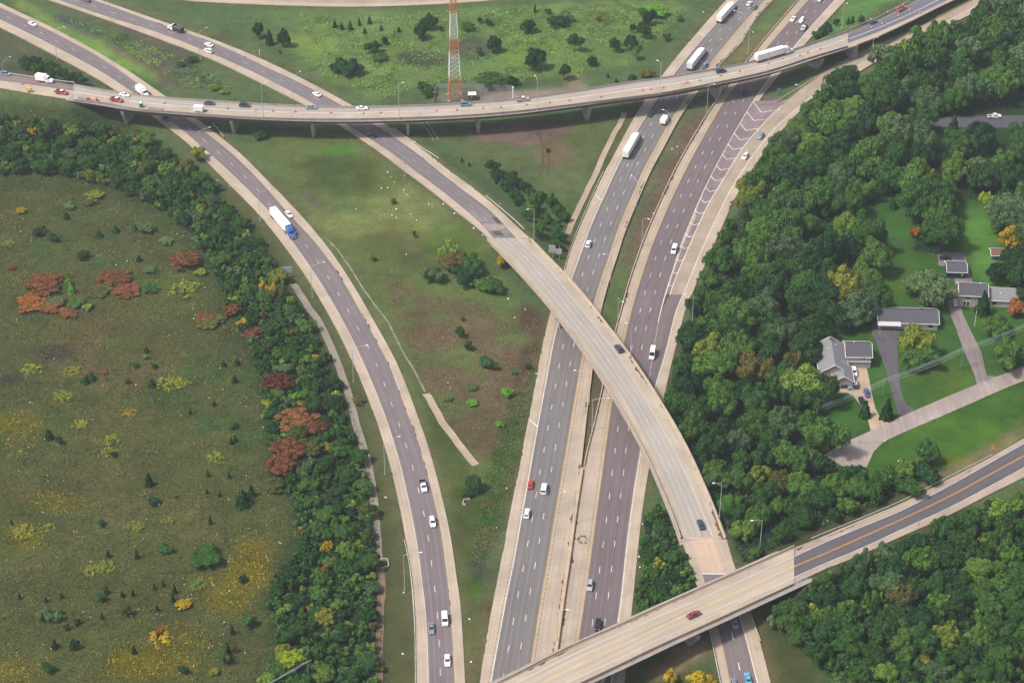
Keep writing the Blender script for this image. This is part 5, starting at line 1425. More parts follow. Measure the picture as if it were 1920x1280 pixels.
# ------------------------------------------------------------------ median barriers
M_BARR = mat_plain('tan_barrier_concrete', C_(208, 184, 156), 0.9, 0, 0.16, 0.4)
def barrier(P, label, w=0.6, h=0.85):
    b = MB()
    b.sweep(P, [(-w / 2, -0.02), (-w / 2, 0.12), (-w * 0.4, 0.32), (-w * 0.33, h), (w * 0.33, h), (w * 0.4, 0.32), (w / 2, 0.12), (w / 2, -0.02)][::-1])
    o = b.build('median_barrier', [M_BARR]); tag(o, label, 'concrete barrier', 'concrete barriers of the main highway')
ib = int(np.argmin(np.abs(sb.L['oR'][:, 1] - at(1092, 880)[1])))
SBo, NBo = sb.L['oR'], nb.L['oL']
def shift(P, d):
    l = laterals(P); Q = P.copy(); Q[:, :2] += l * d; return Q
it = int(np.argmin(np.abs(SBo[:, 1] - at(1296, 190)[1])))
barrier(shift(SBo[it:ib], 0.2), 'concrete barrier along the left edge of the median', 0.5, 0.7)
jn = int(np.argmin(np.abs(NBo[:, 1] - at(1092, 880)[1]))); jt = 0
barrier(shift(NBo[jt:jn], -0.2), 'concrete barrier along the right edge of the median', 0.5, 0.7)
tail = [SBo[k] * 0.5 + NBo[int(np.argmin(np.abs(NBo[:, 1] - SBo[k, 1])))] * 0.5 for k in range(ib, len(SBo))]
barrier(smooth_line(np.array(tail), 9), 'single concrete median barrier at the bottom of the main highway', 1.35, 1.0)

# ------------------------------------------------------------------ guard rails
M_RAILM = mat_plain('pale_galvanised_rail', (0.52, 0.52, 0.48, 1), 0.5, 0.2, 0.12, 0.4)
M_POST = mat_plain('timber_rail_post', (0.16, 0.13, 0.1, 1), 0.9)
def guard_rail(pts, label, zs=None, up=0.7):
    if zs is None: Q = np.array([on_ground(*p) for p in pts])
    else: Q = np.array([at(p[0], p[1], z) for p, z in zip(pts, zs)])
    t = arclen(Q); tt = np.linspace(0, t[-1], max(3, int(t[-1] / 2) + 1))
    P = np.stack([np.interp(tt, t, Q[:, k]) for k in range(3)], 1)
    P = smooth_line(P, 5)
    root = empty('guard_rail', P[0]); tag(root, label, 'guard rail', 'steel guard rails')
    b = MB(); P0 = P - P[0]
    b.sweep(P0, [(-0.06, up - 0.34), (0.06, up - 0.3), (0.02, up - 0.16), (0.08, up), (-0.06, up + 0.02)])
    b.build('rail', [M_RAILM], root)
    n = min(60, max(2, int(t[-1] / 3.8)))
    pb = MB(); pb.box((0, 0, 0.2), (0.16, 0.16, 0.95)); me = None
    for k in range(n):
        s = (k + 0.5) * t[-1] / n
        c = [np.interp(s, arclen(P), P0[:, j]) for j in range(3)]
        if me is None:
            o = pb.build('post', [M_POST], root); me = o.data
        else:
            o = bpy.data.objects.new('post', me); COL.objects.link(o); o.parent = root
        o.location = (c[0] + 0.16, c[1] - 0.05, c[2])
guard_rail([(737, 242), (760, 258), (793, 280), (823, 299)], 'guard rail on the right of the middle ramp just below the top bridge')
guard_rail([(911, 369), (940, 393), (966, 415), (983, 432)], 'guard rail leading to the upper end of the curved flyover', (5.0, 5.6, 6.1, 6.4))
guard_rail([(399, 234), (408, 243), (420, 258)], 'short guard rail on the right of the left ramp below the top bridge')
guard_rail([(758, 1014), (764, 1040), (770, 1075), (775, 1120), (778, 1180), (779, 1285)], 'long guard rail at the bottom left side of the left ramp')
guard_rail([(1131, 324), (1116, 356), (1100, 392), (1083, 432), (1068, 472), (1058, 506)], 'guard rail along the left edge of the main highway above the flyover')
guard_rail([(1405, 1143), (1412, 1166), (1420, 1188), (1426, 1203)], 'guard rail right of the ramp below the bottom bridge', (2.2, 1.9, 1.5, 1.2))
guard_rail([(1329, 1181), (1338, 1220), (1346, 1260), (1351, 1284)], 'guard rail left of the ramp below the bottom bridge', (1.6, 1.1, 0.8, 0.6))
guard_rail([(1521, 1011), (1545, 1001), (1610, 975), (1690, 941), (1774, 898), (1861, 854)], 'long guard rail on the upper side of the road right of the bottom bridge', (9.4, 9.4, 9.3, 9.2, 9.0, 8.8))
guard_rail([(1493, 1092), (1520, 1080), (1560, 1061)], 'guard rail on the lower side of the road at the bottom bridge end', (9.4, 9.4, 9.3))
guard_rail([(1454, 193), (1475, 180), (1500, 165), (1530, 146)], 'guard rail on the left of the exit ramp above the chevrons', (0.9, 1.0, 1.2, 1.5))
guard_rail([(0, 137), (40, 143), (88, 150), (140, 157)], 'guard rail at the left end of the top bridge road', (7.6, 8.0, 8.4, 8.9))
guard_rail([(1592, 56), (1640, 37), (1705, 4)], 'guard rail along the road beyond the right end of the top bridge', (9.0, 8.8, 8.4))

# ------------------------------------------------------------------ signs
M_SIGNBACK = mat_plain('bare_aluminium_sign_back', (0.50, 0.54, 0.55, 1), 0.5, 0.3, 0.06)
def road_sign(px, py, z0, panels, label, mat, ang=0.0, post_m=None, n_post=2, z=None, posts=None):
    p = on_ground(px, py) if z is None else at(px, py, z)
    root = empty('road_sign', p, ang); tag(root, label, 'sign')
    for x, zc, w, h in panels:
        b = MB(); b.box((x, 0, zc), (w, 0.08, h)); o = b.build('panel', [mat], root)
        f = MB()
        for zz in (zc - h * 0.3, zc + h * 0.3): f.box((x, -0.07, zz), (w, 0.05, 0.08))
        f.build('stiffener', [post_m or M_POLE], o)
    for x in (posts or ([-0.9, 0.9] if n_post == 2 else [0.0])):
        b = MB(); b.tube((x, 0.1, -0.3), (x, 0.1, max(q[1] + q[3] / 2 for q in panels)), 0.09); b.build('post', [post_m or M_POLE], root)
road_sign(537, 521, 0, [(0, 3.6, 4.6, 2.8)], 'grey back of a road sign on two posts beside the left ramp', M_SIGNBACK, 0.12, posts=(-1.4, 1.4))
road_sign(1041, 486, 0, [(-1.3, 4.6, 2.6, 3.4), (1.25, 3.7, 2.4, 2.4)], 'grey stepped back of a double road sign above the flyover railing', M_SIGNBACK, -0.12, posts=(-0.9, 1.6))
road_sign(1443, 276, 0, [(0, 1.9, 1.5, 1.5)], 'square orange sign at the outer edge of the exit ramp', mat_plain('orange_sign_sheet', (0.72, 0.33, 0.03, 1), 0.5), 0.2, n_post=1)
road_sign(1460, 174, 0, [(0, 1.7, 1.5, 1.1)], 'small green sign in the gore under the top bridge', mat_plain('green_sign_sheet', (0.02, 0.30, 0.22, 1), 0.5), 0.3, posts=(-0.5, 0.5))
# yellow double warning sign on the right road
p = on_ground(1860, 846); t = empty('warning_sign', p, 0.3); tag(t, 'yellow diamond warning sign with a plate below it beside the right road', 'sign')
ym = mat_plain('yellow_sign_sheet', (0.80, 0.50, 0.02, 1), 0.5)
b = MB(); b.add([(0, 0, 1.5), (0.65, 0, 2.15), (0, 0, 2.8), (-0.65, 0, 2.15), (0, .05, 1.5), (0.65, .05, 2.15), (0, .05, 2.8), (-0.65, .05, 2.15)], [(0, 1, 2, 3), (7, 6, 5, 4), (0, 4, 5, 1), (1, 5, 6, 2), (2, 6, 7, 3), (3, 7, 4, 0)]); b.build('panel', [ym], t)
b = MB(); b.box((0.1, 0, 1.0), (0.9, 0.05, 0.8)); b.build('plate', [ym], t)
b = MB(); b.tube((0, 0.1, -0.2), (0, 0.1, 2.4), 0.05); b.build('post', [M_POLE], t)

# ------------------------------------------------------------------ lattice tower, hut, fence
def tower(px, py):
    p = on_ground(px, py)
    root = empty('lattice_tower', p, 0.12); tag(root, 'tall red and white lattice radio tower beyond the top bridge', 'tower')
    mr = mat_plain('tower_orange_paint', (0.50, 0.14, 0.06, 1), 0.6, 0, 0.1); mw = mat_plain('tower_white_paint', (0.60, 0.60, 0.58, 1), 0.6, 0, 0.08)
    Ht, w0, w1 = 72.0, 3.0, 0.6
    def hw(z): return w0 + (w1 - w0) * min(1, z / 66.0) ** 0.8
    levels = [0.0]
    while levels[-1] < Ht: levels.append(levels[-1] + max(1.5, hw(levels[-1]) * 0.9))
    bands = [0, 8.0, 20.5, 29.0, 40.5, 50.0, 61.0, 80.0]
    for bi in range(len(bands) - 1):
        b = MB(); lv = [z for z in levels if bands[bi] - 0.01 <= z <= bands[bi + 1] + 2.4]
        for z0, z1 in zip(lv[:-1], lv[1:]):
            if z0 >= bands[bi + 1]: break
            c0 = [(sx * hw(z0), sy * hw(z0), z0) for sx, sy in ((-1, -1), (1, -1), (1, 1), (-1, 1))]
            c1 = [(sx * hw(z1), sy * hw(z1), z1) for sx, sy in ((-1, -1), (1, -1), (1, 1), (-1, 1))]
            for k in range(4):
                n = (k + 1) % 4
                b.tube(c0[k], c1[k], 0.12, 0.12, 5, caps=False)
                b.tube(c0[k], c1[n], 0.055, 0.055, 4, caps=False); b.tube(c0[n], c1[k], 0.055, 0.055, 4, caps=False)
                b.tube(c1[k], c1[n], 0.055, 0.055, 4, caps=False)
        b.build('lattice_section', [mr if bi % 2 == 0 else mw], root)
    for sx, sy in ((-1, -1), (1, -1), (1, 1), (-1, 1)):
        b = MB(); b.box((sx * w0, sy * w0, 0.15), (1.2, 1.2, 0.6)); b.build('footing', [M_PIER], root)
    b = MB(); b.tube((-1.6, -1.2, 53.0), (-2.7, -2.2, 53.2), 1.2, 1.2, 16); b.build('dish', [mat_plain('pale_dish', (0.55, 0.66, 0.66, 1), 0.5)], root)
tower(853, 184)
p = on_ground(885, 186); t = empty('equipment_hut', p, 0.05); tag(t, 'small brown equipment hut with a white roof beside the lattice tower', 'hut')
b = MB(); b.box((0, 0, 1.3), (3.1, 2.6, 2.7)); b.build('wall', [mat_plain('brown_hut_wall', C_(112, 96, 92), 0.8)], t)
b = MB(); b.box((0, 0, 2.76), (3.6, 3.2, 0.22)); b.build('roof', [PAINT['white']], t)
b = MB(); b.box((0.5, -1.32, 1.05), (0.9, 0.05, 2.0)); b.build('door', [mat_plain('dark_hut_door', (0.08, 0.06, 0.06, 1), 0.7)], t)
b = MB(); b.box((-0.2, -1.34, 1.7), (0.5, 0.08, 0.5)); b.build('meter_box', [M_HEAD], t)
def chain_fence(pts, label, h=2.4):
    Q = np.array([on_ground(*q) for q in pts])
    root = empty('chain_link_fence', Q[0]); tag(root, label, 'fence', 'fence round the tower compound')
    mk = NT('chain_link_mesh'); mk.p.inputs['Base Color'].default_value = (0.42, 0.46, 0.46, 1)
    v = mk.n('TexCoord').outputs['Object']
    w1_ = mk.n('TexWave', wave_type='BANDS', bands_direction='DIAGONAL'); w1_.inputs['Scale'].default_value = 3.0; mk.l(v, w1_.inputs[0])
    al = mk.ramp(w1_.outputs['Fac'], 0.5, 0.52, 0.15, 0.55); mk.l(al, mk.p.inputs['Alpha'])
    b = MB()
    for a, c in zip(Q[:-1], Q[1:]):
        a, c = a - Q[0], c - Q[0]
        n = np.array((-(c - a)[1], (c - a)[0], 0)); n = n / np.linalg.norm(n) * 0.02
        b.hexa([a - n, c - n, c + n, a + n], [a - n + (0, 0, h), c - n + (0, 0, h), c + n + (0, 0, h), a + n + (0, 0, h)])
    b.build('mesh_panel', [mk.m], root)
    for a, c in zip(Q[:-1], Q[1:]):
        n = max(1, int(np.linalg.norm(c - a) / 3.5))
        for k in range(n + 1):
            q = a + (c - a) * k / n - Q[0]
            pb = MB(); pb.tube((q[0], q[1], -0.2), (q[0], q[1], h + 0.15 + q[2]), 0.07, 0.07, 6); pb.build('post', [M_GALV], root)
chain_fence([(814, 192), (817, 166), (890, 165), (962, 169)], 'chain link fence around the lattice tower compound')
p = on_ground(962, 184); t = empty('gate_post', p); tag(t, 'white gate post at the end of the tower fence', 'post')
b = MB(); b.tube((0, 0, -0.2), (0, 0, 5.2), 0.3, 0.26, 10); b.build('shaft', [PAINT['white']], t)
b = MB(); b.box((0, 0, 5.3), (0.7, 0.7, 0.2)); b.build('cap', [PAINT['white']], t)
p = on_ground(487, 104); t = empty('marker_post', p); tag(t, 'thin white post in the grass above the middle ramp', 'post')
b = MB(); b.tube((0, 0, -0.2), (0, 0, 2.6), 0.14, 0.12, 8); b.build('shaft', [PAINT['white']], t)
b = MB(); b.box((0, 0, 2.45), (0.5, 0.06, 0.5)); b.build('plate', [PAINT['white']], t)

# ------------------------------------------------------------------ houses, drives and street
def patch(name, poly, mat, lift=0.03, n=0, zfun=None):
    """flat-lying sheet over the terrain: polygon in photo pixels, filled on a fine grid that follows the ground"""
    Q = np.array([on_ground(*q)[:2] for q in poly])
    c = []
    for a, b in zip(Q, np.roll(Q, -1, 0)):
        m_ = max(1, int(np.linalg.norm(b - a) / 3))
        c += [a + (b - a) * k / m_ for k in range(m_)]
    import bmesh
    bm = bmesh.new()
    vs = [bm.verts.new((p[0], p[1], 0)) for p in c]
    bm.faces.new(vs)
    bmesh.ops.triangulate(bm, faces=bm.faces[:])
    for _ in range(2): bmesh.ops.subdivide_edges(bm, edges=[e for e in bm.edges if e.calc_length() > 3], cuts=1, use_grid_fill=False)
    bmesh.ops.triangulate(bm, faces=bm.faces[:])
    for v in bm.verts: v.co.z = ground_z(v.co.x, v.co.y) + lift
    bm.normal_update()
    for f in bm.faces:
        if f.normal.z < 0: f.normal_flip()
    me = bpy.data.meshes.new(name); bm.to_mesh(me); bm.free()
    uv = me.uv_layers.new(name='UVMap')
    for lp in me.loops: uv.data[lp.index].uv = (me.vertices[lp.vertex_index].co.x, me.vertices[lp.vertex_index].co.y)
    o = link(name, me, None, [mat]); tag(o, kind='structure'); return o

M_STREET = mat_concrete('old_street_asphalt', C_(178, 164, 158), 60, 0.16, 0.3, C_(100, 92, 92))
M_DRIVE = mat_concrete('driveway_concrete', C_(204, 178, 154), 3.4, 0.08, 0.3, C_(110, 86, 76))
M_GRAVELD = mat_concrete('dark_gravel', C_(104, 98, 106), 60, 0.2, 0.4, C_(150, 140, 140))
patch('side_street', [(1545, 854), (1567, 838), (1600, 822), (1632, 808), (1665, 792), (1685, 783), (1717, 769), (1772, 745), (1830, 721), (1880, 702), (1935, 680), (1935, 708), (1880, 730), (1810, 761), (1750, 787), (1700, 808), (1657, 828), (1638, 847), (1626, 874), (1614, 891), (1592, 888), (1578, 873)], M_STREET, 0.12)
patch('driveway', [(1592, 686), (1624, 686), (1628, 702), (1634, 735), (1641, 765), (1652, 785), (1666, 793), (1633, 809), (1626, 782), (1612, 758), (1600, 742), (1588, 736), (1560, 736), (1562, 729), (1590, 728)], M_DRIVE, 0.07)
patch('gravel_drive', [(1637, 604), (1690, 604), (1684, 640), (1683, 680), (1690, 735), (1698, 758), (1718, 769), (1686, 782), (1673, 738), (1660, 690), (1648, 655), (1635, 625)], M_GRAVELD, 0.05)
patch('gravel_drive', [(1778, 562), (1800, 565), (1806, 590), (1820, 620), (1840, 660), (1850, 704), (1874, 706), (1832, 722), (1826, 700), (1806, 655), (1794, 620), (1782, 590)], mat_concrete('pale_gravel', C_(150, 138, 138), 60, 0.2, 0.4, C_(100, 90, 92)), 0.05)
patch('parking_pad', [(1758, 474), (1808, 473), (1824, 530), (1790, 534), (1786, 500), (1760, 498)], mat_concrete('pad_concrete', C_(140, 128, 134), 3, 0.2, 0.4, C_(84, 80, 90)), 0.05)
patch('back_road', [(1700, 226), (1830, 218), (1935, 216), (1935, 240), (1835, 240), (1700, 240)], mat_asphalt('back_road_asphalt', C_(92, 92, 104), 0, 0), 0.1)

M_SHINGLE = NT('grey_roof_shingles')
_p = M_SHINGLE.pos(); _f = M_SHINGLE.ramp(M_SHINGLE.noise(_p, 2.2, 4, 0.7), 0.3, 0.7, 0.86, 1.12)
M_SHINGLE.l(M_SHINGLE.scale(C_(150, 150, 154), _f), M_SHINGLE.p.inputs['Base Color']); M_SHINGLE.p.inputs['Roughness'].default_value = 0.95; M_SHINGLE = M_SHINGLE.m
M_SHINGLE_D = mat_plain('dark_roof_shingles', C_(98, 98, 106), 0.95, 0, 0.14, 2.0)
M_SIDING = mat_plain('pinkish_siding', C_(214, 192, 190), 0.8, 0, 0.05)
M_SIDING_W = mat_plain('white_siding', C_(226, 220, 222), 0.8, 0, 0.05)
M_TRIMW = mat_plain('white_trim', (0.8, 0.8, 0.8, 1), 0.6, 0, 0.03)
M_GDOOR = mat_plain('garage_door_grey', C_(176, 178, 182), 0.6, 0, 0.05)

def gable(root, x0, x1, y0, y1, zb, ze, zr, along, wall_m, roof_m, over=0.45, part='wing'):
    """box x0..x1, y0..y1 from zb to eaves ze with a gable roof; ridge along 'x' or 'y'"""
    b = MB(); xm, ym = (x0 + x1) / 2, (y0 + y1) / 2
    b.hexa([(x0, y0, zb), (x1, y0, zb), (x1, y1, zb), (x0, y1, zb)], [(x0, y0, ze), (x1, y0, ze), (x1, y1, ze), (x0, y1, ze)])
    if along == 'x':
        for x in (x0, x1): b.add([(x, y0, ze), (x, y1, ze), (x, ym, zr)], [(0, 1, 2)])
    else:
        for y in (y0, y1): b.add([(x0, y, ze), (x1, y, ze), (xm, y, zr)], [(0, 1, 2)])
    w = b.build('wall', [wall_m], root)
    r = MB(); t = 0.16
    if along == 'x':
        sl = (zr - ze) / ((y1 - y0) / 2)
        for s, ye in ((-1, y0), (1, y1)):
            q = ye + s * over; zq = ze - sl * over
            r.hexa([(x0 - over, q, zq), (x1 + over, q, zq), (x1 + over, ym, zr), (x0 - over, ym, zr)], [(x0 - over, q, zq + t), (x1 + over, q, zq + t), (x1 + over, ym, zr + t), (x0 - over, ym, zr + t)])
    else:
        sl = (zr - ze) / ((x1 - x0) / 2)
        for s, xe in ((-1, x0), (1, x1)):
            q = xe + s * over; zq = ze - sl * over
            r.hexa([(q, y0 - over, zq), (q, y1 + over, zq), (xm, y1 + over, zr), (xm, y0 - over, zr)], [(q, y0 - over, zq + t), (q, y1 + over, zq + t), (xm, y1 + over, zr + t), (xm, y0 - over, zr + t)])
    ro = r.build('roof', [roof_m], root)
    f = MB()
    if along == 'x':
        for y in (y0 - over - 0.06, y1 + over + 0.06): f.box((xm, y, ze - sl * over + 0.06), (x1 - x0 + 2 * over, 0.12, 0.2))
        for x in (x0 - over - 0.05, x1 + over + 0.05):
            for s, ye in ((-1, y0), (1, y1)):
                q = ye + s * over; zq = ze - sl * over
                f.hexa([(x - .06, q, zq - .1), (x + .06, q, zq - .1), (x + .06, ym, zr - .1), (x - .06, ym, zr - .1)], [(x - .06, q, zq + t + .03), (x + .06, q, zq + t + .03), (x + .06, ym, zr + t + .03), (x - .06, ym, zr + t + .03)])
    else:
        for x in (x0 - over - 0.06, x1 + over + 0.06): f.box((x, ym, ze - sl * over + 0.06), (0.12, y1 - y0 + 2 * over, 0.2))
        for y in (y0 - over - 0.05, y1 + over + 0.05):
            for s, xe in ((-1, x0), (1, x1)):
                q = xe + s * over; zq = ze - sl * over
                f.hexa([(q, y - .06, zq - .1), (q, y + .06, zq - .1), (xm, y + .06, zr - .1), (xm, y - .06, zr - .1)], [(q, y - .06, zq + t + .03), (q, y + .06, zq + t + .03), (xm, y + .06, zr + t + .03), (xm, y - .06, zr + t + .03)])
    f.build('fascia', [M_TRIMW], ro)
    return w, ro
def window(root, x, y, z, w, h, face='y'):
    b = MB(); b.box((x, y, z), (w + 0.24, 0.1, h + 0.24) if face == 'y' else (0.1, w + 0.24, h + 0.24)); o = b.build('window', [M_TRIMW], root)
    g = MB(); g.box((x, y - 0.045, z), (w, 0.06, h)) if face == 'y' else g.box((x - 0.045, y, z), (0.06, w, h)); g.build('pane', [M_GLASS], o)
def house(px, py, rz, label):
    p = on_ground(px, py); r = empty('house', p, rz); tag(r, label, 'house', 'houses on the side street'); return r

# nearest house: L plan, garage wing facing the camera
h1 = house(1580, 690, -0.03, 'nearest house, L shaped, with light grey shingles and a pinkish garage front')
gable(h1, 1.0, 9.6, 0.3, 9.2, -1.5, 5.0, 7.3, 'x', M_SIDING, M_SHINGLE_D, 0.45)
gable(h1, -9.0, 0.95, -7.5, 9.0, -1.5, 3.6, 6.9, 'y', M_SIDING, M_SHINGLE, 0.4)
gable(h1, -4.4, 2.2, -11.6, -3.2, -1.5, 2.9, 5.0, 'y', M_SIDING, M_SHINGLE, 0.4)
for x in (3.0, 6.8):
    b = MB(); b.box((x + 0.3, 0.24, 1.15), (3.3, 0.1, 2.3)); b.build('garage_door', [M_GDOOR], h1)
b = MB(); b.box((5.3, 0.1, 2.85), (8.8, 0.5, 0.18)); b.build('garage_canopy', [M_SIDING_W], h1)
window(h1, 7.2, 0.24, 4.0, 0.8, 0.8)
window(h1, 2.6, 0.24, 4.0, 0.7, 0.5)
b = MB(); b.box((-0.6, -11.9, 0.2), (2.6, 0.6, 2.2)); b.build('porch_arch', [mat_plain('dark_porch', (0.03, 0.05, 0.05, 1), 0.8)], h1)
for x, y, z in ((-5.6, 3.0, 6.2), (-2.4, 5.5, 6.2), (4.2, 6.8, 6.5)):
    b = MB(); b.tube((x, y, z - 1.2), (x, y, z + 0.25), 0.16, 0.16, 8); b.build('roof_vent', [M_TRIMW], h1)
b = MB(); b.box((-4.0, 7.6, 6.9), (0.9, 0.9, 2.2)); b.build('chimney', [mat_plain('brick_chimney', C_(150, 112, 98), 0.9)], h1)
# second house: long low ranch
h2 = house(1701, 618, -0.05, 'long low house with a dark roof behind a yellow green tree')
gable(h2, -10.4, 10.8, 0.4, 9.6, -1.5, 2.9, 5.0, 'x', M_SIDING_W, M_SHINGLE_D, 0.5)
b = MB(); b.hexa([(-10.9, -1.5, 2.35), (-2.6, -1.5, 2.35), (-2.6, 0.35, 2.6), (-10.9, 0.35, 2.6)], [(-10.9, -1.5, 2.5), (-2.6, -1.5, 2.5), (-2.6, 0.35, 3.1), (-10.9, 0.35, 3.1)]); b.build('white_front', [M_SIDING_W], h2)
b = MB(); b.box((-6.6, 0.34, 1.0), (6.0, 0.1, 2.1)); b.build('garage_door', [M_GDOOR], h2)
for x in (4.0, 8.3): window(h2, x, 0.36, 1.6, 1.6, 1.3)
b = MB(); b.box((5.2, 6.4, 4.9), (0.8, 0.8, 1.8)); b.build('chimney', [MATS['brick_chimney']], h2)
# third house: two parts
h3 = house(1850, 577, -0.09, 'two storey house with a grey roof behind a dark fir, farthest of three')
gable(h3, -10.3, -0.4, 0.0, 8.2, -1.5, 5.2, 7.4, 'x', M_SIDING, M_SHINGLE_D, 0.45)
gable(h3, 0.0, 10.4, 1.0, 9.0, -1.5, 3.1, 5.6, 'x', M_SIDING_W, M_SHINGLE, 0.45)
for x in (-8.2, -7.0): window(h3, x, -0.06, 1.6, 0.8, 1.7)
window(h3, -7.4, -0.06, 4.0, 1.9, 0.9); window(h3, -3.2, -0.06, 4.0, 1.4, 0.9); window(h3, 2.6, 0.94, 1.7, 1.6, 1.2)
b = MB(); b.box((-11.2, 1.6, 0.6), (1.4, 4.6, 0.2)); b.build('porch', [M_SIDING_W], h3)
for x, y, z in ((-2.6, 5.6, 6.9), (4.8, 3.2, 4.6)):
    b = MB(); b.tube((x, y, z - 0.8), (x, y, z + 0.3), 0.2, 0.2, 8); b.build('roof_vent', [M_TRIMW], h3)
# black garage
def shed(px, py, rz, w, d, ze, zr, wall, roof, label, name='garage'):
    p = on_ground(px, py); r = empty(name, p, rz); tag(r, label, name)
    gable(r, -w / 2, w / 2, 0, d, -0.8, ze, zr, 'x', wall, roof, 0.35); return r
M_BLACKW = mat_plain('black_siding', (0.012, 0.022, 0.03, 1), 0.7)
s1 = shed(1793, 522, -0.05, 7.0, 7.2, 2.9, 4.4, M_BLACKW, M_SHINGLE_D, 'small black fronted garage with a round white emblem')
b = MB(); b.tube((2.0, -0.02, 1.7), (2.0, -0.1, 1.7), 0.42, 0.42, 16); b.build('emblem', [M_TRIMW], s1)
b = MB(); b.tube((2.0, -0.1, 1.7), (2.0, -0.12, 1.7), 0.2, 0.2, 16); b.build('emblem_centre', [M_BLACKW], s1)
b = MB(); b.box((-1.2, -0.05, 1.1), (3.4, 0.08, 2.1)); b.build('garage_door', [mat_plain('dark_garage_door', (0.03, 0.04, 0.05, 1), 0.6)], s1)
s2 = shed(1871, 488, -0.03, 5.0, 4.6, 2.3, 3.3, mat_plain('grey_shed_siding', C_(150, 136, 132), 0.8), mat_plain('rusty_shed_roof', C_(126, 96, 88), 0.9, 0, 0.3, 1.2), 'garden shed with a rusty roof at the right edge lawn', 'shed')
b = MB(); b.box((0.3, -0.05, 0.9), (3.2, 0.06, 1.8)); b.build('door', [mat_plain('dark_shed_door', (0.05, 0.06, 0.09, 1), 0.7)], s2)
s3 = shed(1546, 629, 0.1, 3.0, 2.6, 2.1, 2.9, mat_plain('tan_shed_siding', C_(170, 150, 140), 0.8), mat_plain('pale_shed_roof', C_(214, 176, 160), 0.9), 'tiny pale roofed shed behind the nearest house', 'shed')
b = MB(); b.box((0, -0.05, 0.9), (1.0, 0.06, 1.7)); b.build('door', [M_TRIM], s3)
# mailboxes, bin, utility poles
for px, py, lab in ((1747, 789, 'white mailbox at the kerb of the side street below the gravel drive'), (1658, 832, 'white and green mailbox at the turning circle of the side street')):
    p = on_ground(px, py); t = empty('mailbox', p, 0.4); tag(t, lab, 'mailbox', 'mailboxes on the side street')
    b = MB(); b.box((0, 0, 0.55), (0.14, 0.14, 1.1)); b.build('post', [M_POST], t)
    b = MB(); b.box((0, 0, 1.22), (0.62, 0.34, 0.24)); b.tube((-0.31, 0, 1.34), (0.31, 0, 1.34), 0.17, 0.17, 12); b.build('box', [PAINT['white']], t)
p = on_ground(1592, 731); t = empty('wheeled_bin', p, 0.2); tag(t, 'blue wheeled bin at the porch of the nearest house', 'bin')
b = MB(); b.hexa([(-.35, -.35, 0), (.35, -.35, 0), (.35, .35, 0), (-.35, .35, 0)], [(-.48, -.48, 1.2), (.48, -.48, 1.2), (.48, .48, 1.2), (-.48, .48, 1.2)]); b.build('body', [PAINT['sky']], t)
b = MB(); b.box((0, 0, 1.24), (1.02, 1.02, 0.07)); b.build('lid', [PAINT['sky']], t)
M_TIMBER = mat_plain('weathered_pole_timber', C_(160, 158, 146), 0.9)
POLES = []
def utility_pole(px, py, top_py, ang, label):
    p = on_ground(px, py); lo, hi = 3, 18
    for _ in range(30):
        mid = (lo + hi) / 2
        if pix((p[0], p[1], p[2] + mid))[1] > top_py: lo = mid
        else: hi = mid
    root = empty('utility_pole', p, ang); tag(root, label, 'utility pole', 'utility poles')
    b = MB(); b.tube((0, 0, -0.5), (0, 0, mid), 0.18, 0.13, 8); b.build('pole', [M_TIMBER], root)
    b = MB(); b.box((0, 0, mid - 0.5), (2.6, 0.14, 0.16)); ca = b.build('crossarm', [M_TIMBER], root)
    for x in (-1.15, 0, 1.15):
        k = MB(); k.tube((x, 0, mid - 0.42), (x, 0, mid - 0.16), 0.07, 0.05, 6); k.build('insulator', [M_HEAD], ca)
    POLES.append((p, mid, ang)); return root
utility_pole(1531, 786, 763, 1.1, 'utility pole beside the dark trees left of the nearest house')
utility_pole(1655, 742, 711, 1.1, 'utility pole behind the small fir between two drives')
utility_pole(1801, 691, 652, 1.1, 'utility pole on the lawn beside the pale gravel drive')
utility_pole(1935, 640, 600, 1.1, 'utility pole at the right edge of the photo')
M_WIRE = mat_plain('pale_overhead_wire', (0.36, 0.42, 0.40, 1), 0.6)
for x, dz, lab in ((-1.15, -0.2, 'overhead wire on the far end of the crossarms'), (0.0, -0.2, 'overhead wire on the middle of the crossarms'), (1.15, -0.2, 'overhead wire on the near end of the crossarms'), (0.1, -1.9, 'lowest overhead wire below the crossarms')):
    b = MB(); pts = []
    for (p, h, a), (q, g, c) in zip(POLES[:-1], POLES[1:]):
        A = np.array((p[0] + x * math.cos(a), p[1] + x * math.sin(a), p[2] + h + dz)); B = np.array((q[0] + x * math.cos(c), q[1] + x * math.sin(c), q[2] + g + dz))
        for k in range(9):
            f = k / 8; v = A + (B - A) * f; v[2] -= 0.7 * 4 * f * (1 - f); pts.append(v)
    for s, t in zip(pts[:-1], pts[1:]):
        if np.linalg.norm(t - s) > 0.05: b.tube(s, t, 0.045, 0.045, 5, caps=False)
    o = b.build('power_line', [M_WIRE]); tag(o, lab + ' past the houses', 'power line', 'overhead wires past the houses')
p = on_ground(1827, 612); t = empty('flag_pole', p); tag(t, 'thin white pole on the lawn in front of the farthest house', 'pole')
b = MB(); b.tube((0, 0, -0.2), (0, 0, 6.5), 0.09, 0.06, 8); b.build('shaft', [PAINT['white']], t)
b = MB(); b.tube((0, 0, 6.5), (0, 0, 6.7), 0.12, 0.1, 8); b.build('finial', [PAINT['white']], t)
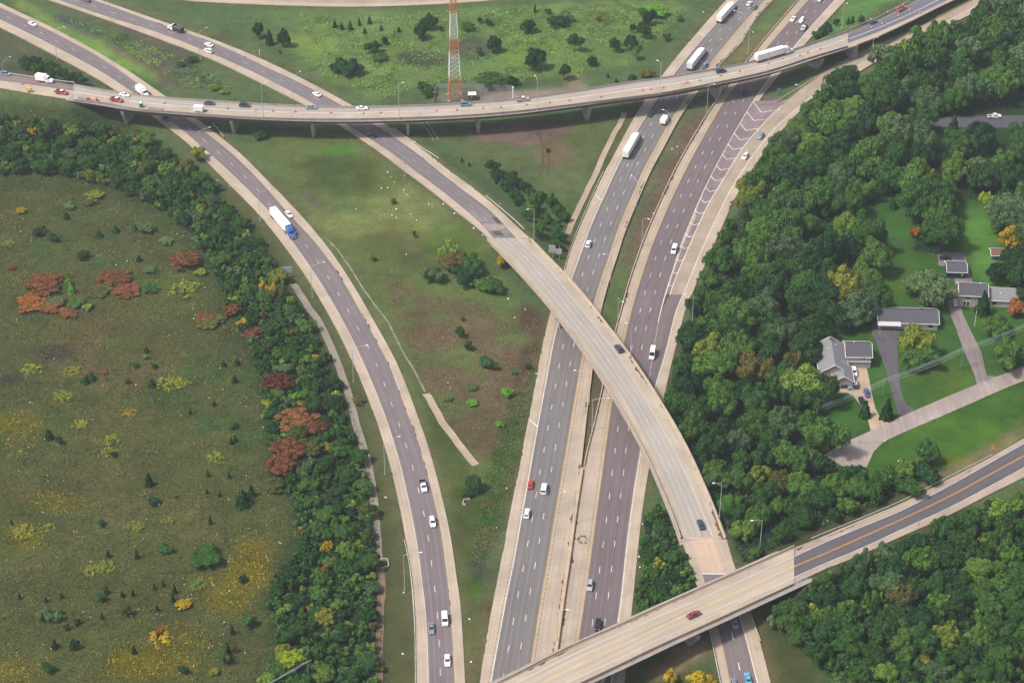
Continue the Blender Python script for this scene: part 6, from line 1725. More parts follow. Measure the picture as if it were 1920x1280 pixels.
# pole with wires at the bottom left
nP = len(POLES)
utility_pole(579, 1275, 1238, 0.5, 'utility pole among the shrubs at the bottom left edge')
utility_pole(452, 1345, 1308, 0.5, 'utility pole just below the bottom left edge')
for x in (-1.15, 0.0, 1.15):
    (p, h, a), (q, g, c) = POLES[nP], POLES[nP + 1]
    A = np.array((p[0] + x * math.cos(a), p[1] + x * math.sin(a), p[2] + h - 0.2)); B = np.array((q[0] + x * math.cos(c), q[1] + x * math.sin(c), q[2] + g - 0.2))
    b = MB(); prev = A
    for k in range(1, 9):
        f = k / 8; v = A + (B - A) * f; v[2] -= 2.0 * f * (1 - f); b.tube(prev, v, 0.045, 0.045, 5, caps=False); prev = v
    o = b.build('power_line', [M_WIRE]); tag(o, '%s overhead wire from the utility pole at the bottom left' % {-1.15: 'outer', 0.0: 'middle', 1.15: 'inner'}[x], 'power line', 'overhead wires at the bottom left')

# ------------------------------------------------------------------ drainage channels
M_DITCH = mat_concrete('stained_channel_concrete', C_(158, 148, 136), 2.4, 0.2, 0.45, C_(84, 76, 66))
M_FLUME = mat_concrete('flume_concrete', C_(190, 172, 148), 3.0, 0.12, 0.3, C_(110, 98, 78))
def channel(pts, w, mat, lift=0.1):
    Q = np.array([on_ground(*p) for p in pts]); t = arclen(Q); tt = np.linspace(0, t[-1], int(t[-1] / 2) + 2)
    P = smooth_line(np.stack([np.interp(tt, t, Q[:, k]) for k in range(3)], 1), 5)
    P[:, 2] = [ground_z(p[0], p[1]) + lift for p in P]
    l = laterals(P); rng = np.random.default_rng(3)
    j = smooth_line(rng.normal(0, 0.5, (len(P), 1)), 5)[:, 0]
    def off(d, dz):
        R_ = P.copy(); R_[:, :2] += l * (d + 0 * j)[:, None] if isinstance(d, np.ndarray) else l * d; R_[:, 2] += dz; return R_
    o = strips('drainage_channel', [(off(-w / 2 + j * 0.4 * w / 3, 0.06), off(-w * 0.15 + 0 * j, 0.0), mat, None, 0), (off(-w * 0.15 + 0 * j, 0.0), off(w * 0.15 + 0 * j, 0.0), mat, None, 0), (off(w * 0.15 + 0 * j, 0.0), off(w / 2 + j * 0.4 * w / 3, 0.06), mat, None, 0)], skirt=0.3)
    tag(o, kind='structure')
channel([(551, 532), (562, 552), (577, 574), (592, 594), (606, 618), (620, 648), (634, 682), (648, 722), (660, 765), (674, 815), (688, 862), (697, 905), (702, 950), (707, 1000), (711, 1050)], 2.6, M_DITCH)
channel([(713, 1062), (716, 1100), (713, 1150), (711, 1210), (711, 1290)], 2.4, mat_concrete('muddy_channel', C_(140, 118, 98), 40, 0.3, 0.5, C_(90, 88, 92)))
channel([(801, 738), (812, 762), (832, 795), (855, 826), (878, 855), (892, 872)], 2.6, M_FLUME)
channel([(1172, 212), (1158, 240), (1144, 265), (1130, 295), (1118, 325), (1104, 352), (1092, 376), (1080, 402), (1070, 425), (1064, 440)], 2.4, M_FLUME)
channel([(612, 448), (630, 465), (655, 500), (680, 540), (705, 575), (728, 604), (745, 640), (762, 672), (775, 690), (787, 715), (797, 735)], 0.7, mat_plain('pale_gutter_edge', C_(140, 142, 118), 0.9, 0, 0.4, 0.3), 0.06)
channel([(800, 228), (812, 246), (822, 262)], 0.6, mat_plain('dusty_wheel_track', C_(150, 144, 128), 0.95, 0, 0.3, 0.3), 0.05)
channel([(790, 230), (805, 248), (812, 262)], 0.6, MATS['dusty_wheel_track'], 0.05)
channel([(1010, 250), (1017, 268), (1018, 300), (1012, 330)], 0.6, mat_plain('dark_wheel_track', C_(90, 84, 66), 0.95, 0, 0.3, 0.3), 0.05)
channel([(1006, 250), (1024, 275), (1030, 300), (1028, 332)], 0.6, MATS['dark_wheel_track'], 0.05)
def headwall(px, py, rz, label, s=1.0):
    p = on_ground(px, py); r = empty('culvert_headwall', p, rz); tag(r, label, 'culvert', 'culvert ends')
    b = MB()
    for a0, a1 in (((-1.6, 0), (1.6, 0)), ((1.6, 0), (2.4, -2.6)), ((-1.6, 0), (-2.2, -1.8))):
        d = np.array((a1[0] - a0[0], a1[1] - a0[1])); n = np.array((-d[1], d[0])) / np.linalg.norm(d) * 0.18
        q = [(a0[0] * s - n[0], a0[1] * s - n[1]), (a1[0] * s - n[0], a1[1] * s - n[1]), (a1[0] * s + n[0], a1[1] * s + n[1]), (a0[0] * s + n[0], a0[1] * s + n[1])]
        b.hexa([(x, y, -1) for x, y in q], [(x, y, 0.7) for x, y in q])
    b.build('headwall', [M_PIER], r)
    b = MB(); b.tube((0, -0.2, 0.0), (0, -0.26, 0.0), 0.6 * s, 0.6 * s, 16); b.build('pipe_mouth', [M_BLACKW], r)
headwall(728, 1056, -1.4, 'culvert headwall with dark opening beside the left drainage channel')
headwall(869, 941, 1.3, 'small curved culvert headwall beside the round bush', 0.7)

# ------------------------------------------------------------------ vegetation
KVEG = 1.0
def leaf_col(r, g, b, k=1.0):
    c = srgb(r, g, b, KVEG * k); return (c[0], c[1], c[2], 1.0)
def mat_leaf(name, trans=0.1, var=0.42, attr=False):
    """each plant carries its own colour (object colour); leaves and clumps vary round it"""
    k = NT(name)
    oi = k.n('Attribute', attribute_name='tint', attribute_type='GEOMETRY') if attr else k.n('ObjectInfo')
    isl = k.n('NewGeometry').outputs['Random Per Island']
    tc = k.n('TexCoord').outputs['Object']
    n1 = k.noise(k.pos(), 0.42, 3, 0.6)
    f = k.math('MULTIPLY', k.ramp(isl, 0, 1, 1 - var, 1 + var), k.ramp(n1, 0.3, 0.7, 0.72, 1.3))
    c = k.scale(oi.outputs['Color'], f)
    warm = k.math('MULTIPLY', k.ramp(k.noise(k.pos(), 0.55, 2), 0.5, 0.75, 0.0, 0.4), k.ramp(isl, 0, 1, 0.4, 1.0))
    c2 = k.mix(warm, c, k.mix(1.0, c, (1.5, 1.22, 0.7, 1), 'MULTIPLY'))
    mot = k.math('MULTIPLY', k.math('GREATER_THAN', isl, 0.8), 0.55)
    c2 = k.mix(mot, c2, leaf_col(74, 100, 48))
    d = k.n('BsdfDiffuse'); t = k.n('BsdfTranslucent'); mx = k.n('MixShader')
    k.l(c2, d.inputs[0]); k.l(c2, t.inputs[0]); mx.inputs[0].default_value = trans
    k.l(d.outputs[0], mx.inputs[1]); k.l(t.outputs[0], mx.inputs[2])
    k.l(mx.outputs[0], k.out.inputs['Surface'])
    return k.m
M_LEAF = mat_leaf('leaves')
M_LEAF_T = mat_leaf('scrub_leaves', attr=True)
M_BARK = mat_plain('tree_bark', (0.10, 0.08, 0.06, 1), 0.95, 0, 0.3, 1.5)

def cards(rng, pts, nrm, size, aspect=0.75, tri=False):
    """small leaf sprays: a bent quad per point"""
    n = len(pts)
    r = rng.normal(size=(n, 3))
    a = np.cross(nrm, r); a /= np.linalg.norm(a, axis=1, keepdims=True) + 1e-9
    b = np.cross(nrm, a)
    s = (size * rng.uniform(0.6, 1.35, n))[:, None]
    p0 = pts - a * s * 0.5; p2 = pts + a * s * 0.5
    p1 = pts - b * s * 0.5 * aspect + nrm * s * 0.12; p3 = pts + b * s * 0.5 * aspect + nrm * s * 0.12
    V = np.stack((p0, p1, p2, p3), 1).reshape(-1, 3)
    F = np.arange(n * 4).reshape(n, 4)
    return V, F

def fast_mesh(name, V, F):
    me = bpy.data.meshes.new(name)
    me.vertices.add(len(V)); me.vertices.foreach_set('co', np.ascontiguousarray(V, dtype=np.float32).ravel())
    me.loops.add(F.size); me.loops.foreach_set('vertex_index', F.astype(np.int32).ravel())
    me.polygons.add(len(F)); me.polygons.foreach_set('loop_start', np.arange(0, F.size, F.shape[1], dtype=np.int32))
    me.update(calc_edges=True)
    return me

def crown_round(seed, nl, ncards, size, flat=0.5, spread=0.72, lr=(0.26, 0.46)):
    """unit crown: radius 1, standing from z=0 (ground) to about z=1; lumpy with gaps"""
    rng = np.random.default_rng(seed)
    P, N = [], []
    cs, rs = [], []
    for i in range(nl):
        th = rng.uniform(0, 2 * math.pi); el = rng.uniform(-0.35, 1.0)
        rr = spread * rng.uniform(0.55, 1.0)
        q = math.sqrt(max(0, 1 - max(0, el) ** 2))
        cs.append((math.cos(th) * rr * q, math.sin(th) * rr * q, 0.56 + 0.30 * el * rng.uniform(0.75, 1.1)))
        rs.append(rng.uniform(*lr))
    cs.append((0, 0, 0.58)); rs.append(0.5)
    cs, rs = np.array(cs), np.array(rs)
    w = rs ** 2; w /= w.sum()
    per = np.maximum(20, (w * ncards).astype(int))
    for c, r_, n in zip(cs, rs, per):
        d = rng.normal(size=(n, 3)); d /= np.linalg.norm(d, axis=1, keepdims=True)
        d[:, 2] = np.where(d[:, 2] < -0.35, -d[:, 2], d[:, 2])
        rad = r_ * (0.72 + 0.36 * rng.random(n) ** 0.6)
        p = c + d * rad[:, None] * np.array((1, 1, flat))
        nn = d * np.array((1, 1, 1.4)) + rng.normal(size=(n, 3)) * 0.34
        nn /= np.linalg.norm(nn, axis=1, keepdims=True)
        P.append(p); N.append(nn)
    P, N = np.concatenate(P), np.concatenate(N)
    keep = P[:, 2] > 0.12
    return cards(rng, P[keep], N[keep], size)

def crown_cone(seed, ncards, size, power=0.9, base=0.04):
    rng = np.random.default_rng(seed)
    z = base + (1 - base) * (1 - np.sqrt(rng.random(ncards)))
    th = rng.uniform(0, 2 * math.pi, ncards)
    lay = 0.82 + 0.18 * np.abs(np.sin(z * 26))
    lump = 0.85 + 0.25 * np.sin(th * 3 + z * 9 + seed) * np.sin(th * 5 - z * 7)
    r = (1 - z) ** power * lay * lump * (0.6 + 0.4 * rng.random(ncards) ** 0.5)
    P = np.stack((r * np.cos(th), r * np.sin(th), z), 1)
    N = np.stack((np.cos(th), np.sin(th), 0.7 + 0 * th), 1) + rng.normal(size=(ncards, 3)) * 0.5
    N /= np.linalg.norm(N, axis=1, keepdims=True)
    return cards(rng, P, N, size)

def trunk_mesh(seed, h=0.75, r=0.035, limbs=6):
    rng = random.Random(seed)
    b = MB()
    b.tube((0, 0, -0.06), (0, 0, 0.16), r * 1.5, r, 8); b.tube((0, 0, 0.16), (0.02, 0.01, h * 0.62), r, r * 0.55, 8, caps=False)
    for i in range(limbs):
        a = 2 * math.pi * i / limbs + rng.uniform(-0.4, 0.4); z0 = rng.uniform(0.26, 0.5); l = rng.uniform(0.4, 0.7)
        b.tube((0, 0, z0), (math.cos(a) * l, math.sin(a) * l, z0 + rng.uniform(0.12, 0.3)), r * 0.45, r * 0.12, 5, caps=False)
    me = bpy.data.meshes.new('trunk'); me.from_pydata(b.v, [], b.f); me.materials.append(M_BARK); me.update()
    return me

def crown_domes(seed, ndome, nl, ncards, size, lr=(0.12, 0.24)):
    """unit crown of several merging domes, each studded with leaf clumps: an uneven outline with dark gaps"""
    rng = np.random.default_rng(seed)
    D = [(rng.normal(0, .06), rng.normal(0, .06), 0.52, 0.55, 0.42)]
    ph = rng.uniform(0, 6.28)
    for i in range(ndome):
        a = ph + 2 * math.pi * i / ndome + rng.uniform(-0.5, 0.5); rr = rng.uniform(0.3, 0.68)
        D.append((math.cos(a) * rr, math.sin(a) * rr, rng.uniform(0.32, 0.62), rng.uniform(0.24, 0.44), rng.uniform(0.22, 0.40)))
    C, Rr, FL = [], [], []
    for x, y, z, rad, hh in D:
        C.append((x, y, z)); Rr.append(rad * 0.82); FL.append(hh / rad)
        for k in range(nl):
            d = rng.normal(size=3); d[2] = abs(d[2]) * 0.9 - 0.25; d /= np.linalg.norm(d)
            r_ = rng.uniform(*lr)
            C.append((x + d[0] * rad * 0.88, y + d[1] * rad * 0.88, z + d[2] * hh * 0.9)); Rr.append(r_); FL.append(rng.uniform(0.55, 0.85))
    C, Rr, FL = np.array(C), np.array(Rr), np.array(FL)
    w = Rr ** 2; w /= w.sum(); P, N = [], []
    for c, r_, fl, n in zip(C, Rr, FL, np.maximum(16, (w * ncards).astype(int))):
        d = rng.normal(size=(n, 3)); d /= np.linalg.norm(d, axis=1, keepdims=True)
        d[:, 2] = np.where(d[:, 2] < -0.3, -d[:, 2], d[:, 2])
        P.append(c + d * (r_ * (0.7 + 0.42 * rng.random(n) ** 0.7))[:, None] * np.array((1, 1, fl)))
        nn = d * np.array((1, 1, 1.3)) + rng.normal(size=(n, 3)) * 0.38
        N.append(nn / np.linalg.norm(nn, axis=1, keepdims=True))
    P, N = np.concatenate(P), np.concatenate(N)
    k = P[:, 2] > 0.1
    return cards(rng, P[k], N[k], size)

def crown_weedy(seed, ncards, size):
    """loose patch of tall weeds: tufts with bare ground between"""
    rng = np.random.default_rng(seed)
    m = 26; a = rng.uniform(0, 6.28, m); r = np.sqrt(rng.random(m)) * 0.95
    cx, cy, cr = np.cos(a) * r, np.sin(a) * r, rng.uniform(0.08, 0.22, m)
    i = rng.integers(0, m, ncards)
    P = np.stack((cx[i] + rng.normal(0, 1, ncards) * cr[i] * 0.6, cy[i] + rng.normal(0, 1, ncards) * cr[i] * 0.6, rng.random(ncards) * 0.8), 1)
    N = rng.normal(size=(ncards, 3)) * 0.7; N[:, 2] += 0.8; N /= np.linalg.norm(N, axis=1, keepdims=True)
    return cards(rng, P, N, size)

CROWN = {}
for i in range(10):
    V, F = crown_domes(100 + i, 4 + i % 4, 9, 9500, 0.082); CROWN[('big', i)] = fast_mesh('crown', V, F)
for i in range(8):
    V, F = crown_domes(200 + i, 3 + i % 3, 6, 3200, 0.14, (0.16, 0.32)); CROWN[('small', i)] = fast_mesh('crown', V, F)
for i in range(4):
    V, F = crown_round(300 + i, 46, 3600, 0.095, flat=0.36, spread=0.92, lr=(0.09, 0.2)); CROWN[('wide', i)] = fast_mesh('crown', V, F)
for i in range(4):
    V, F = crown_weedy(600 + i, 420, 0.16); CROWN[('weedy', i)] = fast_mesh('crown', V, F)
for i in range(4):
    V, F = crown_cone(400 + i, 1500, 0.22, 0.85 - 0.1 * (i % 2)); CROWN[('cone', i)] = fast_mesh('crown', V, F)
for i in range(3):
    V, F = crown_cone(500 + i, 420, 0.42, 0.55); CROWN[('tuft', i)] = fast_mesh('crown', V, F)
TRUNK = [trunk_mesh(7 + i) for i in range(5)]
TRUNK_THIN = [trunk_mesh(17 + i, 0.6, 0.022, 4) for i in range(2)]
for me in CROWN.values(): me.materials.append(M_LEAF)
SRC = {}
for i in range(6): SRC[('scrub', i)] = crown_domes(700 + i, 3, 3, 420, 0.34, (0.2, 0.4))
for i in range(5): SRC[('tree', i)] = crown_domes(800 + i, 4 + i % 3, 8, 4200, 0.12)

HUES = {'dark green': [(42, 74, 42), (36, 70, 44), (50, 80, 40)], 'deep green': [(58, 94, 42), (62, 100, 46), (52, 88, 46)], 'mid green': [(80, 116, 50), (86, 120, 54), (74, 108, 50)],
        'grey green': [(88, 112, 76), (94, 116, 76), (80, 104, 74)], 'light green': [(106, 136, 56), (100, 130, 58), (112, 138, 62)], 'yellow green': [(128, 138, 50), (136, 140, 54), (120, 132, 52)],
        'bronze green': [(98, 98, 52), (104, 96, 52), (90, 92, 52)], 'yellow': [(176, 150, 40), (160, 140, 46)], 'orange': [(150, 92, 44), (146, 88, 46)], 'rust red': [(120, 70, 50), (112, 68, 48), (122, 80, 52)], 'dark red': [(100, 46, 42), (94, 44, 42)], 'purple': [(42, 40, 62)], 'bright green': [(96, 150, 50), (104, 156, 56)], 'bright yellow green': [(150, 172, 44)]}
RNG = random.Random(11)
VEG = []            # (px, py) of what has been planted
def plant(name, kind, var, p, rad, h, hue, label, cat, group, col=None, trunk=True, rz=None):
    root = empty(name, (p[0], p[1], p[2] - 0.05), RNG.uniform(0, 6.28) if rz is None else rz)
    c = bpy.data.objects.new('crown', CROWN[(kind, var)]); COL.objects.link(c); c.parent = root
    an = RNG.uniform(0.84, 1.2) if kind in ('big', 'small') else 1.0
    c.scale = (rad * an, rad / an, h)
    q = col or leaf_col(*RNG.choice(HUES[hue]), RNG.uniform(0.88, 1.14))
    c.color = q
    if trunk:
        t = bpy.data.objects.new('trunk', RNG.choice(TRUNK if rad > 2.6 else TRUNK_THIN)); COL.objects.link(t); t.parent = root
        t.scale = (rad * 0.9, rad * 0.9, h * 0.8)
    tag(root, label, cat, group)
    return root

PCT = lambda px, py: '%d percent across and %d percent down the photo' % (round(px / 19.2), round(py / 12.8))
USED = {}
def place_label(stem, px, py):
    """adds the place in the photo, fine enough to tell neighbours apart"""
    l = '%s, %d percent across, %d percent down' % (stem, round(px / 19.2), round(py / 12.8))
    if l in USED:
        l = '%s, %.1f percent across, %.1f down' % (stem, px / 19.2, py / 12.8)
    USED[l] = 1
    return l

ROADS_CLEAR = [(c, hw) for c, hw, _, _ in CARVE] + [(rb.centre()), (ra.centre()), (rc.centre())]
def clear_of_roads(x, y, m):
    for c, hw in ROADS_CLEAR:
        i = np.argmin((c[:, 0] - x) ** 2 + (c[:, 1] - y) ** 2)
        if math.hypot(c[i, 0] - x, c[i, 1] - y) < hw[i] + m: return False
    return True
KEEP = []            # keep-out discs in metres: (x, y, r)
def keepout(px, py, r):
    p = on_ground(px, py); KEEP.append((p[0], p[1], r))
for px, py, r in ((1555, 665, 9), (1600, 668, 9), (1580, 700, 8), (1680, 600, 8), (1728, 606, 8), (1700, 600, 8), (1822, 560, 8), (1850, 560, 7), (1880, 558, 8), (1793, 510, 6), (1871, 478, 4.5), (1545, 624, 3), (1443, 272, 3), (537, 515, 4), (1041, 482, 5)): keepout(px, py, r)

def scatter(poly, spacing, holes=(), road=3.0, seed=1, kmax=100000, jitter=1.0, extra=None):
    """Poisson-like points on the ground inside a polygon traced in the photo"""
    rng = random.Random(seed)
    Q = np.array([on_ground(*q)[:2] for q in poly])
    x0, y0 = Q.min(0); x1, y1 = Q.max(0)
    out = []; cell = {}
    n = int((x1 - x0) * (y1 - y0) / spacing ** 2 * 9)
    for _ in range(n):
        x, y = rng.uniform(x0, x1), rng.uniform(y0, y1)
        z = ground_z(x, y); px, py = pix((x, y, z))
        if not (-60 < px < 1985 and -70 < py < 1370): continue
        if not in_poly(poly, np.array(px), np.array(py)): continue
        if any(in_poly(h, np.array(px), np.array(py)) for h in holes): continue
        s = spacing if extra is None else extra(px, py, spacing)
        gx, gy = int(x // 16), int(y // 16)
        if any((x - a) ** 2 + (y - b) ** 2 < (0.5 * (s + s2)) ** 2 for ix in (gx - 1, gx, gx + 1) for iy in (gy - 1, gy, gy + 1) for a, b, s2 in cell.get((ix, iy), ())): continue
        if not clear_of_roads(x, y, road): continue
        if any((x - a) ** 2 + (y - b) ** 2 < r * r for a, b, r in KEEP): continue
        cell.setdefault((gx, gy), []).append((x, y, s)); out.append((x, y, z, px, py, s))
        if len(out) >= kmax: break
    return out

def pick(weights):
    t = RNG.random() * sum(w for _, w in weights)
    for h, w in weights:
        t -= w
        if t <= 0: return h
    return weights[-1][0]

# ---- single trees and shrubs traced one by one: (px, py of base, radius px, height m, hue, kind, place phrase)
def traced(lst, name, cat, group, zone):
    for px, py, rp, h, hue, kind, phrase in lst:
        p = on_ground(px, py)
        sc = (pix((p[0] + 1, p[1], p[2]))[0] - pix(p)[0])
        rad = rp / sc
        KEEP.append((p[0], p[1], rad * 0.85))
        n = len([k for k in CROWN if k[0] == kind])
        plant(name if kind not in ('cone', 'tuft') else 'evergreen_tree' if cat == 'tree' else 'cedar', kind, RNG.randrange(n), p, rad, h, hue, phrase if phrase else place_label('%s %s %s' % (hue, {'cone': 'conical cedar', 'tuft': 'little cedar', 'weedy': 'weed clump'}.get(kind, cat), zone), px, py), cat, group, trunk=(cat == 'tree'))
YARD = [
 (1738, 566, 46, 13, 'grey green', 'big', 'large round tree on the lawn left of the black fronted garage'),
 (1505, 748, 52, 14, 'light green', 'big', 'broad light green tree left of the nearest house'),
 (1712, 668, 38, 12, 'yellow green', 'big', 'yellow green tree in front of the long low house'),
 (1718, 692, 32, 9, 'mid green', 'big', 'round tree just below the yellow green one on the middle lawn'),
 (1752, 452, 36, 11, 'deep green', 'big', 'round dark tree standing alone on the far lawn'),
 (1716, 445, 13, 5, 'orange', 'small', 'small orange tree beside the round dark tree on the far lawn'),
 (1750, 400, 46, 14, 'deep green', 'big', 'tall dense tree behind the far lawn'),
 (1625, 528, 20, 9, 'purple', 'big', 'dark purple tree at the left edge of the long lawn'),
 (1583, 500, 15, 9, 'dark green', 'cone', 'dark spruce left of the purple tree'),
 (1674, 391, 10, 5, 'dark green', 'cone', 'lone little spruce at the top of the long lawn'),
 (1575, 560, 44, 14, 'yellow green', 'big', 'tall yellow tinged tree left of the purple tree'),
 (1608, 605, 46, 13, 'grey green', 'big', 'broad grey green tree behind the nearest house'),
 (1560, 612, 36, 12, 'dark green', 'big', 'dark tree right behind the tiny pale roofed shed'),
 (1662, 785, 15, 9, 'dark green', 'cone', 'small dark fir between the pale drive and the gravel drive'),
 (1621, 781, 13, 7, 'dark green', 'cone', 'ragged dark fir on the edge of the pale driveway'),
 (1841, 588, 17, 10, 'dark green', 'cone', 'dark fir right in front of the two storey house'),
 (1905, 592, 24, 7, 'orange', 'small', 'orange leaved tree at the right edge beside the farthest house'),
 (1868, 624, 34, 7, 'mid green', 'big', 'low round tree in front of the farthest house'),
 (1880, 690, 36, 10, 'mid green', 'big', 'round tree beside the pale gravel drive at the right edge'),
 (1893, 470, 26, 11, 'yellow', 'big', 'yellow tree right of the rusty roofed shed'),
 (1905, 540, 26, 13, 'deep green', 'big', 'dark tree beside the far lawn at the right edge'),
 (1866, 530, 20, 9, 'dark green', 'big', None), (1885, 420, 36, 15, 'grey green', 'big', None), (1845, 395, 14, 9, 'bright yellow green', 'small', 'yellow green young tree at the edge of the right lawn'),
 (1730, 900, 30, 6, 'dark green', 'small', 'dark bushy clump of shrubs on the slope above the right road'), (1708, 902, 16, 5, 'dark green', 'cone', 'dark cedar beside the bushy clump above the right road'),
 (1700, 925, 26, 6, 'deep green', 'small', None), (1688, 905, 10, 4, 'dark green', 'cone', None),
]
traced(YARD, 'broadleaf_tree', 'tree', 'trees round the houses', 'near the houses')
CENTRE = [
 (812, 525, 26, 6.5, 'grey green', 'big', 'light topped round tree on the left of the central clump'), (850, 500, 32, 7, 'bronze green', 'big', 'bronze tree at the top of the central clump'), (840, 482, 22, 6, 'light green', 'small', 'light green shrubby tree at the back of the central clump'),
 (870, 530, 30, 7, 'dark green', 'big', 'dark tree in the middle of the central clump'), (885, 510, 26, 7, 'deep green', 'big', None), (905, 540, 28, 4, 'mid green', 'wide', None), (925, 545, 24, 4.5, 'deep green', 'small', None),
 (862, 632, 11, 5, 'deep green', 'big', 'narrow tree on the brown field above a round bush'), (878, 655, 10, 4, 'dark green', 'small', None), (917, 688, 20, 4, 'deep green', 'small', 'round bush on the brown field left of the highway'), (888, 918, 20, 6, 'deep green', 'big', 'round dark bush at the lower end of the concrete flume'), (876, 932, 11, 3.5, 'deep green', 'small', None),
 (940, 500, 9, 5, 'yellow', 'small', 'bright yellow tree beside the upper end of the flyover'), (868, 600, 5, 1.5, 'deep green', 'small', None), (700, 488, 7, 2.2, 'mid green', 'small', None), (738, 382, 6, 2.5, 'bronze green', 'small', None), (777, 445, 4, 3, 'dark green', 'small', None),
 (885, 728, 12, 1.6, 'mid green', 'wide', None), (885, 757, 13, 1.6, 'bright green', 'wide', None), (840, 750, 11, 1.5, 'mid green', 'wide', None), (950, 742, 12, 3, 'bright green', 'small', None), (938, 798, 10, 1.8, 'bright green', 'wide', None), (990, 690, 7, 2, 'dark green', 'small', None), (962, 700, 8, 1.8, 'mid green', 'wide', None),
 (1257, 1282, 18, 5, 'yellow', 'small', 'yellow bush below the bottom bridge, left one of the pair'), (1312, 1296, 30, 7, 'yellow', 'big', 'larger yellow orange tree below the bottom bridge'),
]
traced(CENTRE, 'broadleaf_tree', 'tree', 'trees in the middle fields', 'in the middle field')
FAR = [(485, 72, 12, 8, 'dark green', 'big'), (506, 84, 9, 8, 'dark green', 'cone'), (533, 88, 14, 9, 'dark green', 'big'), (628, 52, 5, 4, 'dark green', 'cone'), (641, 56, 5, 4, 'dark green', 'cone'), (657, 56, 6, 4.5, 'deep green', 'cone'), (674, 48, 3.5, 4.5, 'dark green', 'cone'), (693, 45, 5, 4.5, 'dark green', 'cone'),
 (640, 138, 22, 5, 'dark green', 'small'), (662, 140, 24, 6, 'dark green', 'big'), (635, 130, 18, 4, 'dark green', 'small'), (698, 100, 15, 6, 'dark green', 'small'), (722, 84, 7, 4, 'dark green', 'small'), (712, 112, 17, 3, 'deep green', 'wide'), (805, 55, 17, 8, 'dark green', 'big'), (788, 74, 13, 8, 'deep green', 'big'),
 (877, 56, 16, 3.5, 'deep green', 'wide'), (900, 44, 6, 3, 'dark green', 'small'), (917, 48, 7, 3, 'dark green', 'small'), (924, 98, 15, 8, 'dark green', 'small'), (898, 105, 8, 4, 'deep green', 'small'), (925, 158, 36, 4, 'deep green', 'wide'), (960, 160, 12, 3.5, 'dark green', 'small'), (803, 180, 14, 4.5, 'deep green', 'small'), (795, 170, 11, 4, 'dark green', 'small'),
 (990, 62, 15, 8, 'dark green', 'big'), (1003, 24, 3.5, 5, 'dark green', 'cone'), (1005, 130, 23, 10, 'dark green', 'big'), (1058, 150, 13, 8, 'dark green', 'big'), (1078, 97, 14, 9, 'dark green', 'big'), (1110, 123, 11, 5, 'dark green', 'big'), (1152, 97, 12, 7, 'dark green', 'big'), (1183, 93, 12, 8, 'dark green', 'big'), (1186, 62, 7, 5, 'dark green', 'small'),
 (1206, 72, 14, 8, 'dark green', 'big'), (1215, 48, 13, 8, 'dark green', 'big'), (1230, 28, 26, 4, 'bright green', 'wide'), (1205, 26, 12, 3, 'deep green', 'wide'), (1048, 48, 24, 4, 'dark green', 'wide'), (1062, 38, 14, 4, 'grey green', 'small'), (1028, 26, 8, 2.5, 'dark green', 'wide'), (1119, 40, 7, 4, 'yellow', 'small'), (1192, 112, 8, 7, 'light green', 'small'),
 (1250, 76, 8, 3, 'dark green', 'small'), (1275, 40, 8, 3, 'deep green', 'small'), (1185, 155, 12, 3.5, 'dark green', 'small'), (1215, 145, 14, 3.5, 'bronze green', 'small'), (1156, 158, 4, 2.5, 'dark green', 'small'), (1140, 146, 4, 2, 'dark green', 'small'), (748, 60, 4, 2.5, 'dark green', 'tuft'), (715, 57, 4, 2.5, 'dark green', 'tuft'), (525, 100, 4, 1.5, 'dark green', 'small'), (684, 63, 4, 3, 'dark green', 'tuft'), (827, 58, 5, 2, 'dark green', 'small'),
 (1552, 60, 10, 4.5, 'dark green', 'small'), (1540, 68, 11, 5, 'dark green', 'small'), (1530, 74, 8, 4, 'deep green', 'small'), (1568, 50, 7, 4, 'dark green', 'small'), (1590, 46, 5, 4, 'dark green', 'cone'), (1598, 44, 5, 4, 'dark green', 'cone'), (1613, 44, 7, 4, 'deep green', 'small'), (400, 168, 12, 2.5, 'yellow green', 'wide'), (420, 176, 10, 2, 'light green', 'wide'), (360, 116, 14, 2, 'dark green', 'wide'), (340, 125, 10, 2, 'deep green', 'wide'), (490, 260, 14, 3.5, 'dark green', 'small'), (500, 250, 10, 3, 'deep green', 'small'),
 (880, 312, 3, 2, 'dark green', 'tuft'), (866, 304, 3, 2, 'dark green', 'tuft'), (1027, 285, 5, 1.5, 'dark green', 'small'), (930, 345, 3, 2, 'dark green', 'tuft')]
traced([t + (None,) for t in FAR], 'broadleaf_tree', 'tree', 'trees in the far fields', 'in the far field')

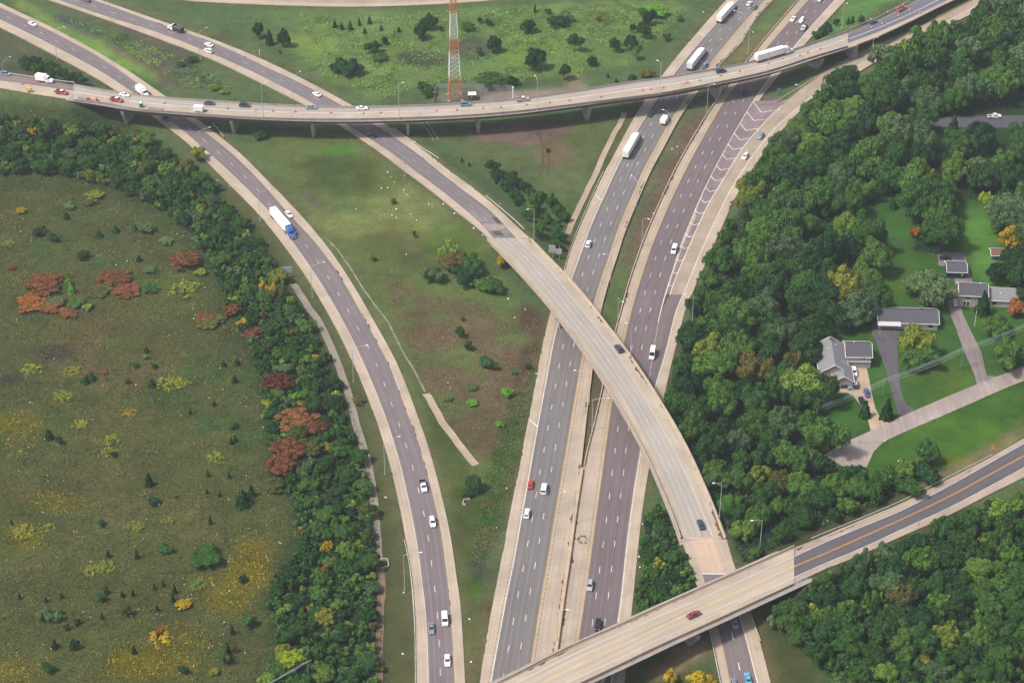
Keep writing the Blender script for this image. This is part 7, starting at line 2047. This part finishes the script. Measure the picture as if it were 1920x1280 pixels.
# ---- shrubs of the left meadow
MEAD = [(156, 484, 11, 3.2, 'dark green', 'small'), (100, 452, 10, 3, 'dark green', 'small'), (73, 440, 11, 3, 'deep green', 'small'), (253, 432, 6, 3, 'deep green', 'cone'), (275, 434, 16, 3, 'grey green', 'wide'), (135, 548, 8, 4, 'bright green', 'cone'), (261, 489, 6, 2.6, 'dark green', 'cone'), (125, 410, 6, 3, 'dark green', 'cone'), (186, 444, 8, 3, 'dark green', 'cone'), (217, 435, 8, 3, 'dark green', 'cone'),
 (85, 540, 36, 3.2, 'rust red', 'wide'), (58, 572, 30, 2.6, 'orange', 'wide'), (100, 575, 26, 2, 'rust red', 'wide'), (214, 528, 32, 2.4, 'rust red', 'wide'), (235, 548, 26, 1.8, 'rust red', 'wide'), (190, 548, 24, 1.6, 'bronze green', 'wide'), (350, 497, 28, 4, 'rust red', 'wide'), (395, 606, 26, 2.2, 'bronze green', 'wide'), (388, 598, 20, 2.4, 'rust red', 'wide'), (436, 590, 18, 4, 'rust red', 'wide'), (476, 632, 18, 3.5, 'rust red', 'wide'), (130, 590, 16, 1.6, 'rust red', 'wide'), (22, 504, 8, 1.4, 'rust red', 'wide'), (350, 545, 28, 1.8, 'yellow green', 'wide'), (377, 514, 10, 2, 'yellow green', 'small'),
 (105, 568, 14, 2.4, 'grey green', 'small'), (145, 572, 16, 2.2, 'mid green', 'small'), (165, 578, 12, 2, 'light green', 'small'), (130, 535, 8, 3, 'bright green', 'small'), (280, 510, 12, 1.8, 'grey green', 'wide'), (280, 545, 16, 2, 'deep green', 'wide'), (310, 455, 14, 2, 'grey green', 'wide'), (368, 452, 9, 2, 'grey green', 'small'),
 (170, 712, 11, 3.6, 'deep green', 'cone'), (160, 718, 9, 3, 'deep green', 'cone'), (285, 724, 8, 3.2, 'dark green', 'cone'), (92, 822, 9, 4, 'dark green', 'cone'), (113, 832, 7, 3, 'dark green', 'small'), (280, 910, 8, 5.5, 'dark green', 'cone'), (456, 945, 17, 6, 'dark green', 'cone'), (472, 930, 8, 5, 'dark green', 'cone'), (275, 660, 5, 2.6, 'dark green', 'cone'), (275, 672, 6, 1.8, 'light green', 'small'), (318, 720, 22, 1.6, 'yellow green', 'wide'), (343, 722, 14, 1.4, 'yellow green', 'wide'), (445, 684, 6, 3, 'dark green', 'cone'), (440, 717, 6, 3.4, 'dark green', 'cone'), (420, 686, 5, 2.4, 'dark green', 'cone'), (256, 688, 6, 1.5, 'dark green', 'small'), (289, 690, 6, 2, 'dark green', 'small'), (241, 718, 5, 1.6, 'dark green', 'small'), (437, 802, 8, 2, 'deep green', 'small'), (290, 944, 10, 2.2, 'dark green', 'small'), (212, 856, 6, 2, 'dark green', 'small'), (205, 850, 12, 1.4, 'yellow green', 'wide'), (242, 775, 14, 1.3, 'yellow', 'wide'), (196, 700, 6, 1.2, 'orange', 'small'), (150, 798, 14, 1.2, 'yellow green', 'wide'), (118, 745, 16, 1.4, 'yellow green', 'wide'), (405, 860, 16, 1.5, 'yellow green', 'wide'), (60, 694, 18, 1.4, 'yellow green', 'wide'), (135, 696, 14, 1.3, 'yellow green', 'wide'), (212, 825, 14, 1.4, 'yellow green', 'wide'), (330, 932, 4, 1.2, 'orange', 'small'),
 (385, 1050, 32, 4.2, 'deep green', 'big'), (257, 1046, 4, 4, 'dark green', 'cone'), (203, 1044, 5, 3, 'dark green', 'cone'), (328, 1112, 4.5, 4, 'dark green', 'cone'), (325, 1128, 5, 4, 'dark green', 'cone'), (343, 1135, 15, 2, 'yellow', 'wide'), (190, 985, 8, 2, 'dark green', 'small'), (310, 1034, 14, 2.4, 'deep green', 'small'), (455, 1090, 8, 2.4, 'dark green', 'small'), (240, 1153, 8, 3, 'dark green', 'small'), (192, 1160, 4, 3, 'dark green', 'cone'), (103, 1214, 7, 3.6, 'dark green', 'cone'), (140, 1216, 8, 3.4, 'dark green', 'small'), (200, 1112, 6, 3.4, 'dark green', 'cone'), (190, 1126, 10, 2.6, 'deep green', 'small'), (85, 1158, 15, 3, 'grey green', 'small'), (110, 1160, 12, 2.4, 'grey green', 'small'), (420, 1240, 14, 4, 'mid green', 'small'), (440, 1222, 4, 3, 'orange', 'small'), (428, 1222, 5, 4, 'dark green', 'cone'), (92, 1258, 13, 2.4, 'dark green', 'small'), (252, 1224, 5, 3.6, 'dark green', 'cone'), (468, 1172, 14, 4.5, 'deep green', 'small'), (436, 1188, 5, 4, 'dark green', 'cone'), (145, 1170, 6, 2, 'dark green', 'small'), (125, 1180, 5, 2, 'dark green', 'small'), (290, 1104, 4, 2.5, 'dark green', 'cone'), (306, 1099, 4, 2.6, 'dark green', 'cone'), (295, 1145, 4, 2.6, 'dark green', 'cone'), (230, 1118, 4, 2.6, 'dark green', 'cone'), (250, 1116, 4, 2.6, 'dark green', 'cone'), (22, 982, 3, 2, 'dark green', 'cone'), (37, 1122, 4, 2.6, 'dark green', 'cone'), (116, 1120, 4, 2.2, 'dark green', 'cone'), (86, 1128, 4, 2.4, 'dark green', 'cone'), (388, 925, 3, 2.6, 'dark green', 'cone'), (390, 893, 4, 3, 'dark green', 'cone'), (430, 896, 3.5, 3, 'dark green', 'cone'), (412, 930, 4, 2.4, 'dark green', 'cone'), (434, 832, 4, 3, 'dark green', 'cone'), (442, 828, 4, 3, 'dark green', 'cone'), (357, 776, 3, 2.4, 'dark green', 'cone'), (402, 760, 3.5, 2.6, 'dark green', 'cone'), (395, 982, 4, 4, 'dark green', 'cone'), (300, 1200, 22, 1.5, 'yellow', 'wide'), (300, 1186, 8, 1.8, 'orange', 'small'), (370, 1100, 14, 1.8, 'light green', 'wide'), (200, 1065, 16, 1.4, 'yellow green', 'wide'), (172, 1072, 14, 1.4, 'yellow green', 'wide'), (255, 990, 14, 1.5, 'yellow green', 'wide'), (315, 980, 12, 1.8, 'yellow green', 'wide'), (45, 1000, 18, 1.4, 'yellow green', 'wide'), (345, 1262, 10, 2.5, 'dark green', 'small'), (403, 1262, 9, 1.8, 'yellow green', 'small'), (92, 990, 10, 1.3, 'yellow green', 'wide'), (40, 398, 10, 2, 'yellow', 'wide'), (15, 458, 10, 1.5, 'yellow green', 'wide'), (178, 370, 16, 2.4, 'yellow green', 'wide'), (170, 382, 14, 2, 'bronze green', 'wide'), (130, 390, 12, 2.4, 'grey green', 'small')]
MEAD = [(a, b_, c * 1.15, d, e, 'weedy' if k == 'wide' and d < 2.0 and e in ('yellow green', 'yellow', 'light green') else k) for a, b_, c, d, e, k in MEAD]
traced([t + (None,) for t in MEAD], 'shrub', 'shrub', 'shrubs scattered over the left meadow', 'in the left meadow')
STRIPX = [(525, 730, 34, 5, 'dark red', 'wide'), (560, 800, 46, 5, 'rust red', 'wide'), (595, 815, 22, 5, 'rust red', 'wide'), (540, 850, 40, 5, 'rust red', 'wide'), (528, 880, 32, 4, 'rust red', 'wide'), (590, 850, 26, 4.5, 'bronze green', 'wide'), (555, 752, 12, 3.5, 'bright green', 'small'), (565, 764, 9, 3, 'yellow', 'small'), (518, 915, 24, 3, 'bronze green', 'wide'), (562, 885, 9, 5, 'dark green', 'cone'), (560, 795, 20, 4, 'light green', 'small'), (620, 848, 14, 4, 'yellow', 'small'),
 (612, 1170, 22, 6, 'yellow green', 'big'), (543, 1250, 27, 5.5, 'bright yellow green', 'big'), (500, 1284, 20, 4.5, 'light green', 'small'), (540, 1205, 24, 5, 'deep green', 'big'), (372, 300, 18, 5, 'yellow green', 'big'), (138, 260, 18, 5.5, 'light green', 'small'), (512, 550, 12, 4, 'yellow', 'small'), (615, 1035, 12, 4.5, 'yellow', 'small'), (608, 1080, 9, 4, 'orange', 'small'), (672, 755, 14, 2, 'bronze green', 'wide'), (678, 900, 11, 3.5, 'yellow green', 'small'), (715, 1258, 8, 2, 'bronze green', 'small')]
traced([t + (None,) for t in STRIPX], 'shrub', 'shrub', 'shrubs along the left ramp', 'beside the left ramp')

# ---- the woods
WPAL_E = [('dark green', 24), ('deep green', 28), ('mid green', 22), ('grey green', 14), ('light green', 7), ('bronze green', 3), ('yellow green', 2)]
WPAL_S = [('dark green', 30), ('deep green', 34), ('mid green', 22), ('grey green', 7), ('bronze green', 3), ('light green', 3), ('yellow green', 1)]
WPAL_W = [('dark green', 36), ('deep green', 32), ('mid green', 16), ('grey green', 7), ('light green', 4), ('yellow green', 4), ('bronze green', 4), ('yellow', 1)]
NEARS = 0
def road_gap(x, y):
    g = 1e9
    for c, hw in ROADS_CLEAR:
        i = np.argmin((c[:, 0] - x) ** 2 + (c[:, 1] - y) ** 2)
        g = min(g, math.hypot(c[i, 0] - x, c[i, 1] - y) - hw[i])
    return g
def mass(name, pts, pal, rfun, hfun, kind, seed):
    """scrub that reads as one mass: many small crowns in ONE mesh, each with its own tint"""
    rng = np.random.default_rng(seed); n = len([k for k in SRC if k[0] == kind]); Vs, Fs, Cs, b = [], [], [], 0
    for x, y, z, px, py, s in pts:
        V, F = SRC[(kind, int(rng.integers(0, n)))]
        r = min(rfun(s), max(0.8, road_gap(x, y) * 0.95)); h = hfun(r); a = rng.uniform(0, 6.28); ca, sa = math.cos(a) * r, math.sin(a) * r
        an = rng.uniform(0.85, 1.18)
        Q = np.stack((x + (V[:, 0] * ca - V[:, 1] * sa) * an, y + (V[:, 0] * sa + V[:, 1] * ca) / an, z - 0.1 + V[:, 2] * h), 1)
        c = np.array(leaf_col(*RNG.choice(HUES[pick(pal)]), RNG.uniform(0.85, 1.15)))
        Vs.append(Q); Fs.append(F + b); b += len(Q); Cs.append(np.repeat(c[None], len(Q), 0))
    V, F, C = np.concatenate(Vs), np.concatenate(Fs), np.concatenate(Cs)
    me = fast_mesh(name, V, F); me.materials.append(M_LEAF_T)
    at2 = me.color_attributes.new('tint', 'FLOAT_COLOR', 'POINT'); at2.data.foreach_set('color', C.astype(np.float32).ravel())
    o = link(name, me); tag(o, kind='stuff'); print('MASS', name, len(pts), len(F)); return o
def wood(pts, pal, name, cat, group, zone, hfun, rfun, conif=0.03):
    for x, y, z, px, py, s in pts:
        hue = pick(pal); r = min(rfun(s), max(1.6, road_gap(x, y) * 0.95)); h = hfun(r)
        if RNG.random() < conif:
            kind, var, hue = 'cone', RNG.randrange(4), 'dark green'; r *= 0.55
        else:
            kind = 'big' if r > 2.7 else 'small'; var = RNG.randrange(10 if kind == 'big' else 8)
        size = 'tall' if h > 13 else ('' if h > 8 else 'low')
        stem = ' '.join(w for w in (size, hue, 'conifer' if kind == 'cone' else cat, zone) if w)
        c1 = np.array(leaf_col(*RNG.choice(HUES[hue]))); c2 = np.array(leaf_col(*RNG.choice(HUES[pick(pal[:3])]))); q = RNG.uniform(0.0, 0.45); cc = tuple((c1 * (1 - q) + c2 * q) * RNG.uniform(0.9, 1.12))[:3] + (1.0,)
        plant(name if kind != 'cone' else 'evergreen_tree', kind, var, (x, y, z), r, h, hue, place_label(stem, px, py - h * 2.2), cat, group, col=cc)
def esp(px, py, s):
    # crowns are bigger in the upper wood, smaller towards the lower bridge
    return s * (1.0 if py < 640 else 0.86)
STREETGAP = [(1535, 835), (1640, 800), (1720, 765), (1935, 675), (1935, 720), (1750, 795), (1660, 835), (1620, 900), (1575, 895)]
holes = (STREETGAP, LAWN, LAWN2, LAWN3, [(1790, 205), (1940, 205), (1940, 292), (1880, 290), (1810, 270)], [(1700, 222), (1800, 214), (1800, 246), (1700, 244)], [(1835, 125), (1866, 125), (1880, 172), (1850, 195), (1826, 178)])
ptsE = scatter(E_WOOD, 9.6, holes, road=2.4, seed=3, extra=lambda px, py, s: s * (1.08 if py < 300 else 1.0 if py < 640 else 0.84 if py < 870 else 0.62))
ptsS = scatter(SE_WOOD, 6.2, (), road=1.6, seed=4)
ptsM = scatter(MID_WOOD, 4.6, (), road=2.2, seed=5)
# the 175 that show largest stand as trees of their own, the smaller far and hidden ones make one mass
ptsE.sort(key=lambda q: -q[5] * (1.0 + (q[4] - 100) / 900.0))
farE = ptsE[172:]; ptsE = ptsE[:172]
mass('far_wood', farE, WPAL_E, lambda s: s * RNG.uniform(0.6, 0.9), lambda r: RNG.uniform(1.8, 2.2) * r, 'tree', 61)
ptsS.sort(key=lambda q: -q[4])
hidS = ptsS[70:]; ptsS = ptsS[:70]
mass('lower_wood', hidS, WPAL_S, lambda s: s * RNG.uniform(0.55, 0.9), lambda r: RNG.uniform(1.6, 2.1) * r, 'tree', 62)
wood(ptsE, WPAL_E, 'broadleaf_tree', 'tree', 'trees of the east wood', 'in the east wood', lambda r: RNG.uniform(1.8, 2.2) * r, lambda s: s * RNG.uniform(0.58, 0.92))
wood(ptsS, WPAL_S, 'broadleaf_tree', 'tree', 'trees of the lower right wood', 'in the lower right wood', lambda r: RNG.uniform(1.6, 2.1) * r, lambda s: s * RNG.uniform(0.55, 0.9), 0.08)
wood(ptsM, WPAL_S, 'shrub', 'shrub', 'shrubs between the highway and the flyover', 'beside the flyover end', lambda r: RNG.uniform(1.5, 1.9) * r, lambda s: s * RNG.uniform(0.5, 0.7), 0)
ptsW = scatter(W_STRIP, 7.4, (), road=4.0, seed=6, extra=lambda px, py, s: s * (1.15 if py < 330 else 1.0))
wood(ptsW, WPAL_W, 'shrub', 'shrub', 'shrubs along the left ramp', 'beside the left ramp', lambda r: RNG.uniform(1.15, 1.5) * r, lambda s: s * RNG.uniform(0.34, 0.56), 0.06)
W_MASS = scatter(W_STRIP, 2.9, (), road=3.0, seed=16)
mass('scrub', W_MASS, WPAL_W, lambda s: s * RNG.uniform(0.5, 0.85), lambda r: RNG.uniform(1.0, 1.7) * r, 'scrub', 63)
mass('scrub', scatter(SE_WOOD, 3.6, (), road=1.2, seed=17) + scatter(MID_WOOD, 2.6, (), road=1.0, seed=18), WPAL_S, lambda s: s * RNG.uniform(0.55, 0.85), lambda r: RNG.uniform(1.3, 2.0) * r, 'scrub', 64)
ptsB = scatter([(905, 312), (950, 335), (985, 350), (1020, 375), (1058, 398), (1062, 448), (1040, 470), (1005, 440), (985, 400), (945, 362)], 4.6, (), road=1.5, seed=8)
wood(ptsB, [('dark green', 5), ('deep green', 4), ('mid green', 1)], 'shrub', 'shrub', 'shrubs above the upper flyover end', 'above the flyover end', lambda r: RNG.uniform(1.5, 2.0) * r, lambda s: s * RNG.uniform(0.5, 0.7), 0)
ptsT = scatter([(40, 128), (60, 112), (110, 122), (160, 140), (205, 162), (190, 168), (130, 158), (80, 146)], 4.8, (), road=2.0, seed=9)
wood(ptsT, [('dark green', 5), ('deep green', 4), ('mid green', 2)], 'shrub', 'shrub', 'shrubs behind the left bridge end', 'behind the left bridge end', lambda r: RNG.uniform(1.3, 1.7) * r, lambda s: s * RNG.uniform(0.5, 0.7), 0)
import collections
print('COUNT', collections.Counter(o.name.split('.')[0] for o in bpy.data.objects if o.parent is None).most_common(12))
print('VEG east', len(ptsE), 'south', len(ptsS), 'mid', len(ptsM), 'west', len(ptsW), len(ptsB), len(ptsT))

# ---- ground cover nobody could count
def mat_tint(name):
    k = NT(name)
    a = k.n('Attribute', attribute_name='tint', attribute_type='GEOMETRY')
    isl = k.n('NewGeometry').outputs['Random Per Island']
    d = k.n('BsdfDiffuse'); k.l(k.scale(a.outputs['Color'], k.ramp(isl, 0, 1, 0.65, 1.35)), d.inputs[0])
    k.l(d.outputs[0], k.out.inputs['Surface'])
    return k.m
M_TINT = mat_tint('mixed_ground_plants')
def ground_plants(name, polys, n, size, hmax, colfun, seed, holes=(), road=1.5, upright=0.6):
    rng = np.random.default_rng(seed)
    PX, PY = [], []
    for poly, share in polys:
        Q = np.array([on_ground(*q)[:2] for q in poly]); lo, hi = Q.min(0), Q.max(0)
        m = int(n * share * 3)
        xs, ys = rng.uniform(lo[0], hi[0], m), rng.uniform(lo[1], hi[1], m)
        ok = np.ones(m, bool)
        zs = bil(xs, ys); P = pix(np.stack((xs, ys, zs), 1))
        ok &= in_poly(poly, P[:, 0], P[:, 1])
        for h in holes: ok &= ~in_poly(h, P[:, 0], P[:, 1])
        ok &= (P[:, 0] > -30) & (P[:, 0] < 1950) & (P[:, 1] > -30) & (P[:, 1] < 1320)
        idx = np.nonzero(ok)[0][:int(n * share)]
        PX.append(np.stack((xs[idx], ys[idx], zs[idx]), 1)); PY.append(P[idx])
    P, Q = np.concatenate(PX), np.concatenate(PY)
    ok = np.ones(len(P), bool)
    for c, hw in ROADS_CLEAR[:11]:
        i, d = nearest(c[::2], P[:, 0], P[:, 1]); ok &= d > hw[::2][i] + road
    P, Q = P[ok], Q[ok]
    col, hsc, keep = colfun(P, Q, rng)
    P, col, hsc = P[keep], col[keep], hsc[keep]
    P = P.copy(); P[:, 2] += hsc * hmax * rng.random(len(P))
    N = rng.normal(size=(len(P), 3)); N[:, 2] = np.abs(N[:, 2]) + upright; N /= np.linalg.norm(N, axis=1, keepdims=True)
    sz = size * (0.5 + 0.5 * hsc)
    V, F = cards(rng, P, N, sz)
    me = fast_mesh(name, V, F); me.materials.append(M_TINT)
    a = me.color_attributes.new('tint', 'FLOAT_COLOR', 'POINT')
    C = np.repeat(np.concatenate((col, np.ones((len(col), 1))), 1), 4, 0)
    a.data.foreach_set('color', C.astype(np.float32).ravel())
    o = link(name, me); tag(o, kind='stuff'); return o
def bil(x, y):
    ix = np.clip(np.searchsorted(GX, x) - 1, 0, len(GX) - 2); iy = np.clip(np.searchsorted(GY, y) - 1, 0, len(GY) - 2)
    a = (x - GX[ix]) / (GX[ix + 1] - GX[ix]); b = (y - GY[iy]) / (GY[iy + 1] - GY[iy])
    return GZ[iy, ix] * (1 - a) * (1 - b) + GZ[iy, ix + 1] * a * (1 - b) + GZ[iy + 1, ix] * (1 - a) * b + GZ[iy + 1, ix + 1] * a * b
def pal(cs): return np.array([leaf_col(*c)[:3] for c in cs])
def under_cols(P, Q, rng):
    C = pal([(30, 58, 40), (36, 66, 42), (46, 78, 46), (62, 92, 50), (80, 92, 54)])
    n = vnoise(P[:, 0], P[:, 1], 5.0, 2)
    k = np.clip((n * 5.2 + rng.normal(0, 0.7, len(P)) - 0.8).astype(int), 0, 4)
    h = 0.3 + 0.7 * vnoise(P[:, 0], P[:, 1], 4.0, 9)
    return C[k], h, np.ones(len(P), bool)
GHOLES = holes
ground_plants('undergrowth', [(E_WOOD, 0.5), (SE_WOOD, 0.22), (W_STRIP, 0.24), (MID_WOOD, 0.04)], 120000, 1.0, 2.6, under_cols, 21, GHOLES, road=2.0)
YEL = [(e[3][0], e[3][1], e[3][2] * 1.15, e[3][3] * 1.15) for e in COVER if e[2] == 'E' and e[0][0] > e[0][2] * 2.0 and e[3][0] < 520]
YEL += [(60, 692, 20, 9), (145, 700, 18, 8), (200, 850, 24, 12), (242, 770, 20, 8), (190, 835, 22, 14), (255, 985, 18, 10), (315, 978, 14, 10), (200, 1062, 22, 10), (172, 1072, 18, 8), (405, 860, 16, 12), (375, 905, 16, 8), (118, 745, 18, 10), (320, 715, 22, 14), (350, 540, 24, 12), (40, 395, 12, 6), (150, 1000, 14, 6), (445, 1150, 18, 14), (230, 1205, 26, 10), (40, 830, 40, 30)]
def meadow_cols(P, Q, rng):
    C = pal([(56, 76, 48), (70, 88, 52), (86, 98, 56), (102, 106, 62), (112, 106, 68)])
    n = vnoise(P[:, 0], P[:, 1], 7.0, 5) * 0.6 + vnoise(P[:, 0], P[:, 1], 2.4, 6) * 0.4
    k = np.clip((n * 6.0 + rng.normal(0, 0.8, len(P)) - 1.0).astype(int), 0, 4)
    col = C[k]; h = 0.2 + 0.6 * vnoise(P[:, 0], P[:, 1], 2.0, 8)
    y = np.zeros(len(P))
    for ex, ey, ew, eh in YEL: y = np.maximum(y, 1.15 - np.sqrt(((Q[:, 0] - ex) / ew) ** 2 + ((Q[:, 1] - ey) / eh) ** 2))
    t = (y > 0) & (rng.random(len(P)) < np.clip(y, 0, 0.55)) & (vnoise(P[:, 0], P[:, 1], 1.6, 12) > 0.38)
    Y = pal([(132, 124, 52), (118, 120, 56), (150, 136, 50)]); col[t] = Y[rng.integers(0, 3, t.sum())]; h[t] = 0.5 + 0.4 * rng.random(t.sum())
    w = (rng.random(len(P)) < 0.012) & (vnoise(P[:, 0], P[:, 1], 10, 15) > 0.5); col[w] = pal([(190, 194, 180)])[0]
    keep = vnoise(P[:, 0], P[:, 1], 3.0, 17) + rng.random(len(P)) * 0.9 > 0.62
    return col, h, keep | t
ground_plants('meadow_weeds', [(MEADOW, 1.0)], 150000, 0.62, 0.7, meadow_cols, 22, (), road=6.0)
def field_cols(P, Q, rng):
    C = pal([(60, 86, 50), (82, 112, 58), (104, 134, 68), (124, 152, 78), (136, 146, 78)])
    n = vnoise(P[:, 0], P[:, 1], 9.0, 25) * 0.55 + vnoise(P[:, 0], P[:, 1], 2.6, 26) * 0.45
    k = np.clip((n * 6.0 + rng.normal(0, 0.8, len(P)) - 0.6).astype(int), 0, 4)
    col = C[k]; h = 0.15 + 0.7 * vnoise(P[:, 0], P[:, 1], 3.0, 28)
    keep = vnoise(P[:, 0], P[:, 1], 6.0, 27) + rng.random(len(P)) * 0.5 > 0.72
    return col, h, keep
FARF = [(560, 25), (820, 22), (1220, 5), (1300, 15), (1190, 110), (1060, 150), (820, 160), (720, 185), (600, 140)]
ground_plants('field_weeds', [(FARF, 0.75), ([(90, 30), (250, 60), (440, 165), (300, 165), (190, 95)], 0.25)], 70000, 0.7, 0.9, field_cols, 23, ([(890, 160), (1110, 150), (1110, 190), (890, 190)],), road=4.0)
def brown_cols(P, Q, rng):
    C = pal([(66, 78, 52), (88, 92, 62), (112, 98, 74), (130, 112, 86), (104, 84, 68)])
    n = vnoise(P[:, 0], P[:, 1], 6.0, 35) * 0.5 + vnoise(P[:, 0], P[:, 1], 1.8, 36) * 0.5
    k = np.clip((n * 6.0 + rng.normal(0, 0.9, len(P)) - 0.6).astype(int), 0, 4)
    keep = vnoise(P[:, 0], P[:, 1], 4.0, 37) + rng.random(len(P)) * 0.6 > 0.6
    return C[k], 0.2 + 0.5 * rng.random(len(P)), keep
ground_plants('dry_weeds', [([(720, 500), (800, 555), (880, 560), (1012, 600), (1000, 690), (965, 830), (905, 870), (800, 735), (745, 600)], 0.5), ([(1290, 215), (1345, 200), (1250, 380), (1185, 500), (1150, 520), (1215, 370)], 0.2), ([(930, 800), (1012, 640), (965, 900), (905, 1090), (880, 1060)], 0.3)], 32000, 0.5, 0.5, brown_cols, 24, (), road=1.0)

LIT = [(743, 392), (727, 323), (733, 332), (740, 342), (715, 353), (727, 352), (757, 356), (763, 365), (804, 383), (735, 403), (743, 408), (770, 402), (781, 413), (667, 392), (831, 383), (852, 400), (888, 428), (905, 441), (762, 477), (840, 717), (844, 728), (725, 932), (722, 932), (1250, 660), (1205, 982), (1198, 1043), (1204, 1130), (1200, 1063), (1202, 1107), (931, 989), (408, 338), (431, 350), (965, 595), (953, 560), (1225, 400), (1160, 560), (1685, 864), (755, 1225), (883, 1240), (1270, 275), (1260, 280), (652, 11), (925, 22), (950, 24), (1319, 23), (938, 382), (958, 1005), (880, 1160), (757, 1110), (950, 915), (1005, 700), (1400, 345), (985, 580)]
_b = MB(); _r = random.Random(2)
for _q in LIT:
    p = on_ground(*_q); _s = _r.uniform(0.14, 0.3)
    _b.hexa([(p[0] - _s, p[1] - _s, p[2]), (p[0] + _s, p[1] - _s, p[2]), (p[0] + _s, p[1] + _s, p[2]), (p[0] - _s, p[1] + _s, p[2])], [(p[0] - _s * .6, p[1] - _s * .4, p[2] + .25), (p[0] + _s * .5, p[1] - _s * .6, p[2] + .2), (p[0] + _s * .7, p[1] + _s * .5, p[2] + .25), (p[0] - _s * .5, p[1] + _s * .6, p[2] + .2)])
tag(_b.build('litter', [PAINT['white']]), kind='stuff')

# ------------------------------------------------------------------ air
hz = bpy.data.materials.new('haze_air'); hz.use_nodes = True
ht = hz.node_tree; ht.nodes.remove(ht.nodes['Principled BSDF'])
pv = ht.nodes.new('ShaderNodeVolumePrincipled')
pv.inputs['Color'].default_value = (0.86, 0.93, 1.0, 1)
HAZE = 0.0001
pv.inputs['Density'].default_value = HAZE
pv.inputs['Anisotropy'].default_value = 0.2
ht.links.new(pv.outputs[0], ht.nodes['Material Output'].inputs['Volume'])
b = MB(); b.box((0, 1200, 215), (4900, 3700, 434)); o = b.build('haze', [hz]); tag(o, kind='stuff')
